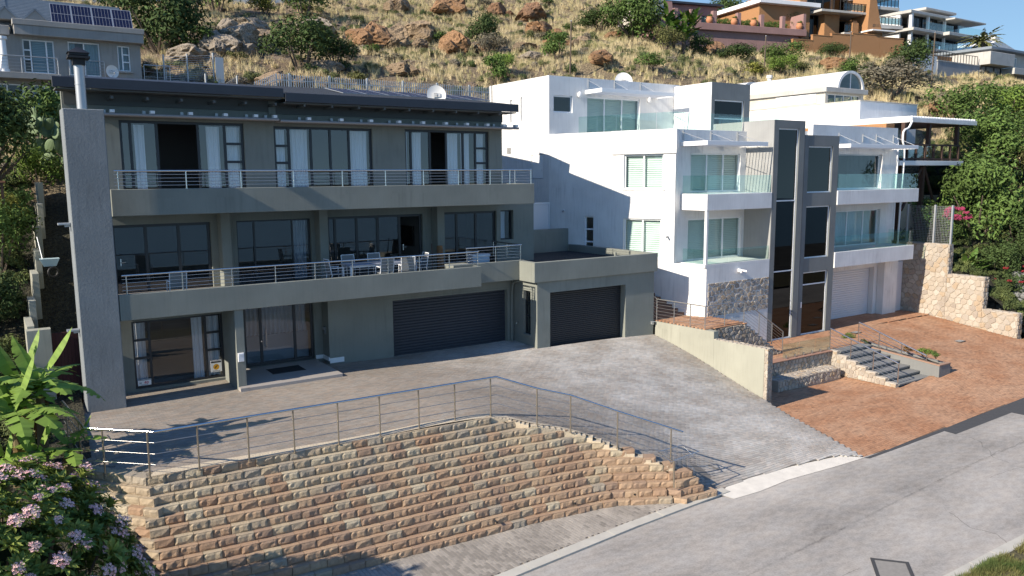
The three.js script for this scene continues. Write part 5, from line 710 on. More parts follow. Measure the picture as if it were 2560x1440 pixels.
{ // main outdoor stair with its rails and planter
  const t = thing('outdoor_stair', 'grey slab stair with a rubble flank leading from the brick court to the terrace', 'steps', [34.2, -2.5, 5.2]); const n = 7, rise = 1.1 / 7;
  for (let i = 0; i < n; i++) { const z0 = 3.5 + i * 0.49, y = -1.4 - (i + 0.0) * rise; mesh('tread', [CB(33.0, 35.5, y - rise * 0.55, y + 0.012 - 0.02, z0, z0 + 0.53, 0.012)], M.concreteGrey, t); mesh('riser', [B(33.05, 35.5, -2.55, y - rise * 0.55 - 0.002, z0 + 0.0, z0 + 0.46)], M.concreteGrey, t); }
  const rects = []; for (let i = 0; i < n; i++) rects.push([3.5 + i * 0.49, 3.99 + i * 0.49, -2.5, Math.max(-2.36, -1.5 - i * rise + 0.07)]); mesh('core', rects.map(([a, b, c, d]) => B(32.8, 33.0, c, d, a, b)), M.mortar, t); stones(t, frame(32.79, 0, 0, -Math.PI / 2), rects, 0.24); mesh('edge_stone', rects.map(([a, b, c, d]) => CB(32.78, 33.0, d + 0.001, d + 0.05, a, b, 0.01)), M.stones[3], t);
  const pl = thing('planter', 'long grey planter wall beside the stair holding low green plants', 'planter', [36, -1.6, 4.6]); const py = (z) => -1.4 - 0.075 * (z - 1.8); mesh('wall', [slopedSlab([[35.5, 1.8], [35.62, 1.8], [35.62, 7.35], [35.5, 7.35]], py, 0.95), slopedSlab([[35.62, 7.22], [36.44, 7.22], [36.44, 7.35], [35.62, 7.35]], py, 0.9), slopedSlab([[36.32, 1.8], [36.44, 1.8], [36.44, 7.22], [36.32, 7.22]], py, 0.9)], M.concreteGrey, pl); mesh('soil', [slopedSlab([[35.62, 1.8], [36.32, 1.8], [36.32, 7.22], [35.62, 7.22]], (z) => py(z) - 0.09, 0.6)], std({ color: rgb(0.06, 0.045, 0.03), roughness: 1, bumpMap: withRep(T.rough, 3), bumpScale: 0.03 }), pl); mesh('coping', [slopedSlab([[35.48, 1.8], [35.64, 1.8], [35.64, 7.2], [35.48, 7.2]], (z) => py(z) + 0.045, 0.043), slopedSlab([[35.48, 7.2], [36.46, 7.2], [36.46, 7.37], [35.48, 7.37]], (z) => py(z) + 0.045, 0.043)], std({ color: rgb(0.32, 0.2, 0.14), roughness: 0.9 }), pl);
  for (const [x, l] of [[33.06, 'steel handrail on the left side of the grey slab stair'], [35.56, 'steel handrail on the planter side of the grey slab stair']]) { const y = (z) => x > 35 ? -1.26 - ss(3, 9, z) * 0.1 - (z - 3.3) * 0.3 : -1.4 - (z - 3.5) * 0.32; const zs = [3.4, 4.5, 5.65, 6.85].map((z) => (x > 35 ? z - 0.15 : z)); railing(l, 'handrails of the grey slab stair', [V(x, -1.4, zs[0]), V(x, -2.44, zs[3])], zs.map((z) => V(x, -1.4 - (z - zs[0]) * 0.3, z)), { h: 0.98, bars: [0.16, 0.32, 0.48, 0.64, 0.8], rh: 0.032, rb: 0.01, rp: 0.025, mat: M.steel }); }
}
{ // big stepped rubble wall closing the brick drive on the right
  const t = thing('stone_wall', 'tall pale rubble wall stepping down beside the brick drive', 'wall', [46.3, -1.5, 2.5]); const P = [[-1.25, 1.85, -1.8, 2.74], [1.85, 3.92, -2.2, 1.04], [3.92, 5.8, -2.6, -0.74]];
  mesh('core', P.map(([a, b, c, d]) => B(46.12, 46.6, c, d, a, b)), M.mortar, t); stones(t, frame(46.1, 0, 0, -Math.PI / 2), P, 0.36); for (const [z, y0, y1] of [[1.86, 1.04, 2.74], [3.93, -0.74, 1.04], [5.81, -2.6, -0.74]]) stones(t, frame(0, 0, z), [[46.12, 46.6, y0, y1]], 0.3); for (const [a, b, , d] of P) stones(t, new THREE.Matrix4().makeTranslation(0, d + 0.01, 0).multiply(new THREE.Matrix4().makeRotationX(-Math.PI / 2)), [[46.12, 46.6, -b, -a]], 0.32);
  const f = thing('mesh_fence', 'galvanised wire mesh panel on posts above the tall rubble wall', 'fence', [46.3, 2.74, 0.8]); for (const z of [-0.9, 0.75, 1.75]) mesh('post', [CB(46.28, 46.42, 2.74, 5.0, z, z + 0.1, 0.01)], M.galv, f); const w = []; for (let y = 2.8; y < 4.95; y += 0.1) w.push(B(46.34, 46.35, y, y + 0.008, -0.8, 1.75)); for (let z = -0.8; z < 1.75; z += 0.09) w.push(B(46.341, 46.349, 2.8, 4.95, z, z + 0.008)); mesh('wire_mesh', w, M.galv, f);
}
// ================= HILLSIDE =================
const hillBase = tps([[30.5, -37, 16.6], [41.5, -59.4, 24.1], [57, -90.9, 36.5], [22.1, -42.5, 18], [32.5, -73.9, 28.4], [11, -27.9, 12.6], [18.3, -53.9, 21.1], [30.7, -84.8, 31.1], [40.5, -33.6, 16.9], [56.2, -56.7, 25.6], [75.9, -85.6, 39], [56.2, -37.8, 20.5], [44.6, -22.7, 14.6], [62.4, -33.2, 19], [77.2, -32.8, 20.4], [87.5, -30.2, 20.3], [55.5, -19.8, 14.2], [67.7, -16.6, 14.6], [86.8, -19.5, 15.9], [100.2, -19.3, 16.7], [76.6, -8.4, 11.4], [63.8, -7.3, 11.0], [60.8, -8.8, 11.5], [29, -24.2, 12.6], [11.4, -53.2, 20.3], [48.7, 2.7, 1.6], [47.6, 5.2, -0.8], [52, 3, 2.6], [60.3, -0.8, 6.6], [11.7, -83.4, 28.2],
  [131, -82, 15], [144, -64, 14], [155, -44, 13], [109, -105, 17], [170, -110, 8], [5, -14, 7.6], [12, -14, 8.2], [20, -14, 8.4], [30, -14, 8.0], [40, -14, 6.5], [46, -12, 5.5], [14, -22, 10.7], [22, -22, 10.8], [30, -22, 11.0], [1, -1, 0.1], [-3, 0, 0.6], [1.8, -6, 3.0], [2, -12, 5.9], [-4, -10, 5], [-8, -14, 8], [0, -26, 9.3], [6, -25, 9.8], [1, 5, -0.1], [0, 7, -1.3], [0, 9.8, -2.5], [-6, 9, -2.2], [-10, 2, 0.5], [47.2, -2, 2.4], [47, 1, 1.6], [47.2, 8, -2.3], [52, 8, -2.2], [58, 8, -0.6], [50, 4.8, -0.3], [-30, -20, 10], [-20, -60, 22], [110, -10, 11], [150, 0, 8], [100, 8, 3]]);
const hillH = (x, z) => hillBase(x, z) + (z < -14 || x > 58 ? 0.5 * ss(-14, -24, Math.min(z, x > 58 ? -24 : z)) * fbm2(x * 0.16, z * 0.16, 3) + 0.22 * fbm2(x * 0.7, z * 0.7, 3) : 0.06 * fbm2(x, z, 2));
// how grassy a spot is (straw grass on the right, stony scrub on the left)
const grassy = (x, z) => cl(0.45 + 0.5 * ss(22, 55, x) + 0.75 * fbm2(x * 0.09 + 3, z * 0.09, 3));
{
  const P = [[-45, 9.95], [-45, -190], [190, -190], [190, 10.6], [46.75, 10.6], [46.7, -0.95], [45.15, -0.95], [45.15, -13.1], [24, -13.1], [4.4, -12.1], [2.4, -2.9], [2.05, -0.9], [1.7, 5.3], [2.35, 6.6], [2.0, 9.95]];
  const soil = [0.33, 0.23, 0.15], straw = [0.47, 0.37, 0.22], olive = [0.15, 0.15, 0.075], rock = [0.5, 0.4, 0.3];
  const mixc = (a, b, t) => a.map((v, i) => lerp(v, b[i], t));
  struct('hillside', sheet(P, hillH, 1.5, 0, (x, z) => {
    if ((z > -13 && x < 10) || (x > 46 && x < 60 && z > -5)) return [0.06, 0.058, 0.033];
    let c = mixc(soil, straw, grassy(x, z)); c = mixc(c, olive, ss(0.05, 0.4, fbm2(x * 0.2 - 8, z * 0.2, 4)) * 0.7); return mixc(c, rock, ss(0.22, 0.42, fbm2(x * 0.35, z * 0.35 + 30, 4)) * (1 - 0.7 * grassy(x, z)));
  }), std({ color: 0xffffff, vertexColors: true, roughness: 1, map: withRep(T.rough, 0.3), bumpMap: withRep(T.rough, 0.6), bumpScale: 0.12 }));
}
// ================= FOLIAGE BUILDERS =================
const leafMat = (r, g, b, o = {}) => new THREE.MeshPhysicalMaterial({ color: rgb(r, g, b), vertexColors: true, roughness: 0.75, side: THREE.DoubleSide, specularIntensity: 0.35, ...o });
M.leafDark = leafMat(0.05, 0.08, 0.026); M.leafMid = leafMat(0.08, 0.13, 0.034); M.leafBright = leafMat(0.13, 0.2, 0.04); M.leafOlive = leafMat(0.115, 0.12, 0.045); M.leafGrey = leafMat(0.16, 0.145, 0.11); M.leafYellow = leafMat(0.17, 0.175, 0.04);
M.bark = std({ color: rgb(0.13, 0.1, 0.075), roughness: 1, bumpMap: withRep(T.rough, 3), bumpScale: 0.02 });
// crown of leaf-sized faces through a lumpy volume of radius about 1 (y from -0.7 to 1)
function crownGeo(n, leaf, seedv, o = {}) {
  const pos = [], col = [], nor = [], uv = []; const lumps = []; const nl = o.lumps ?? 11;
  for (let i = 0; i < nl; i++) { const a = rr(0, TAU), e = rr(-0.25, 1), r = rr(0.3, 0.72); lumps.push([Math.cos(a) * r * Math.sqrt(1 - Math.max(0, e) ** 2 * 0.6), e * (o.tall ?? 0.6), Math.sin(a) * r * Math.sqrt(1 - Math.max(0, e) ** 2 * 0.6), rr(0.28, 0.5), rr(0.75, 1.25)]); }
  const d = V(), u = V(), w = V();
  for (let i = 0; i < n; i++) {
    const L = lumps[i % nl]; const th = rr(0, TAU), cz = rr(-0.75, 1), s = Math.sqrt(1 - cz * cz), q = Math.pow(R(), 0.28) * L[3]; d.set(s * Math.cos(th), cz, s * Math.sin(th));
    const c = V(L[0] + d.x * q, L[1] + d.y * q * 0.9, L[2] + d.z * q); const k = rr(0.7, 1.35) * leaf; const br = L[4] * rr(0.72, 1.3);
    const nn = d.clone().add(V(rr(-0.8, 0.8), rr(-0.4, 1.0), rr(-0.8, 0.8))).normalize(); u.set(rr(-1, 1), rr(-1, 1), rr(-1, 1)).cross(nn).normalize(); w.copy(nn).cross(u);
    const A = c.clone().addScaledVector(u, k), Bq = c.clone().addScaledVector(w, k * 0.42).addScaledVector(nn, k * 0.12), C = c.clone().addScaledVector(u, -k), D = c.clone().addScaledVector(w, -k * 0.42).addScaledVector(nn, k * 0.12);
    for (const p of [A, Bq, C, A, C, D]) { pos.push(p.x, p.y, p.z); col.push(br, br * rr(0.96, 1.04), br * 0.95); uv.push(0, 0); }
  }
  const g = new THREE.BufferGeometry(); g.setAttribute('position', new THREE.Float32BufferAttribute(pos, 3)); g.setAttribute('color', new THREE.Float32BufferAttribute(col, 3)); g.setAttribute('uv', new THREE.Float32BufferAttribute(uv, 2)); g.computeVertexNormals();
  return g;
}
const CR = { bush: [0, 1, 2, 3].map((i) => crownGeo(1500, 0.075, i)), fine: [0, 1, 2].map((i) => crownGeo(2600, 0.05, i, { lumps: 15 })), tree: [0, 1, 2].map((i) => crownGeo(5200, 0.045, i, { lumps: 20, tall: 0.75 })), scrub: [0, 1, 2].map((i) => crownGeo(700, 0.09, i, { lumps: 7, tall: 0.4 })) };
const stemGeo = (() => { const g = []; for (let i = 0; i < 5; i++) { const a = i * 1.26 + rr(0, 0.6), r = rr(0.25, 0.5); g.push(cone(V(0.04 * Math.cos(a), -0.75, 0.04 * Math.sin(a)), V(r * Math.cos(a), rr(0.05, 0.4), r * Math.sin(a)), 0.035, 0.012, 5)); } return uvBox(join(g)); })();
function bush(label, cat, x, z, rx, ry, kind, mat, group, y) {
  const h = y ?? hillH(x, z), t = thing(kind === 'tree' ? 'tree' : kind === 'scrub' ? 'shrub' : 'bush', label, cat, [x, h, z], group);
  const q = new THREE.Quaternion().setFromAxisAngle(V(0, 1, 0), rr(0, TAU));
  place('crown', pick(CR[kind]), mat, t, V(x, h + ry * 0.62, z), q, V(rx, ry, rx)); place('stem', stemGeo, M.bark, t, V(x, h + ry * 0.62, z), q, V(rx, ry * 1.05, rx)); return t;
}
function tree(label, x, z, y, trunkH, rx, ry, mat, cat = 'tree') {
  const t = thing('tree', label, cat, [x, y, z]); const top = y + trunkH; const g = [cone(V(x, y - 0.3, z), V(x + 0.1, top, z), rx * 0.07, rx * 0.045, 8)]; for (let i = 0; i < 6; i++) { const a = i * 1.05 + rr(0, 0.5); g.push(cone(V(x + 0.08, y + trunkH * rr(0.55, 0.95), z), V(x + Math.cos(a) * rx * 0.6, top + ry * rr(0.1, 0.7), z + Math.sin(a) * rx * 0.6), rx * 0.035, rx * 0.01, 6)); }
  mesh('trunk', g.map(uvBox), M.bark, t); place('crown', pick(CR.tree), mat, t, V(x, top + ry * 0.35, z), new THREE.Quaternion().setFromAxisAngle(V(0, 1, 0), rr(0, TAU)), V(rx, ry, rx)); return t;
}
// boulders: faceted, cracked lumps
const rockGeo = (s, flat) => { const g = new THREE.IcosahedronGeometry(1, 6), p = g.attributes.position; const o = rr(0, 50); const planes = Array.from({ length: 16 }, () => [V(rr(-1, 1), rr(-0.3, 1), rr(-1, 1)).normalize(), rr(0.5, 0.82)]); for (let i = 0; i < p.count; i++) { const v = V().fromBufferAttribute(p, i); for (const [n, d] of planes) { const k = v.dot(n) - d; if (k > 0) v.addScaledVector(n, -k * 0.985); } const r = 1 + 0.09 * fbm3(v.x * 3.2 + o, v.y * 3.2, v.z * 3.2) - 0.3 * Math.pow(1 - Math.abs(fbm3(v.x * 2.6 - o, v.y * 4, v.z * 2.6, 2)) * 2, 8) * 0.6; v.multiplyScalar(r); p.setXYZ(i, v.x, v.y * flat, v.z); } return uvBox(g); };
const RK = [0, 1, 2, 3, 4].map((i) => rockGeo(i, rr(0.7, 0.95)));
const rockM = [[0.5, 0.29, 0.15], [0.48, 0.35, 0.22], [0.52, 0.44, 0.34], [0.38, 0.22, 0.125]].map((c) => std({ color: rgb(...c), roughness: 1, map: withRep(T.rough, 0.8), bumpMap: withRep(T.rough, 1.1), bumpScale: 0.05 }));
function boulder(label, x, z, r, sy, m, lift = 0.1) { const y = hillH(x, z), t = thing('boulder', label, 'rock', [x, y, z]); place('stone_mass', pick(RK), rockM[m], t, V(x, y + r * sy * 0.3 + lift, z), new THREE.Quaternion().setFromEuler(new THREE.Euler(rr(-0.2, 0.2), rr(0, 6), rr(-0.2, 0.2))), V(r, r * sy, r * 0.9)); for (let i = 0; i < 2; i++) place('side_stone', pick(RK), rockM[m], t, V(x + rr(-r, r), y + r * 0.1, z + r * rr(0.3, 0.8)), new THREE.Quaternion().setFromEuler(new THREE.Euler(rr(-0.5, 0.5), rr(0, 6), 0)), V(r * rr(0.35, 0.55), r * rr(0.3, 0.5), r * 0.4)); return t; }
// straw grass, scrub and loose stones over the hill
{
  const tuft = (n, h, w) => { const pos = [], uv = []; for (let i = 0; i < n; i++) { const a = rr(0, TAU), l = h * rr(0.6, 1.2), t = rr(0.15, 0.75), x = rr(-0.12, 0.12), z = rr(-0.12, 0.12), b = a + rr(-1, 1); pos.push(x - w * Math.sin(b), -0.05, z + w * Math.cos(b), x + w * Math.sin(b), -0.05, z - w * Math.cos(b), x + Math.cos(a) * l * t, l * (1 - 0.3 * t), z + Math.sin(a) * l * t); uv.push(0, 0, 1, 0, 0.5, 1); } const g = new THREE.BufferGeometry(); g.setAttribute('position', new THREE.Float32BufferAttribute(pos, 3)); g.setAttribute('uv', new THREE.Float32BufferAttribute(uv, 2)); g.computeVertexNormals(); return g; };
  const inView = (x, z) => { const dx = x, dz = 26 - z, a = Math.atan2(dx, dz) * 180 / Math.PI; return a > -2 && a < 69; };
  const scatter = (name, label, cat, geo, mat, N, f) => { const im = new THREE.InstancedMesh(geo, mat, N), d = new THREE.Object3D(), c = new THREE.Color(); let k = 0; for (let i = 0; i < N * 12 && k < N; i++) { const a = rr(-1, 68.5) * Math.PI / 180, r = Math.sqrt(rr(38 * 38, 150 * 150)), x = Math.sin(a) * r, z = 26 - Math.cos(a) * r; if (z > -13.5 && x < 56) continue; if (z > 6) continue; const q = f(x, z, c, d); if (!q) continue; d.position.set(x, hillH(x, z) + (q.y ?? 0), z); d.rotation.set(0, rr(0, 6), 0); d.scale.set(...q.s); d.updateMatrix(); im.setMatrixAt(k, d.matrix); im.setColorAt(k++, c); } im.count = k; im.name = name; tag(im, label, cat, null, 'stuff'); scene.add(im); };
  const straw = std({ color: 0xffffff, roughness: 0.9, side: THREE.DoubleSide });
  scatter('straw_grass', 'dry straw coloured grass tufts covering the hillside', 'grass', tuft(22, 0.55, 0.013), straw, 42000, (x, z, c) => { const g = grassy(x, z), near = fbm2(x * 0.25, z * 0.25 + 9, 3); if (R() > g * 1.05 + near * 0.9 - 0.12) return null; c.setRGB(0.6, 0.5, 0.3).lerp(new THREE.Color().setRGB(0.34, 0.32, 0.14), cl(0.3 - near + rr(-0.25, 0.3))); const s = rr(0.7, 1.5); return { s: [s, s * rr(0.7, 1.15), s] }; });
  scatter('low_scrub', 'low olive and grey scrub scattered between the grass', 'scrub', (() => { const g = CR.scrub[0].clone(); g.deleteAttribute('color'); return g; })(), straw, 3600, (x, z, c) => { const n = fbm2(x * 0.2 - 8, z * 0.2, 4); if (R() > 0.34 + n * 1.9) return null; const k = R(); if (k < 0.5) c.setRGB(0.14, 0.16, 0.06); else if (k < 0.72) c.setRGB(0.23, 0.2, 0.155); else c.setRGB(0.08, 0.12, 0.035); const s = rr(0.25, 0.75); return { s: [s, s * rr(0.6, 1), s], y: s * 0.3 }; });
  scatter('loose_stones', 'pale loose stones lying among the scrub on the hillside', 'stones', RK[2], std({ color: 0xffffff, roughness: 1, map: withRep(T.rough, 0.8), bumpMap: withRep(T.rough, 1.1), bumpScale: 0.05 }), 1500, (x, z, c) => { if (R() > 0.5 - grassy(x, z) * 0.45 + fbm2(x * 0.3, z * 0.3 + 30, 3) * 1.4) return null; const w = R(); c.setRGB(lerp(0.36, 0.46, w), lerp(0.2, 0.38, w), lerp(0.11, 0.3, w)); const s = rr(0.12, 0.42) * (R() < 0.12 ? 1.9 : 1); return { s: [s * rr(0.8, 1.5), s * rr(0.5, 0.9), s] }; });
}
// ================= NEIGHBOURING AND FAR HOUSES =================
M.greyPlaster = plaster(0.33, 0.325, 0.31); M.mauve = plaster(0.33, 0.2, 0.185); M.brick = std({ color: rgb(0.42, 0.22, 0.1), roughness: 0.95, map: withRep(T.fine, 0.6), bumpMap: withRep(T.rough, 1), bumpScale: 0.02 }); M.terracotta = std({ color: rgb(0.45, 0.2, 0.1), roughness: 0.85 }); M.cream = plaster(0.62, 0.58, 0.5); M.roofTile = std({ color: rgb(0.2, 0.235, 0.27), roughness: 0.6, map: withRep(T.mottle, 0.5) }); M.roofGreen = std({ color: rgb(0.3, 0.36, 0.33), roughness: 0.8 }); M.concretePale = plaster(0.5, 0.49, 0.46); M.greyWall = plaster(0.3, 0.31, 0.33);
M.pale = leafMat(0.35, 0.24, 0.05);
const bars = (x0, x1, n, y0, y1, z, w) => Array.from({ length: n + 1 }, (_, i) => { const x = lerp(x0, x1, i / n); return B(x - w / 2, x + w / 2, y0, y1, z - w / 2, z + w / 2); });
const WW = { frame: M.frameWhite, glass: M.glassBlue, fw: 0.07, back: 0.1 };
{ // grey house behind, at the left
  const h = thing('house', 'light grey plastered house behind the dark house with solar panels on its flat roof', 'house', [4, 9, -26]), p = (n, g, m, q = h, Mx) => mesh(n, g, m, q, Mx), Z = -25.6;
  p('front_wall', wallZ(-4, 8.42, 12.5, 14.6, Z, 0.3, [[2.55, 4.05, 12.62, 14.4], [4.72, 6.3, 12.62, 14.45], [7.2, 7.86, 13.0, 14.42]]), M.greyPlaster);
  p('front_wall', wallZ(-4, 8.42, 9.0, 12.5, Z, 0.3, [[0.9, 2.45, 11.15, 12.0], [2.8, 4.3, 10.6, 12.0]]), M.greyPlaster);
  p('side_wall', [B(8.12, 8.42, 9, 15.2, -34, Z - 0.3), B(-4, 8.42, 9, 15.2, -34.3, -34), B(-4, 8.1, 12.3, 12.5, -33, Z - 0.3), B(-4, 8.1, 12.5, 15, -29.2, -29)], M.greyPlaster);
  p('fascia', [CB(2.2, 8.55, 14.55, 15.05, -34, -25.05, 0.02), CB(2.15, 8.6, 15.05, 15.35, -34, -25.0, 0.02), CB(-4, 2.0, 14.5, 15.0, -34, -25.3, 0.02)], M.greyPlaster);
  p('balcony', [CB(-4, 4.2, 12.2, 12.52, Z + 0.001, -24.6, 0.015), CB(8.43, 10.0, 12.1, 12.45, -26.5, -25.2, 0.015)], M.greyPlaster);
  p('pillar', [cone(V(1.62, 12.52, -24.9), V(1.62, 14.2, -24.9), 0.2, 0.16, 14), rod(V(1.62, 14.2, -24.9), V(1.62, 14.35, -24.9), 0.24, 14), rod(V(1.62, 12.52, -24.9), V(1.62, 12.66, -24.9), 0.25, 14)], M.whiteTrim);
  const F = frame(0, 0, Z); win(h, F, 2.55, 4.05, 12.62, 14.4, { ...WW, cols: [{ w: 0.5, rows: [0.8, 0.6, 0.6] }, { w: 1 }, { w: 0.5 }] }); blind(h, F, 3.0, 4.0, 12.66, 14.35, -0.24, 0.09, M.whiteTrim);
  win(h, F, 4.72, 6.3, 12.62, 14.45, { ...WW, cols: [{ w: 1 }, { w: 1 }], name: 'balcony_door' }); curtain(h, F, 5.55, 6.25, 12.66, 14.4, -0.35); curtain(h, F, 4.8, 5.1, 12.66, 14.4, -0.35);
  win(h, F, 7.2, 7.86, 13.0, 14.42, { ...WW, cols: [{ w: 0.4 }, { w: 0.6, rows: [0.55, 0.5, 0.5] }] }); curtain(h, F, 7.25, 7.8, 13.04, 14.38, -0.35); p('window_sill', [B(7.12, 7.95, 12.9, 12.995, -25.55, -25.45)], M.greyPlaster);
  win(h, F, 0.9, 2.45, 11.15, 12.0, { ...WW, cols: [{ w: 1 }, { w: 1 }] }); win(h, F, 2.8, 4.3, 10.6, 12.0, { ...WW, cols: [{ w: 1 }, { w: 0.9 }, { w: 0.5, rows: [1, 0.8] }] }); blind(h, F, 2.85, 3.4, 10.65, 11.95, -0.24, 0.09, M.whiteTrim); blind(h, F, 0.95, 1.6, 11.2, 11.95, -0.24, 0.09, M.whiteTrim);
  // tiled roof with two gabled dormers
  const sl = (x0, x1, y0, z0, y1, z1, n) => { const g = []; for (let i = 0; i < n; i++) { const a = i / n, b = (i + 1) / n; const s = new THREE.Shape([new THREE.Vector2(-lerp(z0, z1, a), lerp(y0, y1, a)), new THREE.Vector2(-lerp(z0, z1, b), lerp(y0, y1, b)), new THREE.Vector2(-lerp(z0, z1, b), lerp(y0, y1, b) + 0.03), new THREE.Vector2(-lerp(z0, z1, a), lerp(y0, y1, a) + 0.1)]); const e = new THREE.ExtrudeGeometry(s, { depth: x1 - x0, bevelEnabled: false }); e.rotateY(Math.PI / 2); e.translate(x0, 0, 0); g.push(uvBox(e)); } return g; };
  p('tile_roof', [...sl(-4, 2.1, 15.05, -26.2, 17.6, -31, 20), ...sl(2.1, 8.2, 15.5, -27, 17.5, -31, 16)], M.roofTile);
  for (const x of [1.9, 3.3]) { const s = new THREE.Shape([new THREE.Vector2(-0.62, 0), new THREE.Vector2(0.62, 0), new THREE.Vector2(0, 0.62)]); const g = new THREE.ExtrudeGeometry(s, { depth: 1.6, bevelEnabled: false }); g.translate(x, 15.4, -27.4); p('dormer', uvBox(g), M.greyPlaster); const r = []; for (const q of [-1, 1]) { const b = B(-0.05, 0.05, 0, 0.95, 0, 1.75); b.rotateZ(q * 0.785); b.translate(x + q * 0.68, 15.38, -27.5); r.push(b); } p('dormer_roof', r, M.roofTile); }
  p('chimney', [B(3.1, 3.5, 15.3, 15.85, -26.6, -26.1), B(3.18, 3.42, 15.85, 16.0, -26.5, -26.2)], M.cream);
  for (let i = 0; i < 4; i++) { const Mx = new THREE.Matrix4().makeTranslation(4.02 + i * 1.02, 15.32, -25.3).multiply(new THREE.Matrix4().makeRotationX(-0.55)); solarPanel(['tilted solar panel at the left end of the row on the grey house', 'second tilted solar panel from the left on the grey house', 'third tilted solar panel from the left on the grey house', 'tilted solar panel at the right end of the row on the grey house'][i], 'tilted solar panels on the grey house', Mx, 1.0, 1.35, 6, 2); }
  railing('thin balcony railing in front of the shuttered window of the grey house', 'thin railings of the grey house', [V(-2, 12.52, -24.7), V(4.1, 12.52, -24.7), V(4.1, 12.52, -25.4)], [V(0.2, 12.52, -24.7), V(2.4, 12.52, -24.7), V(4.1, 12.52, -24.7)], { h: 0.85, bars: [0.2, 0.4, 0.6, 0.8], mat: M.galv }); railing('thin railing across the curtained door of the grey house', 'thin railings of the grey house', [V(4.7, 12.6, -25.4), V(6.45, 12.6, -25.4)], [V(4.7, 12.6, -25.4), V(6.45, 12.6, -25.4)], { h: 0.85, bars: [0.2, 0.4, 0.6, 0.8], mat: M.galv }); railing('steel railing of the little side balcony of the grey house', 'thin railings of the grey house', [V(8.5, 12.45, -25.3), V(9.9, 12.45, -25.3), V(9.9, 12.45, -26.4)], [V(8.5, 12.45, -25.3), V(9.2, 12.45, -25.3), V(9.9, 12.45, -25.3), V(9.9, 12.45, -26.4)], { h: 0.95, bars: [0.3, 0.6], rh: 0.03, mat: M.galv });
  dish('white satellite dish on the wall of the light grey house', [6.75, 12.85, -24.9], [0.35, 0.05, 1], 0.36, ['DStv', ''], null, 0.3);
}
{ // white house with two barrel vaults and its timber deck, behind the white house
  const h = thing('house', 'cream white house with two barrel vaulted roofs behind the white house', 'house', [51, 5, -10]), p = (n, g, m, q = h, Mx) => mesh(n, g, m, q, Mx);
  p('parapet_box', [CB(48.8, 55.6, 4, 11.58, -16, -6, 0.02)], M.white); p('coping', [B(48.75, 55.65, 11.585, 11.64, -16.05, -5.95)], M.cream);
  p('upper_wall', [...[wallZ(49.3, 53.75, 11.64, 12.45, -9, 0.3, [[49.6, 53.4, 11.7, 12.35]])], B(49.3, 49.55, 11.64, 12.45, -14, -9.3), B(49.3, 54, 11.64, 12.45, -22, -14)], M.cream); p('fascia', [CB(49.1, 54.0, 12.46, 12.8, -16, -8.8, 0.02)], M.concretePale);
  win(h, frame(0, 0, -9), 49.6, 53.4, 11.7, 12.35, { ...WW, cols: [{ w: 1 }, { w: 1 }, { w: 1 }, { w: 1 }], fw: 0.05 });
  { const Mx = frame(49.28, 0, -14, -Math.PI / 2); p('window', [B(0.9, 4.3, 11.75, 12.4, 0.0, 0.03)], M.whiteTrim, h, Mx); p('pane', [B(1.0, 2.5, 11.8, 12.35, 0.031, 0.04), B(2.6, 4.2, 11.8, 12.35, 0.031, 0.04)], M.blind, h, Mx); }
  const vault = (cx, y, r, z0, z1) => { const s = new THREE.Shape(); s.moveTo(-r, 0); s.absarc(0, 0, r, Math.PI, 0, true); s.lineTo(r - 0.22, 0); s.absarc(0, 0, r - 0.22, 0, Math.PI, false); const g = new THREE.ExtrudeGeometry(s, { depth: z1 - z0, bevelEnabled: false, curveSegments: 28 }); g.scale(1, 0.82, 1); g.translate(cx, y, z0); const v = p('vault', uvBox(g), M.white); const c = new THREE.CircleGeometry(r - 0.22, 24, 0, Math.PI); c.scale(1, 0.82, 1); c.translate(cx, y, z1 - 0.12); p('pane', c.toNonIndexed(), M.glassBlue, v); p('mullion', [B(cx - 0.03, cx + 0.03, y, y + (r - 0.22) * 0.82, z1 - 0.15, z1 - 0.08), B(cx - r + 0.2, cx + r - 0.2, y, y + 0.06, z1 - 0.16, z1 - 0.07)], M.whiteTrim, v); const w = new THREE.CircleGeometry(r - 0.25, 20, 0, Math.PI); w.scale(1, 0.82, 1); w.translate(cx, y, z0 + 0.3); p('end_wall', w.toNonIndexed(), M.cream, v); };
  vault(52.55, 12.81, 1.58, -17.5, -9.2); vault(52.8, 12.9, 1.62, -24, -18.2); p('base', [B(50.9, 54.6, 9, 12.9, -24, -17.6)], M.cream);
  p('chimney', [rod(V(57, 12, -20), V(57, 15.1, -20), 0.2, 12), rod(V(57, 14.95, -20), V(57, 15.2, -20), 0.26, 12)], M.white);
  const d = thing('deck', 'raised timber deck on braced posts with a white fascia roof', 'deck', [50, 3, -4]), q = (n, g, m, o = d) => mesh(n, g, m, o);
  const ribs = [B(46.62, 54.0, 10.12, 10.18, -13, -1.15)]; for (let x = 46.7; x < 54; x += 0.3) ribs.push(B(x, x + 0.08, 10.181, 10.23, -13, -1.12)); const rf = q('roof', ribs, M.whiteTrim); q('fascia', [CB(46.55, 54.05, 9.86, 10.12, -1.2, -1.05, 0.01), CB(46.5, 46.6, 9.86, 10.2, -13, -1.21, 0.01)], M.white, rf); q('ceiling', [B(46.62, 54.0, 9.84, 9.86, -13, -1.22)], M.timber, rf);
  q('deck_floor', [CB(45.4, 52.6, 7.3, 7.58, -9, -1.0, 0.01)], M.whiteTrim); for (const x of [46.2, 48.9, 52.2]) q('post', [B(x, x + 0.22, 7.58, 9.84, -1.5, -1.28)], M.timber); for (const x of [46.2, 48.6, 52.0]) q('post', [B(x, x + 0.25, 1.5, 7.3, -1.6, -1.35)], M.timber); for (const [a, b] of [[48.85, 50.4], [52.0, 50.4], [48.6, 46.6]]) q('brace', [rod(V(a, 7.2, -1.45), V(b, 4.6, -1.45), 0.1, 6)], M.timber);
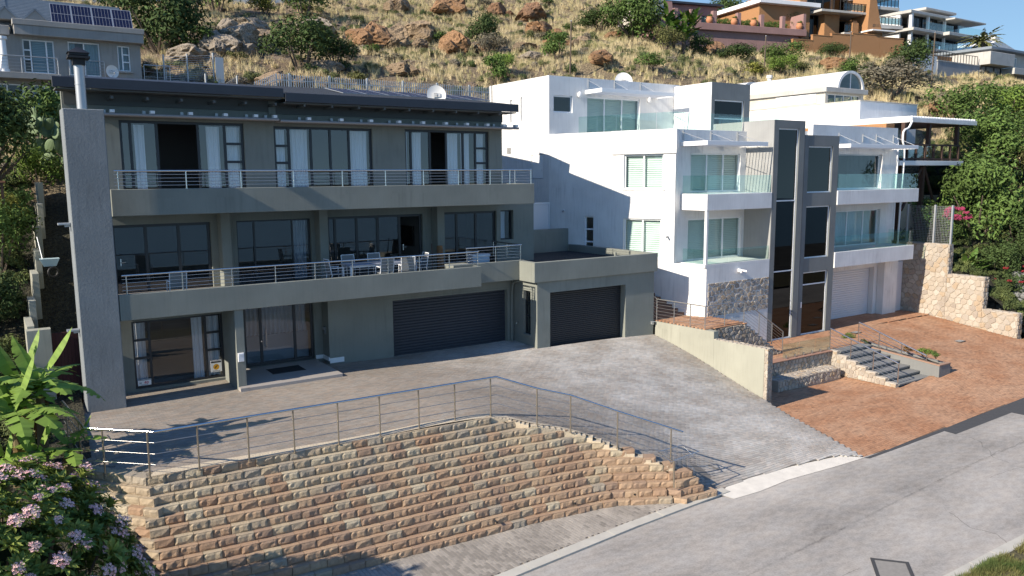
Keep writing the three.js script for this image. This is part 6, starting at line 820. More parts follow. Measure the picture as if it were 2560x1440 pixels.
  q('rail', [B(45.5, 52.5, 8.5, 8.6, -1.3, -1.2), B(45.5, 52.5, 7.66, 7.74, -1.3, -1.2)], M.timber); for (let i = 0; i <= 7; i++) q('baluster', [B(45.5 + i * 0.97, 45.62 + i * 0.97, 7.58, 8.5, -1.31, -1.19)], M.timber); for (let i = 0; i < 7; i++) q('glass_panel', [B(45.64 + i * 0.97, 46.44 + i * 0.97, 7.76, 8.48, -1.26, -1.25)], M.balGlass);
  q('downpipe', [tube([V(46.5, 9.9, -1.02), V(46.1, 9.5, -0.98), V(45.6, 9.3, -0.98), V(45.6, 8.6, -0.98), V(45.75, 8.4, -0.98), V(45.7, 5, -0.98), V(45.65, 2.6, -0.98)], 0.06, 8, 40)], M.whiteTrim);
  q('brick_wall', [B(45.45, 46.3, 8.6, 9.8, -8.5, -2)], M.brick);
  const c = thing('cabin', 'dark timber cabin with a pale green roof seen under the deck roof', 'cabin', [54, 6, -8]), k = (n, g, m) => mesh(n, g, m, c); const pl = []; for (let y = 6; y < 9.3; y += 0.16) pl.push(B(49, 58, y, y + 0.15, -9.3, -9.25)); k('plank_wall', pl, M.timber); k('wall_back', [B(49, 58, 6, 9.3, -14, -9.31)], M.timber); for (const x of [50.1, 53.2]) { win(c, frame(0, 0, -9.12), x, x + 0.95, 7.9, 8.9, { ...WW, back: -0.01, cols: [{ w: 1 }, { w: 1 }] }); }
  const s = new THREE.Shape([new THREE.Vector2(49.5, 9.3), new THREE.Vector2(58.3, 9.3), new THREE.Vector2(56, 10.4), new THREE.Vector2(52, 10.4)]); const g = new THREE.ExtrudeGeometry(s, { depth: 3.6, bevelEnabled: false }); g.translate(0, 0, -13); k('roof', uvBox(g), M.roofGreen);
  const gp = thing('retaining_wall', 'grey interlocking concrete block retaining wall under the timber deck', 'wall', [49, 3, -3]); { const bl = new THREE.SphereGeometry(0.3, 8, 6); bl.scale(1, 0.75, 0.6); const cap = uvBox(bl); for (let r = 0; r < 8; r++) for (let i = 0; i < 14; i++) place('block', cap, M.concreteGrey, gp, V(47.0 + i * 0.58 + (r & 1) * 0.29, 2.6 + r * 0.38, -1.7 - r * 0.22), null, V(1, 1, 1)); mesh('core', [prism([[46.8, -3.6], [55.2, -3.6], [55.2, -2.0], [46.8, -2.0]], 1, 5.4)], M.sand, gp); }
  const g2 = thing('retaining_wall', 'curved bank of round concrete planter blocks beyond the stepped rubble wall', 'wall', [48.5, 0, 5]); { const bl = new THREE.SphereGeometry(0.3, 8, 6); bl.scale(1, 0.75, 0.7); const cap = uvBox(bl); for (let r = 0; r < 9; r++) for (let i = 0; i < 12; i++) { const a = i * 0.5, x = 47.7 + r * 0.2 + 0.06 * a * a, z = 2.6 + a + (r & 1) * 0.25; place('block', cap, M.concreteGrey, g2, V(x, -1.9 + r * 0.36, z), new THREE.Quaternion().setFromAxisAngle(V(0, 1, 0), -1.3)); } }
}
{ // mauve house with terrace wall
  const H0 = -0.224, Mx = frame(59.2, 0, -36.3, H0), h = thing('house', 'mauve plastered house above a long terrace wall with terracotta pots', 'house', [64, 19, -35]), p = (n, g, m, q = h) => mesh(n, g, m, q, Mx);
  p('terrace_wall', [B(0.5, 18.1, 16.5, 21.9, -6, 0)], M.mauve); p('coping', [CB(0.3, 18.9, 21.9, 22.6, -6.2, 0.35, 0.03)], M.mauve); p('side_wing', [B(-0.6, 0.5, 22.62, 26, -6, -1.2), CB(-0.9, 0.8, 23.0, 24.6, -2, 0.3, 0.02)], M.cream);
  for (const u of [2.3, 4.2, 7.0, 10.1, 13.1, 15.9]) p('pillar', [CB(u - 0.22, u + 0.22, 22.6, 23.9, -0.3, 0.15, 0.015)], M.mauve); p('end_wall', [B(18.5, 18.85, 22.6, 24.3, -5, 0.2), B(14.5, 18.5, 22.6, 23.6, -5.2, -5)], M.mauve);
  p('upper_wall', [wallZ(1.5, 11.2, 22.6, 25.6, -5.5, 0.3, [[4.5, 6.6, 22.8, 24.6], [7.1, 8.6, 22.8, 24.6], [9.1, 10.6, 22.8, 24.6]])], M.mauve); for (const [a, b] of [[4.5, 6.6], [7.1, 8.6], [9.1, 10.6]]) win(h, Mx.clone().multiply(new THREE.Matrix4().makeTranslation(0, 0, -5.5)), a, b, 22.8, 24.6, { ...WW, frame: M.frameDark, cols: [{ w: 1 }, { w: 1 }] }); p('roof', [CB(1.1, 11.7, 25.6, 25.85, -12, -5, 0.03)], M.charcoal); p('back_block', [B(1.5, 11.2, 22.6, 25.6, -11, -8)], M.room);
  const arch = new THREE.Shape(); arch.moveTo(4.2, 22.6); arch.lineTo(5.4, 22.6); arch.quadraticCurveTo(4.6, 23.4, 4.4, 25.5); arch.lineTo(3.4, 25.5); arch.lineTo(3.4, 22.6); p('arch', uvBox(new THREE.ExtrudeGeometry(arch, { depth: 0.3, bevelEnabled: false }).translate(0, 0, -4.4)), M.mauve);
  const pot = [[0, 0], [0.22, 0], [0.36, 0.25], [0.38, 0.45], [0.28, 0.62], [0.34, 0.7], [0.28, 0.7], [0.24, 0.6], [0, 0.55]].map((a) => new THREE.Vector2(...a)); const pg = new THREE.LatheGeometry(pot, 14).toNonIndexed();
  [[6.5, 'terracotta pot on the mauve terrace wall, furthest left'], [9.6, 'terracotta pot on the mauve terrace wall before the hedge'], [12.1, 'terracotta pot on the mauve terrace wall between two pillars'], [18.2, 'terracotta pot at the right corner of the mauve terrace']].forEach(([u, l]) => { const w = V(u, 22.6, -0.05).applyMatrix4(Mx); const t = thing('flower_pot', l, 'pot', [w.x, w.y, w.z], 'terracotta pots on the mauve terrace'); place('pot_body', pg, M.terracotta, t, w); place('plant', CR.scrub[0], M.leafMid, t, V(w.x, w.y + 0.8, w.z), null, V(0.3, 0.3, 0.3)); });
  const hg = thing('hedge', 'clipped green hedge behind the mauve terrace wall', 'hedge', [72, 22.6, -35]); for (let i = 0; i < 11; i++) { const w = V(7.4 + i * 0.95, 23.0, -1.2).applyMatrix4(Mx); place('foliage', pick(CR.bush), M.leafMid, hg, w, null, V(0.75, 0.62, 0.6)); }
}
{ // brick house
  const Mx = frame(80.7, 0, -33, -0.2), h = thing('house', 'orange brick house with stacked balconies and a slanting brick buttress', 'house', [84, 20, -34]), p = (n, g, m, q = h) => mesh(n, g, m, q, Mx);
  p('wall', [B(-7.5, -0.4, 19, 25.5, -12, -0.5)], M.brick); p('roof', [CB(-8, 0.5, 25.5, 25.95, -12.5, 0.2, 0.03), CB(6.8, 11.5, 27.2, 27.7, -12, 0.8, 0.03)], M.whiteTrim); p('back_wall', [B(-0.4, 10.8, 19, 28.5, -12, -2.2)], M.brick); p('floor_slab', [CB(-0.3, 6.9, 24.9, 25.15, -2.2, 1.2, 0.02), CB(6.9, 11.1, 25.6, 25.95, -2.2, 1.4, 0.02), CB(6.9, 11.6, 23.5, 23.9, -2.2, 1.6, 0.02), CB(3.5, 6.9, 22.7, 22.9, -2.2, 0.8, 0.02), CB(-0.3, 1.4, 22.35, 22.6, -2.2, -0.4, 0.02)], M.concretePale);
  const W = (a, b, c, d, z, cols) => win(h, Mx.clone().multiply(new THREE.Matrix4().makeTranslation(0, 0, z)), a, b, c, d, { ...WW, frame: M.frameDark, glass: M.glassDark, back: -0.12, d: 0.1, cols });
  W(-0.2, 1.2, 22.65, 24.85, -1.0, [{ w: 1 }, { w: 1 }]); W(-0.2, 1.2, 20.6, 22.3, -1.0, [{ w: 1 }, { w: 1 }]); W(0.5, 4, 25.2, 28.2, -2.15, [{ w: 1 }, { w: 1 }, { w: 1 }]); W(4.5, 6.5, 25.2, 27.5, -2.15, [{ w: 1 }, { w: 1 }]); W(4, 6.4, 23, 24.7, -2.15, [{ w: 1 }, { w: 1 }]); W(7.6, 10.6, 26, 27.1, -2.15, [{ w: 1 }, { w: 1 }, { w: 1 }]); W(7.6, 10.6, 23.95, 25.4, -2.15, [{ w: 1 }, { w: 1 }, { w: 1 }]); W(3.6, 5.5, 20.8, 22.6, -2.15, [{ w: 1 }, { w: 1 }]);
  p('chimney_block', [CB(1.3, 3.5, 20, 25.2, -2.1, 0.0, 0.02)], M.brick); const bs = new THREE.Shape([new THREE.Vector2(6.1, 22.0), new THREE.Vector2(8.5, 22.6), new THREE.Vector2(7.0, 27.6), new THREE.Vector2(6.4, 27.6)]); p('buttress', uvBox(new THREE.ExtrudeGeometry(bs, { depth: 2.6, bevelEnabled: false }).translate(0, 0, -1)), M.brick); p('braai_chimney', [B(4.6, 5.5, 22.4, 24.0, 0.2, 0.9), B(4.75, 5.35, 24.0, 24.25, 0.3, 0.8), B(4.3, 5.8, 21, 22.4, 0.1, 1.0)], M.brick);
  const rl = (a, b, y, z) => { p('railing', [B(a, b, y + 0.85, y + 0.92, z - 0.03, z + 0.03), ...bars(a, b, Math.round((b - a) / 0.55), y, y + 0.85, z, 0.06)], M.black); p('railing_glass', [B(a, b, y + 0.12, y + 0.8, z - 0.01, z)], M.glassBlue); }; rl(3.0, 6.6, 25.15, 1.1); rl(7.1, 11.0, 25.95, 1.3); rl(7.3, 11.5, 23.9, 1.5); rl(3.6, 6.0, 22.9, 0.75);
  const w = thing('garden_wall', 'stepped orange brick garden wall below the brick house', 'wall', [84, 20, -31]), f = Mx.clone().multiply(new THREE.Matrix4().makeTranslation(0, 0, 2.2)); [[-5, -2.3, 21.4], [-2.3, 0.4, 22.0], [0.4, 3.4, 22.3], [3.4, 7.5, 22.5], [7.5, 11.2, 22.3]].forEach(([a, b, y]) => { mesh('wall_panel', [B(a, b - 0.02, 17.5, y, -0.3, 0)], M.brick, w, f); mesh('coping', [B(a - 0.03, b, y + 0.001, y + 0.08, -0.34, 0.04)], M.brick, w, f); }); mesh('carport_roof', [CB(6.0, 9.5, 22.95, 23.1, -2, 0.3, 0.02)], M.whiteTrim, w, f);
}
{ // modern concrete house
  const h = thing('house', 'modern concrete house with glass fronts and wide flat roof slabs on the ridge', 'house', [107, 22, -35]), p = (n, g, m, q = h) => mesh(n, g, m, q), Z = -33;
  p('roof', [CB(99.8, 114.6, 26.95, 27.3, -45, Z, 0.03), CB(104.9, 112.4, 28.0, 28.3, -44, Z - 1, 0.03), CB(108, 116, 26.75, 26.94, -44, Z + 1.2, 0.03)], M.concretePale); p('lit_block', [B(99.9, 104, 27.3, 27.9, -46, -36), B(99.9, 100.2, 20, 26.95, -45, Z - 1.5), CB(100.2, 100.6, 20, 26.95, Z - 0.5, Z - 0.1, 0.02)], M.white);
  p('floor_slab', [CB(99.5, 109, 24.7, 25.05, -44, Z + 0.6, 0.03), CB(106.5, 115, 24.6, 25.0, -44, Z + 1.4, 0.03), CB(99.5, 114.4, 22.4, 22.75, -44, Z + 0.8, 0.03), CB(100, 113.5, 21.2, 21.6, -44, Z, 0.03)], M.concretePale); p('back_wall', [B(100.2, 114, 20, 26.95, -45, -38)], M.room); p('column', [B(104.4, 104.7, 22.75, 26.95, Z - 0.6, Z - 0.3), B(108.4, 108.7, 22.75, 26.95, Z - 0.6, Z - 0.3)], M.whiteTrim);
  const W = (a, b, c, d, n) => win(h, frame(0, 0, Z - 0.9), a, b, c, d, { ...WW, frame: M.frameDark, glass: M.glassDark, back: 0, cols: Array.from({ length: n }, () => ({ w: 1 })) }); W(100.7, 107.6, 25.05, 26.9, 7); W(108.8, 113.2, 25.05, 26.7, 4); W(100.7, 104.3, 22.76, 24.65, 4); W(104.8, 108.3, 22.76, 24.65, 3); W(108.8, 113, 22.76, 24.55, 4);
  for (let i = 0; i < 6; i++) { p('glass_panel', [B(102.5 + i * 1.1, 103.58 + i * 1.1, 25.06, 26.0, Z + 0.5, Z + 0.51)], M.balGlass); p('glass_panel', [B(108.6 + i * 1.05, 109.6 + i * 1.05, 25.01, 25.95, Z + 1.3, Z + 1.31)], M.balGlass); p('glass_panel', [B(103.6 + i * 1.75, 105.3 + i * 1.75, 22.76, 23.7, Z + 0.7, Z + 0.71)], M.balGlass); }
}
{ // grey boundary walls, terrace with black railing, bare concrete house on the right ridge, white gabled house far behind
  const w = thing('boundary_wall', 'long grey plastered boundary wall across the right ridge', 'wall', [91, 16, -22.5]); mesh('wall_panel', [B(87.2, 96, 14, 18.8, -22.6, -22.2)], M.greyWall, w); mesh('wall_panel', [B(82.2, 87.18, 14.5, 19.25, -22.7, -22.3)], M.white, w); mesh('coping', [B(87.1, 96.05, 18.801, 18.9, -22.65, -22.15)], M.concretePale, w); mesh('brick_end', [B(80.1, 82.18, 14.5, 18.45, -22.6, -22.1)], std({ color: rgb(0.3, 0.1, 0.07), roughness: 0.95, map: withRep(T.fine, 1) }), w);
  const rl = (t, a, b, y, z) => { mesh('handrail', [B(a, b, y + 0.95, y + 1.0, z - 0.03, z + 0.03)], M.black, t); mesh('balusters', bars(a, b, Math.round((b - a) / 0.6), y, y + 0.95, z, 0.05), M.black, t); };
  const r1 = thing('railing', 'black bar railing on top of the long grey boundary wall', 'railing', [91, 18.9, -22.4]); rl(r1, 87.3, 95.8, 18.9, -22.4); const r2 = thing('railing', 'black bar railing on the white terrace wall below the modern house', 'railing', [84, 19.25, -22.5]); rl(r2, 82.4, 87.1, 19.25, -22.5);
  const tan = thing('garden_wall', 'tan brick wall panel behind the railing on the right ridge', 'wall', [92, 18.9, -25]); mesh('wall_panel', [B(86.5, 97, 16, 20.2, -26, -25.6)], M.brick, tan); mesh('coping', [B(86.4, 97.1, 20.201, 20.3, -26.05, -25.55)], M.concretePale, tan);
  const c = thing('house', 'bare grey concrete house with overhanging slabs at the right edge of the ridge', 'house', [104, 16, -23]), p = (n, g, m, Mx) => mesh(n, g, m, c, Mx); p('wall', [B(97, 112, 12, 18.9, -30, -22.4)], M.greyWall); p('slab', [CB(96.2, 101.8, 19.0, 20.4, -29, -21.2, 0.03), CB(101.5, 113, 18.2, 18.9, -29, -21.0, 0.03)], M.concretePale); p('upper_wall', [B(101.8, 112, 18.9, 21.2, -29, -24)], M.concretePale); p('roof', [CB(100, 113, 21.2, 21.5, -30, -23, 0.03)], M.roofTile); for (const x of [97.6, 99.4, 101.0]) p('pipe', [rod(V(x, 14, -22.3), V(x, 18.9, -22.3), 0.06, 6)], M.black); win(c, frame(0, 0, -24), 104, 108, 19.2, 20.8, { ...WW, back: -0.1, cols: [{ w: 1 }, { w: 1 }, { w: 1 }] });
  const g = thing('house', 'white gabled house with twin chimneys far behind the palm', 'house', [121, 22, -33]); const s = new THREE.Shape([new THREE.Vector2(113, 19), new THREE.Vector2(130, 19), new THREE.Vector2(130, 23.9), new THREE.Vector2(122.5, 25.4), new THREE.Vector2(113, 23)]); mesh('wall', uvBox(new THREE.ExtrudeGeometry(s, { depth: 8, bevelEnabled: false }).translate(0, 0, -41)), M.white, g); for (const x of [120.2, 122.8]) { mesh('chimney', [B(x, x + 1.3, 23.5, 26.1, -35, -33.8)], M.white, g); mesh('cowl', [B(x + 0.3, x + 1, 26.1, 26.5, -34.8, -34.1)], M.black, g); }
  const l = thing('house', 'pale flat house at the top edge behind the left tree', 'house', [18, 25, -70]), q = (n, gg, m) => mesh(n, gg, m, l); q('wall', [wallZ(8, 20, 23, 27.5, -70, 0.3, [[15, 19, 25.4, 27]]), B(8, 20, 23, 27.5, -76, -75.7)], M.cream); q('slab', [CB(7, 20.5, 24.9, 25.2, -76, -69, 0.03)], M.concretePale); win(l, frame(0, 0, -70), 15, 19, 25.4, 27, { ...WW, cols: [{ w: 1 }, { w: 1 }, { w: 1 }] }); q('roof', [CB(7, 21, 27.5, 27.8, -77, -69, 0.03)], M.whiteTrim); q('brick_pier', [B(13.4, 14.2, 23, 27.4, -69.99, -69.5)], M.brick);
  const k = thing('house', 'white house corner showing at the top edge of the rocky slope', 'house', [28.5, 25.5, -71]); mesh('wall', [CB(25.8, 34, 24.6, 30, -80, -71, 0.05)], M.white, k); mesh('plinth', [B(25.7, 34.1, 23.5, 24.59, -80, -70.9)], M.concretePale, k);
}
{ // fences on the hill
  const y = 10.95, f = thing('palisade_fence', 'pale steel palisade fence along the foot of the rocky hill', 'fence', [22, y, -22]); const pale = uvBox(join([B(-0.028, 0.028, 0, 1.95, -0.006, 0.006), (() => { const g = new THREE.ConeGeometry(0.04, 0.09, 4); g.scale(1, 1, 0.25); g.translate(0, 1.995, 0); return uvBox(g); })()])); const Pm = std({ color: rgb(0.44, 0.46, 0.47), roughness: 0.5, metalness: 0.3 });
  for (let i = 0; i < 118; i++) place('pale', pale, Pm, f, V(15.2 + i * 0.145, y, -22.05)); for (let i = 0; i < 8; i++) mesh('post', [CB(15.93 + i * 2.5, 16.05 + i * 2.5, y - 0.3, y + 2.1, -22.2, -22.1, 0.008)], Pm, f); for (const h of [0.35, 1.65]) mesh('rail', [B(15.2, 32.3, y + h, y + h + 0.05, -22.09, -22.06)], Pm, f);
  for (let i = 0; i < 12; i++) place('pale', pale, Pm, f, V(15.1 - i * 0.14, y - i * 0.06, -21.9 + i * 0.09)); mesh('rail', [rod(V(15.1, y + 1.65, -21.98), V(13.4, y + 0.95, -20.9), 0.03, 6)], Pm, f);
  const g = thing('wire_fence', 'horizontal wire fence panels on steel posts in front of the rocks', 'fence', [12, 12, -27]); for (const [x, z] of [[9.9, -27], [11.3, -27.2], [12.9, -27.4]]) mesh('post', [rod(V(x, hillH(x, z) - 0.2, z), V(x, 14.3 + (x - 9.9) * 0.12, z), 0.05, 8)], Pm, g); for (let i = 0; i < 13; i++) mesh('wire', [rod(V(9.9, 12.6 + i * 0.13, -27), V(12.9, 12.95 + i * 0.13, -27.4), 0.012, 5)], Pm, g); mesh('end_panel', [B(13.0, 13.5, 12.2, 14.4, -27.3, -27.25)], Pm, g);
  const gt = thing('wire_gate', 'small sloping wire gate panel beside the wire fence', 'gate', [12, 11.6, -23.6]); for (const x of [11.5, 13.3]) mesh('post', [rod(V(x, 10.5, -23.6), V(x, 12.9, -23.6), 0.05, 8)], Pm, gt); mesh('wires', Array.from({ length: 14 }, (_, i) => rod(V(12.5, 11.4 + i * 0.07, -23.6), V(13.3, 11.8 + i * 0.08, -23.6), 0.008, 4)), Pm, gt);
  [[39.6, -25.3, 4.2, 'slim wooden pole on the slope above the white house roof'], [59.3, -22.5, 3.4, 'slim wooden pole left of the vaulted roof'], [71.8, -22.5, 3.8, 'slim wooden pole behind the barrel vault'], [77.4, -17.3, 5.2, 'tall slim pole in the straw grass on the right hill']].forEach(([x, z, hh, l]) => { const y0 = hillH(x, z), t = thing('pole', l, 'pole', [x, y0, z], 'slim poles on the hillside'); mesh('pole_shaft', [cone(V(x, y0 - 0.3, z), V(x + 0.12, y0 + hh, z), 0.07, 0.055, 8)], M.bark, t); mesh('cap', [rod(V(x + 0.12, y0 + hh, z), V(x + 0.12, y0 + hh + 0.05, z), 0.07, 8)], M.galv, t); });
}
{ // side passage left of the dark house: pillar, stepped wall, stairs, gate
  const w = thing('stepped_wall', 'stepped plastered wall climbing the dark passage left of the house', 'wall', [1.2, 0, -5]); [[0.78, 1.42, -1.6, -1.25, -0.3, 2.42], [0.82, 1.02, -3.6, -1.61, 0, 2.5], [1.0, 1.2, -4.8, -3.61, 1, 3.0], [1.2, 1.4, -6.2, -4.81, 1.8, 3.75], [1.4, 1.6, -7.6, -6.21, 2.6, 4.4], [1.55, 1.75, -9.2, -7.61, 3.4, 5.15], [1.75, 1.95, -10.8, -9.21, 4.2, 5.95], [1.9, 2.1, -12.4, -10.81, 5, 6.75]].forEach(([a, b, z0, z1, y0, y1]) => { mesh('wall_panel', [CB(a, b, y0 - 1.5, y1, z0, z1, 0.012)], M.sage, w); });
  const s = thing('steps', 'dark stone steps climbing the passage beside the dark house', 'steps', [2, 1, -6]); for (let i = 0; i < 22; i++) mesh('step', [CB(1.0 + i * 0.045, 2.75 + i * 0.05, -0.6 + i * 0.25, -0.05 + i * 0.26, -2.2 - i * 0.48 - 0.5, -2.2 - i * 0.48, 0.012)], M.concreteGrey, s);
  const g = thing('timber_gate', 'dark red boarded gate between the pillar and the chimney column', 'gate', [1.75, 0, -1.4]); for (let i = 0; i < 7; i++) mesh('board', [CB(1.43 + i * 0.1, 1.525 + i * 0.1, -0.05, 2.25, -1.45, -1.41, 0.004)], std({ color: rgb(0.07, 0.02, 0.018), roughness: 0.8, map: withRep(T.streak, 0.7) }), g); mesh('rail', [B(1.43, 2.1, 0.3, 0.4, -1.5, -1.451), B(1.43, 2.1, 1.8, 1.9, -1.5, -1.451)], std({ color: rgb(0.07, 0.02, 0.018), roughness: 0.8 }), g);
  for (const [y, l] of [[5.55, 'small grey lamp jutting from the upper side of the chimney column'], [2.42, 'small grey lamp jutting from the lower side of the chimney column']]) { const t = thing('wall_lamp', l, 'lamp', [2.0, y, -0.4]); mesh('lamp_hood', [CB(1.78, 2.1, y, y + 0.06, -0.52, -0.3, 0.01)], M.galv, t); mesh('lamp_arm', [B(1.95, 2.1, y - 0.06, y - 0.001, -0.44, -0.38)], M.galv, t); }
  const wb = thing('wheelbarrow', 'pale blue wheelbarrow standing on the passage steps', 'wheelbarrow', [1.75, 3.6, -5.6]); const tr = new THREE.CylinderGeometry(0.42, 0.26, 0.26, 4); tr.rotateY(Math.PI / 4); tr.scale(1, 1, 0.7); tr.translate(1.78, 4.05, -5.4); mesh('tray', uvBox(tr), std({ color: rgb(0.4, 0.52, 0.56), roughness: 0.5 }), wb); mesh('handle', [rod(V(1.6, 4.0, -5.3), V(1.5, 4.9, -5.9), 0.018)], M.galv, wb); mesh('wheel', [(() => { const t = new THREE.TorusGeometry(0.16, 0.04, 6, 16); t.rotateY(0.4); t.translate(1.85, 3.72, -5.2); return t.toNonIndexed(); })()], M.black, wb);
  const sh = thing('bench', 'brown wooden bench on the far left garden bank', 'bench', [0.3, 6, -7]); mesh('seat', [CB(-0.5, 0.75, 6.75, 6.82, -7.3, -6.8, 0.01)], std({ color: rgb(0.2, 0.09, 0.05), roughness: 0.8 }), sh); mesh('leg', [B(0.6, 0.68, 6.0, 6.75, -6.9, -6.82)], M.timber, sh); mesh('leg', [B(0.6, 0.68, 6.0, 6.75, -7.28, -7.2)], M.timber, sh);
}
// ================= PLANTS AND ROCKS =================
// --- boulders on the slope
const landmarks = [];
[[28.6, -50.9, 2.5, 0.75, 2, 'pale cracked boulder high on the slope, left end of the boulder row'], [31.2, -47.8, 1.4, 0.7, 0, 'low orange boulder between the pale one and the twin rocks'], [31.4, -44.1, 2.3, 1.0, 0, 'dark orange slanting boulder left of the twin rocks'], [33.4, -43.8, 2.2, 1.15, 1, 'tall pale orange boulder, left one of the twin rocks'], [38.1, -48.5, 2.5, 0.95, 1, 'broad orange boulder, right one of the twin rocks'], [38, -40.5, 2.0, 1.0, 0, 'angular orange boulder left of the round green bush'], [17.1, -38.6, 3.0, 0.7, 2, 'broad pale outcrop beside the big dark tree'], [19.6, -41.5, 2.5, 0.6, 1, 'tan outcrop right of the broad pale one'], [21.8, -49.5, 2.7, 0.5, 2, 'flat pale rock ridge above the tan outcrop'], [16.2, -36.4, 2.2, 0.6, 2, 'pale rock slab just above the wire fence'], [50.9, -45.1, 2.3, 0.65, 0, 'wide orange boulder in the straw below the dark crags'], [47.2, -37.7, 1.2, 0.8, 0, 'small orange boulder below the wide one'], [57.5, -56.1, 2.6, 0.7, 3, 'dark layered crag near the top of the slope'], [54.8, -59.9, 2.0, 0.8, 3, 'reddish crag at the left of the layered one'], [49.6, -63.1, 2.6, 0.9, 0, 'tall orange crag at the upper edge of the slope'], [43.5, -26, 1.5, 0.6, 0, 'small rust coloured boulder above the white house roof'], [43.5, -37.4, 1.6, 0.5, 1, 'flat orange rock shelf in the middle of the slope'], [41.7, -33.5, 1.5, 0.5, 2, 'pale low rock under the flat orange shelf'], [56.2, -39.6, 1.3, 0.7, 0, 'orange boulder at the left of the round dark tree'], [49, -35.6, 1.4, 0.6, 1, 'tan boulder among the straw tufts'], [44.6, -65.7, 2.2, 0.6, 1, 'broad tan rock near the skyline above the twin rocks'], [13, -35, 2.1, 0.6, 2, 'pale sloping rock behind the grey house corner'], [21.5, -31, 1.7, 0.45, 2, 'long pale slab low on the slope above the palisade'], [27, -29.8, 1.6, 0.5, 1, 'tan slab low on the slope behind the palisade'], [70.8, -23.6, 2.0, 0.6, 0, 'orange rocks under the stepped brick garden wall'], [71.8, -21.2, 1.5, 0.5, 1, 'small tan rocks lower down by the barrel vault'], [62, -8.3, 0.9, 0.7, 0, 'lone orange stone on the right hill above the deck'], [16.6, -26.7, 1.8, 0.5, 1, 'brownish slab behind the left end of the palisade'], [76.5, -20.5, 1.4, 0.6, 3, 'dark rocks below the bush on the right hill'], [64.6, -33.0, 1.6, 0.9, 3, 'dark rock clump against the mauve terrace wall']].forEach(([x, z, r, sy, m, l]) => { boulder(l, x, z, r, sy, m); landmarks.push({ x, z, n: l.split(/,| high | between | left | right | beside | just | near | at | among | behind | low on | lower | with | against /)[0] }); });
// --- bushes on the slope
const bl = (...a) => bush(...a);
const gG = 'bushes on the hillside';
bl('very wide dark green bush on the slope above the left roof', 'bush', 19.6, -30.4, 3.1, 2.6, 'fine', M.leafDark, gG); bl('second lobe of dark green bush beside the wide one', 'bush', 22.4, -31.2, 2.2, 2.0, 'fine', M.leafDark, gG);
bl('round bright green bush near the top edge of the slope', 'bush', 30.8, -60.9, 3.0, 3.2, 'fine', M.leafMid, gG); bl('yellow green bush left of the round bright one', 'bush', 27.2, -62.5, 2.0, 1.8, 'fine', M.leafYellow, gG); bl('small green bush right of the big dark tree', 'bush', 14.4, -36.6, 1.5, 1.3, 'bush', M.leafMid, gG);
bl('small dark bush right above the palisade end', 'bush', 32.9, -26.0, 1.3, 1.4, 'bush', M.leafMid, gG); bl('dense round green bush beside the angular orange boulder', 'bush', 41.2, -41.0, 2.1, 2.6, 'fine', M.leafDark, gG); bl('grey dry bush in front of the dense round one', 'bush', 40.3, -38.6, 2.0, 1.5, 'fine', M.leafGrey, gG); bl('bright flat green bush above the palisade fence', 'bush', 35.2, -28.4, 1.5, 1.0, 'fine', M.leafBright, gG);
bl('olive shrub in the straw below the round tree', 'shrub', 53.5, -29.1, 1.9, 1.7, 'fine', M.leafOlive, gG); bl('dark shaded bush under the crags', 'bush', 58.5, -44.3, 3.0, 1.8, 'fine', M.leafDark, gG); bl('low green bush above the right end of the white roof', 'bush', 46.4, -23.4, 1.3, 0.9, 'bush', M.leafMid, gG); bl('green bush beside the slim pole on the slope', 'bush', 42.3, -30.5, 1.5, 1.6, 'bush', M.leafMid, gG);
bl('broad green bush below the mauve terrace wall', 'bush', 66.3, -26.0, 2.5, 1.6, 'fine', M.leafMid, gG); bl('dark green bush at the right end of the mauve wall', 'bush', 78.4, -29.4, 2.0, 1.3, 'fine', M.leafDark, gG); bl('dark green bush on the straw slope under the grey boundary wall', 'bush', 80.5, -21.5, 3.0, 3.0, 'fine', M.leafDark, gG); bl('grey brown bush beside the dark one under the boundary wall', 'bush', 77.6, -20.8, 1.8, 1.6, 'fine', M.leafGrey, gG); bl('wide grey brown bush below the barrel vault', 'bush', 62.2, -12.0, 3.6, 1.9, 'fine', M.leafGrey, gG); bl('green bush right of the barrel vault', 'bush', 62.0, -15.2, 1.7, 1.8, 'fine', M.leafMid, gG);
bl('dark trees on the skyline right of the big dark tree', 'bush', 22, -62.7, 3.4, 3.8, 'fine', M.leafMid, gG); bl('tall green bush on the skyline beside the pale flat house', 'bush', 18.6, -58.1, 3.2, 4.2, 'fine', M.leafMid, gG); bl('low olive bush in the straw on the far right hill', 'bush', 88.6, -14.7, 2.4, 1.0, 'bush', M.leafMid, gG); bl('olive bush beside the banana-leaved plants below the mauve wall', 'bush', 58.4, -29.5, 1.5, 1.4, 'bush', M.leafDark, gG); bl('dark low bush in shadow under the mauve wall', 'bush', 61.0, -27.5, 2.6, 1.4, 'fine', M.leafDark, gG); bl('yellow green shrub left of the vaulted roof', 'shrub', 57.6, -22.2, 1.5, 0.9, 'bush', M.leafYellow, gG); bl('green shrub by the slim pole left of the vault', 'shrub', 60.5, -21.6, 1.8, 1.3, 'fine', M.leafBright, gG);
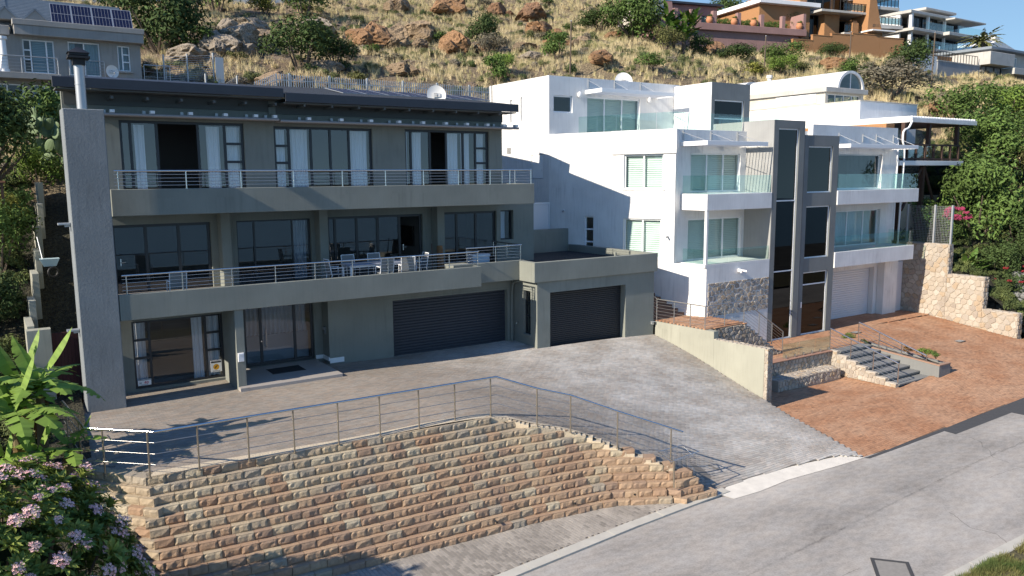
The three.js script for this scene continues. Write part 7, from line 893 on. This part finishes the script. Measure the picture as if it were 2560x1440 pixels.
{ let k = 0; const spots = []; for (let i = 0; i < 400 && spots.length < 46; i++) { const a = rr(6, 66) * Math.PI / 180, r = rr(46, 108), x = Math.sin(a) * r, z = 26 - Math.cos(a) * r; if (z > -15 && x < 60) continue; if (z > -5) continue; if (spots.some(([p, q]) => Math.hypot(p - x, q - z) < 3)) continue; spots.push([x, z]); }
  const used = new Set();
  for (const [x, z] of spots) {
    const [m, tone] = pick([[M.leafOlive, 'olive'], [M.leafMid, 'green'], [M.leafGrey, 'grey dry'], [M.leafDark, 'dark green'], [M.leafOlive, 'olive'], [M.leafGrey, 'grey dry']]), s = rr(0.6, 1.35);
    const near = landmarks.map((b) => [Math.hypot(b.x - x, b.z - z), b]).sort((p, q) => p[0] - q[0])[0][1], dx = (x - near.x) * 0.8 + (z - near.z) * 0.6, dz = (z - near.z) * 0.8 - (x - near.x) * 0.6;
    const side = Math.abs(dx) > Math.abs(dz) ? (dx > 0 ? 'right of' : 'left of') : dz > 0 ? 'below' : 'above', label = `low ${tone} shrub ${side} the ${near.n}`; if (used.has(label)) continue; used.add(label);
    bush(label, 'shrub', x, z, s * 1.1, s * 0.75, 'scrub', m, 'low shrubs on the hillside');
  } }
// --- trees
tree('large dark green tree behind the grey house corner', 11.6, -38.5, 14.6, 1.6, 3.7, 4.2, M.leafDark); tree('round dense green tree left of the mauve terrace', 56.4, -36.6, 19.6, 0.9, 3.7, 4.0, M.leafMid); tree('dark spreading tree against the sky between the mauve and brick houses', 77.5, -44, 23.5, 1.6, 3.2, 2.4, M.leafDark);
tree('grey leaved tree leaning over the garden of the brick house', 78.5, -35.6, 22.6, 0.6, 3.0, 1.4, M.leafOlive);
// --- left garden
tree('dense dark tree at the left edge behind the stepped wall', 0.3, -11, 5.6, 1.4, 2.4, 2.7, M.leafDark); bush('bright rounded shrub beside the top of the stepped wall', 'shrub', 2.15, -13.2, 1.25, 1.5, 'fine', M.leafBright, null, 6.3); bush('shaded shrub on the bank at the left edge', 'shrub', 0.35, -7.2, 1.55, 1.7, 'fine', M.leafMid, null, 3.7); bush('dark shrub lower on the left bank before the shaded one', 'shrub', -0.2, -4.6, 1.3, 1.5, 'fine', M.leafDark, null, 2.0); bush('green shrub behind the stepped wall top on the left bank', 'shrub', 1.0, -10.2, 1.1, 1.2, 'fine', M.leafMid, null, 5.0); bush('low dark shrub by the foot of the passage', 'shrub', -0.4, -1.5, 1.2, 1.2, 'fine', M.leafDark, null, 0.3);
bush('straw coloured weeds on the bank behind the left shrub', 'shrub', 0.6, -8.0, 0.9, 0.8, 'bush', M.leafYellow, null, 5.2); bush('leafy green tree top below the grey house windows', 'tree', 2.6, -19, 2.6, 2.8, 'fine', M.leafMid, null, 7.7);
{ // prickly pear of flat pads
  const t = thing('prickly_pear', 'pale green prickly pear cactus between the left tree and the roof', 'cactus', [2.6, 7, -14.5]); const pad = new THREE.SphereGeometry(1, 10, 8); pad.scale(0.2, 0.3, 0.045); const pm = std({ color: rgb(0.13, 0.19, 0.09), roughness: 0.7 }); const pg = uvBox(pad);
  for (let i = 0; i < 46; i++) { const x = 2.7 + rr(-0.75, 0.75), y = 7.4 + rr(0, 2.4), z = -14.2 + rr(-0.4, 0.5); place('pad', pg, pm, t, V(x, y, z), new THREE.Quaternion().setFromEuler(new THREE.Euler(rr(-0.5, 0.5), rr(0, 3), rr(-0.9, 0.9))), V(1, 1, 1).multiplyScalar(rr(0.8, 1.35))); }
}
{ // leafy ground cover on the two shaded banks
  const g = CR.scrub[1].clone(); g.deleteAttribute('color'); const mt = std({ color: 0xffffff, roughness: 0.9, side: THREE.DoubleSide });
  const cover = (label, N, x0, x1, z0, z1, ok) => { const im = new THREE.InstancedMesh(g, mt, N), d = new THREE.Object3D(), c = new THREE.Color(); let k = 0; for (let i = 0; i < N * 6 && k < N; i++) { const x = rr(x0, x1), z = rr(z0, z1); if (!ok(x, z)) continue; const s = rr(0.3, 0.65); d.position.set(x, hillH(x, z) + s * 0.25, z); d.rotation.y = rr(0, 6); d.scale.set(s, s * rr(0.6, 1.1), s); d.updateMatrix(); im.setMatrixAt(k, d.matrix); const q = R(); c.setRGB(lerp(0.05, 0.14, q), lerp(0.075, 0.17, q), lerp(0.022, 0.05, q)); im.setColorAt(k++, c); } im.count = k; im.name = 'ground_cover'; tag(im, label, 'ground cover', null, 'stuff'); scene.add(im); };
  cover('leafy ground cover on the bank right of the stepped rubble wall', 620, 46.9, 60, -4.5, 8.5, (x, z) => z < 7.2 || x > 50); cover('leafy ground cover on the dark bank left of the passage', 420, -5, 1.5, -14, 3, (x, z) => x < (z < -3 ? 0.6 - (z + 3) * 0.09 : 0.7));
}
// big paddle leaves: folded along a midrib, torn at the edges
function paddle(L, W, droop, tears, fold = 0.25) {
  const n = 22, pos = [], uv = [], col = [], P = (i, s) => { const t = i / n, w = W * Math.pow(Math.sin(Math.PI * Math.min(1, 0.06 + t * 0.97)), 0.7) * (1 - 0.15 * t), x = L * (t - 0.12 * droop * t * t), y = L * (0.34 * t - droop * t * t); const j = s * w * (1 - (tears && R() < tears ? rr(0.25, 0.7) : 0)); return [x, y - fold * Math.abs(j) * (0.3 + t) + 0.0, j]; };
  for (const s of [-1, 1]) for (let i = 0; i < n; i++) { const a = P(i, 0), b = P(i + 1, 0), c = P(i, s), d = P(i + 1, s); if (tears && R() < tears * 0.5) continue; const q = rr(0.8, 1.15); for (const v of [a, b, c, b, d, c]) { pos.push(...v); uv.push(0, 0); col.push(q, q, q * 0.9); } }
  const g = new THREE.BufferGeometry(); g.setAttribute('position', new THREE.Float32BufferAttribute(pos, 3)); g.setAttribute('uv', new THREE.Float32BufferAttribute(uv, 2)); g.setAttribute('color', new THREE.Float32BufferAttribute(col, 3)); g.computeVertexNormals(); return g;
}
M.banana = leafMat(0.2, 0.31, 0.06, { transmission: 0.25, thickness: 0, roughness: 0.55 }); M.bananaOld = leafMat(0.2, 0.13, 0.06); M.strelitzia = leafMat(0.07, 0.13, 0.03, { roughness: 0.5 });
const pads = { fresh: [0, 1, 2, 3].map(() => paddle(1.5, 0.29, rr(0.3, 0.75), 0.32)), up: [0, 1].map(() => paddle(1.35, 0.24, 0.12, 0.06, 0.5)), small: [0, 1].map(() => paddle(1, 0.17, rr(0.15, 0.4), 0.05)) };
{ // banana clump at the left edge
  const t = thing('banana_plant', 'leafy banana plants with torn bright leaves at the left edge', 'banana plant', [0.7, -0.2, 4.6]);
  const stem = (x, z, y0, h, n, s) => { mesh('stem', [cone(V(x, y0 - 0.2, z), V(x + rr(-0.1, 0.1), y0 + h, z + rr(-0.1, 0.1)), 0.13 * s, 0.07 * s, 9)].map(uvBox), std({ color: rgb(0.13, 0.1, 0.05), roughness: 0.9 }), t); for (let i = 0; i < n; i++) { const a = i * 2.4 + rr(-0.3, 0.3), up = i < 2; const e = up ? rr(0.75, 1.1) : rr(-0.1, 0.55); const q = new THREE.Quaternion().setFromEuler(new THREE.Euler(0, a, e, 'YXZ')); place('leaf', pick(up ? pads.up : pads.fresh), M.banana, t, V(x, y0 + h - rr(0, 0.25), z), q, V(s, s, s).multiplyScalar(rr(0.8, 1.1))); } for (let i = 0; i < 4; i++) { const q = new THREE.Quaternion().setFromEuler(new THREE.Euler(0, rr(0, 6), -1.2, 'YXZ')); place('dead_leaf', pick(pads.small), M.bananaOld, t, V(x, y0 + h * rr(0.5, 0.9), z), q, V(0.8, 0.8, 0.6)); } };
  stem(0.75, 4.2, 0.1, 2.0, 13, 1.1); stem(0.2, 4.9, 0.0, 1.6, 12, 1.05); stem(0.4, 3.6, 0.1, 1.9, 11, 1.1); stem(1.25, 5.3, 0.0, 0.75, 8, 0.75); stem(0.55, 5.6, -0.1, 0.9, 8, 0.8); stem(-0.35, 4.3, 0.1, 1.9, 9, 1.1); stem(-0.1, 5.8, -0.2, 0.8, 7, 0.8);
}
{ // wild bananas on the hill
  for (const [x, z, hh, l] of [[57.4, -32.1, 5.6, 'tall strelitzia clump before the left end of the mauve wall'], [56.2, -29.6, 4.4, 'lower strelitzia clump with yellow green leaves below the tall one'], [59.2, -31.4, 5.0, 'strelitzia clump leaning right before the mauve wall']]) { const y = hillH(x, z), t = thing('strelitzia', l, 'strelitzia', [x, y, z]); for (let s = 0; s < 3; s++) { const px = x + rr(-0.7, 0.7), pz = z + rr(-0.4, 0.4), h = hh * rr(0.6, 1); mesh('stem', [cone(V(px, y - 0.2, pz), V(px + rr(-0.2, 0.2), y + h * 0.75, pz), 0.16, 0.1, 7)].map(uvBox), M.bark, t); for (let i = 0; i < 14; i++) { const q = new THREE.Quaternion().setFromEuler(new THREE.Euler(0, i * 2.4, rr(0.1, 1.1), 'YXZ')); place('leaf', pick(pads.small), R() < 0.3 ? M.banana : M.strelitzia, t, V(px, y + h * rr(0.35, 0.8), pz), q, V(1.5, 1.5, 1.5)); } } }
  const p = thing('palm', 'wind-blown palm against the sky at the right edge of the ridge', 'palm', [108, 20, -28]); const y = 20.8; mesh('trunk', [cone(V(107.5, y - 2, -28), V(107.7, y + 2.4, -28), 0.35, 0.25, 9)].map(uvBox), M.bark, p); for (let i = 0; i < 44; i++) { const a = i * 2.4, q = new THREE.Quaternion().setFromEuler(new THREE.Euler(0, a, rr(-0.6, 0.8), 'YXZ')); place('frond', pads.fresh[i & 3], M.leafOlive, p, V(107.7, y + 2.4, -28), q, V(2.1, 2.1, 0.9).multiplyScalar(rr(0.8, 1.1))); }
}
{ // right-hand trees and flowering shrubs beyond the stone wall
  tree('large rounded green tree beyond the stepped rubble wall', 50.4, 1.2, 2.0, 1.2, 2.9, 3.4, M.leafMid); tree('yellow green bushy tree beside the timber deck', 55.6, -1.2, 6.6, 0.8, 2.9, 2.6, M.leafMid); tree('olive tree with bare twigs above the right bank', 57.2, 1.0, 6.2, 0.4, 2.6, 2.2, M.leafOlive); tree('dark tree mass at the right edge of the picture', 55.0, 5.0, 2.6, 1.0, 2.8, 3.2, M.leafDark); bush('green bush behind the deck roof on the right hill', 'bush', 62.4, -6.2, 3.0, 2.4, 'fine', M.leafMid); bush('bright green bush at the far right behind the trees', 'bush', 68.0, -6.0, 3.2, 2.4, 'fine', M.leafBright); bush('dark green bush right of the deck', 'bush', 59.9, -3.6, 2.4, 2.4, 'fine', M.leafDark); bush('green bush at the right frame edge on the hill foot', 'bush', 73.0, -5.0, 3.0, 2.2, 'fine', M.leafMid);
  bush('low dark foliage under the large rounded tree', 'bush', 49.2, 3.2, 1.6, 1.5, 'fine', M.leafDark, null, 0.6); bush('leafy shrub behind the mesh fence panel', 'shrub', 48.3, 0.6, 1.1, 1.6, 'fine', M.leafMid, null, 2.2); bush('dense shrub below the deck posts', 'shrub', 50.2, -0.8, 1.5, 1.2, 'fine', M.leafDark, null, 3.4);
  [[50.6, 3.6, 1.8, 1.7, M.leafDark, 'dark bush on the bank right of the rubble wall'], [52.6, 6.2, 2.0, 1.9, M.leafMid, 'green bush at the bottom right of the bank'], [49.0, -1.6, 1.6, 1.6, M.leafMid, 'green shrub between the deck posts and the mesh fence'], [51.8, 2.6, 2.0, 1.6, M.leafDark, 'dark bush under the branches of the large rounded tree'], [54.8, 7.6, 1.9, 1.8, M.leafBright, 'bright bush at the right edge beside the brick drive'], [53.4, -0.6, 2.0, 2.2, M.leafDark, 'dark bush between the large rounded tree and the deck']].forEach(([x, z, rx, ry, m, l]) => bush(l, 'bush', x, z, rx, ry, 'fine', m));
  const flowering = (label, x, y, z, r, mat, fm, n, f) => { const t = bush(label, 'flowering shrub', x, z, r, r * 0.9, 'fine', mat, null, y); const g = CR.scrub[1].clone(); for (let i = 0; i < n; i++) { const a = rr(0, TAU), e = rr(-0.1, 1.2); place('flower_cluster', CR.scrub[i % 3], fm, t, V(x + Math.cos(a) * Math.cos(e) * r * 0.95, y + r * 0.6 + Math.sin(e) * r * 0.85, z + Math.sin(a) * Math.cos(e) * r * 0.95), null, V(f, f, f)); } };
  const pinkM = leafMat(0.45, 0.07, 0.17), redM = leafMat(0.33, 0.035, 0.05), orM = leafMat(0.6, 0.12, 0.03);
  flowering('pink bougainvillea beside the deck posts', 48.2, 3.7, 1.0, 0.75, M.leafMid, pinkM, 20, 0.2); flowering('red bougainvillea tangled below the large rounded tree', 49.2, -0.3, 4.2, 1.3, M.leafDark, redM, 18, 0.15); flowering('bright green shrub with orange flowers at the right edge', 51.6, -0.8, 6.6, 1.9, M.leafBright, orM, 9, 0.12); flowering('second red bougainvillea higher at the right edge', 53.0, 2.4, 3.8, 1.2, M.leafDark, redM, 8, 0.15);
  const st = thing('strelitzia', 'broad leaved strelitzia behind the stepped rubble wall', 'strelitzia', [47.6, 0, 2.4]); for (let i = 0; i < 16; i++) place('leaf', pick(pads.small), M.strelitzia, st, V(47.7 + rr(-0.2, 0.3), 0.7 + rr(0, 0.8), 2.4 + rr(-0.5, 0.5)), new THREE.Quaternion().setFromEuler(new THREE.Euler(0, i * 2.4, rr(0.3, 1.1), 'YXZ')), V(1.3, 1.3, 1.3)); mesh('stem', [cone(V(47.7, -0.8, 2.4), V(47.7, 1.0, 2.4), 0.15, 0.08, 7)].map(uvBox), M.bark, st);
}
{ // planter plants
  [[36.0, 2.4, 'green leafy plant at the upper end of the stair planter', M.leafMid, 0.42], [35.95, 3.4, 'dark red leafed plant in the stair planter', M.leafDark, 0.3], [36.0, 5.6, 'orange tinged succulent in the lower stair planter', leafMat(0.22, 0.12, 0.04), 0.3], [35.98, 6.3, 'bright green succulent cushion in the lower stair planter', M.leafBright, 0.4], [36.0, 6.9, 'green succulent cushion at the end of the stair planter', M.leafMid, 0.34]].forEach(([x, z, l, m, r]) => bush(l, 'plant', x, z, r, r * 0.8, 'scrub', m, 'plants of the stair planter', -1.58));
}
{ // pink flowering frangipani in the lower left corner
  const t = thing('frangipani', 'large frangipani shrub covered in pink flower clusters at the lower left corner', 'flowering shrub', [-0.4, -2.5, 10]); const C = V(-0.85, -0.95, 10.15), RX = 2.65, RY = 2.8, RZ = 1.75;
  const leaf = (() => { const pos = [], n = 3; const w = [0.004, 0.024, 0.028, 0.002]; for (const s of [-1, 1]) for (let i = 0; i < n; i++) { const y = (k) => 0.02 + 0.05 * Math.sin(k / n * 2.4), x = (k) => 0.02 + k / n * 0.2; const a = [x(i), y(i), 0], b = [x(i + 1), y(i + 1), 0], c = [x(i), y(i) + 0.01, s * w[i]], d = [x(i + 1), y(i + 1) + 0.01, s * w[i + 1]]; for (const v of [a, b, c, b, d, c]) pos.push(...v); } const g = new THREE.BufferGeometry(); g.setAttribute('position', new THREE.Float32BufferAttribute(pos, 3)); return g; })();
  const rosette = (() => { const g = [], col = []; for (let i = 0; i < 15; i++) { const q = leaf.clone(); q.applyMatrix4(new THREE.Matrix4().makeRotationFromEuler(new THREE.Euler(0, i * 2.4, rr(0.0, 0.2) + i * 0.055, 'YXZ'))); const k = rr(0.9, 1.25); q.scale(k, k, k); g.push(q); const b = rr(0.7, 1.3); for (let j = 0; j < q.attributes.position.count; j++) col.push(b, b, b * 0.9); } const m = mergeGeometries(g); m.setAttribute('color', new THREE.Float32BufferAttribute(col, 3)); m.computeVertexNormals(); return m; })();
  const fl = (() => { const pos = [], col = []; for (let f = 0; f < 24; f++) { const a = f * 2.4, r = 0.088 * Math.sqrt(f / 24), c = V(Math.cos(a) * r, 0.05 + rr(-0.02, 0.03) - r * 0.4, Math.sin(a) * r); const k = rr(0.019, 0.03), tilt = V(rr(-0.5, 0.5), 1, rr(-0.5, 0.5)).add(c.clone().multiplyScalar(5)).normalize(), u = V(1, 0, 0).cross(tilt).normalize(), w = tilt.clone().cross(u), pale = R(); for (let p = 0; p < 5; p++) { const b = p * 1.257, d1 = u.clone().multiplyScalar(Math.cos(b)).addScaledVector(w, Math.sin(b)), d2 = u.clone().multiplyScalar(Math.cos(b + 0.75)).addScaledVector(w, Math.sin(b + 0.75)), A = c.clone().addScaledVector(d1, k), Bq = c.clone().addScaledVector(d2, k * 0.95).addScaledVector(tilt, 0.006); for (const v of [c, A, Bq]) pos.push(v.x, v.y, v.z); const cc = [[0.9, 0.6, 0.42], [lerp(0.66, 0.86, pale), lerp(0.28, 0.62, pale), lerp(0.42, 0.66, pale)], [lerp(0.74, 0.9, pale), lerp(0.4, 0.72, pale), lerp(0.52, 0.74, pale)]]; cc.forEach((q) => col.push(...q)); } } const g = new THREE.BufferGeometry(); g.setAttribute('position', new THREE.Float32BufferAttribute(pos, 3)); g.setAttribute('color', new THREE.Float32BufferAttribute(col, 3)); g.computeVertexNormals(); return g; })();
  const LM = [leafMat(0.13, 0.195, 0.05, { roughness: 0.5, transmission: 0.25, thickness: 0 }), leafMat(0.24, 0.295, 0.075, { roughness: 0.5, transmission: 0.3, thickness: 0 })]; const FM = leafMat(0.95, 0.95, 0.95); const N = 1500, L0 = [[], []]; let nf = 0; const q = new THREE.Quaternion(), m = new THREE.Matrix4();
  for (let i = 0; i < N; i++) {
    const th = rr(0, TAU), e = Math.asin(rr(-0.75, 1)), d = V(Math.cos(e) * Math.cos(th), Math.sin(e), Math.cos(e) * Math.sin(th)); const k = Math.pow(Math.abs(d.x) ** 2.4 + Math.abs(d.y) ** 2.4 + Math.abs(d.z) ** 2.4, -1 / 2.4), lump = 1 + 0.1 * fbm3(d.x * 2.6, d.y * 2.6, d.z * 2.6) , dep = i % 4 === 0 ? rr(0.72, 0.9) : rr(0.9, 1.02); const p = V(C.x + d.x * k * RX * lump * dep, C.y + d.y * k * RY * lump * dep, C.z + d.z * k * RZ * lump * dep); if (p.y < -2.5) continue;
    const up = d.clone().multiply(V(1 / RX, 1 / RY, 1 / RZ)).normalize().add(V(0, 0.55, 0)).normalize(); q.setFromUnitVectors(V(0, 1, 0), up).multiply(new THREE.Quaternion().setFromAxisAngle(V(0, 1, 0), rr(0, 6))); m.compose(p, q, V(1, 1, 1).multiplyScalar(rr(0.7, 1.35))); const g = rosette.clone(); g.applyMatrix4(m); L0[R() < 0.45 ? 1 : 0].push(g);
    if (dep > 0.93 && d.z > -0.6 && nf < 300 && R() < 0.38 + 0.4 * Math.max(0, d.y) + 0.5 * fbm3(d.x * 4, d.y * 4, d.z * 4)) { place('flower_cluster', fl, FM, t, p.clone().addScaledVector(up, 0.2), q.clone(), V(1, 1, 1).multiplyScalar(rr(0.8, 1.6))); nf++; }
  }
  L0.forEach((g, i) => { mesh('foliage', g, LM[i], t).userData.kind = 'stuff'; });
  const br = []; for (let i = 0; i < 26; i++) { const a = rr(0, TAU), r = rr(0.4, 0.85), b = V(C.x + Math.cos(a) * RX * 0.3, -2.5, C.z + Math.sin(a) * RZ * 0.3), e = V(C.x + Math.cos(a) * RX * r, C.y + rr(0.2, 0.8) * RY, C.z + Math.sin(a) * RZ * r); br.push(cone(b, e, 0.05, 0.02, 5)); } mesh('branches', br.map(uvBox), M.bark, t);
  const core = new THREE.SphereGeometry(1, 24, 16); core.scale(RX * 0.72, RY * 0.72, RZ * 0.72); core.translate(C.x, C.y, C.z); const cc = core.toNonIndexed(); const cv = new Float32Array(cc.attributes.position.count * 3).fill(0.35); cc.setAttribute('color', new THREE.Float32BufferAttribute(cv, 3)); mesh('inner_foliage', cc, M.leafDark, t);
}
renderer.render(scene, camera);
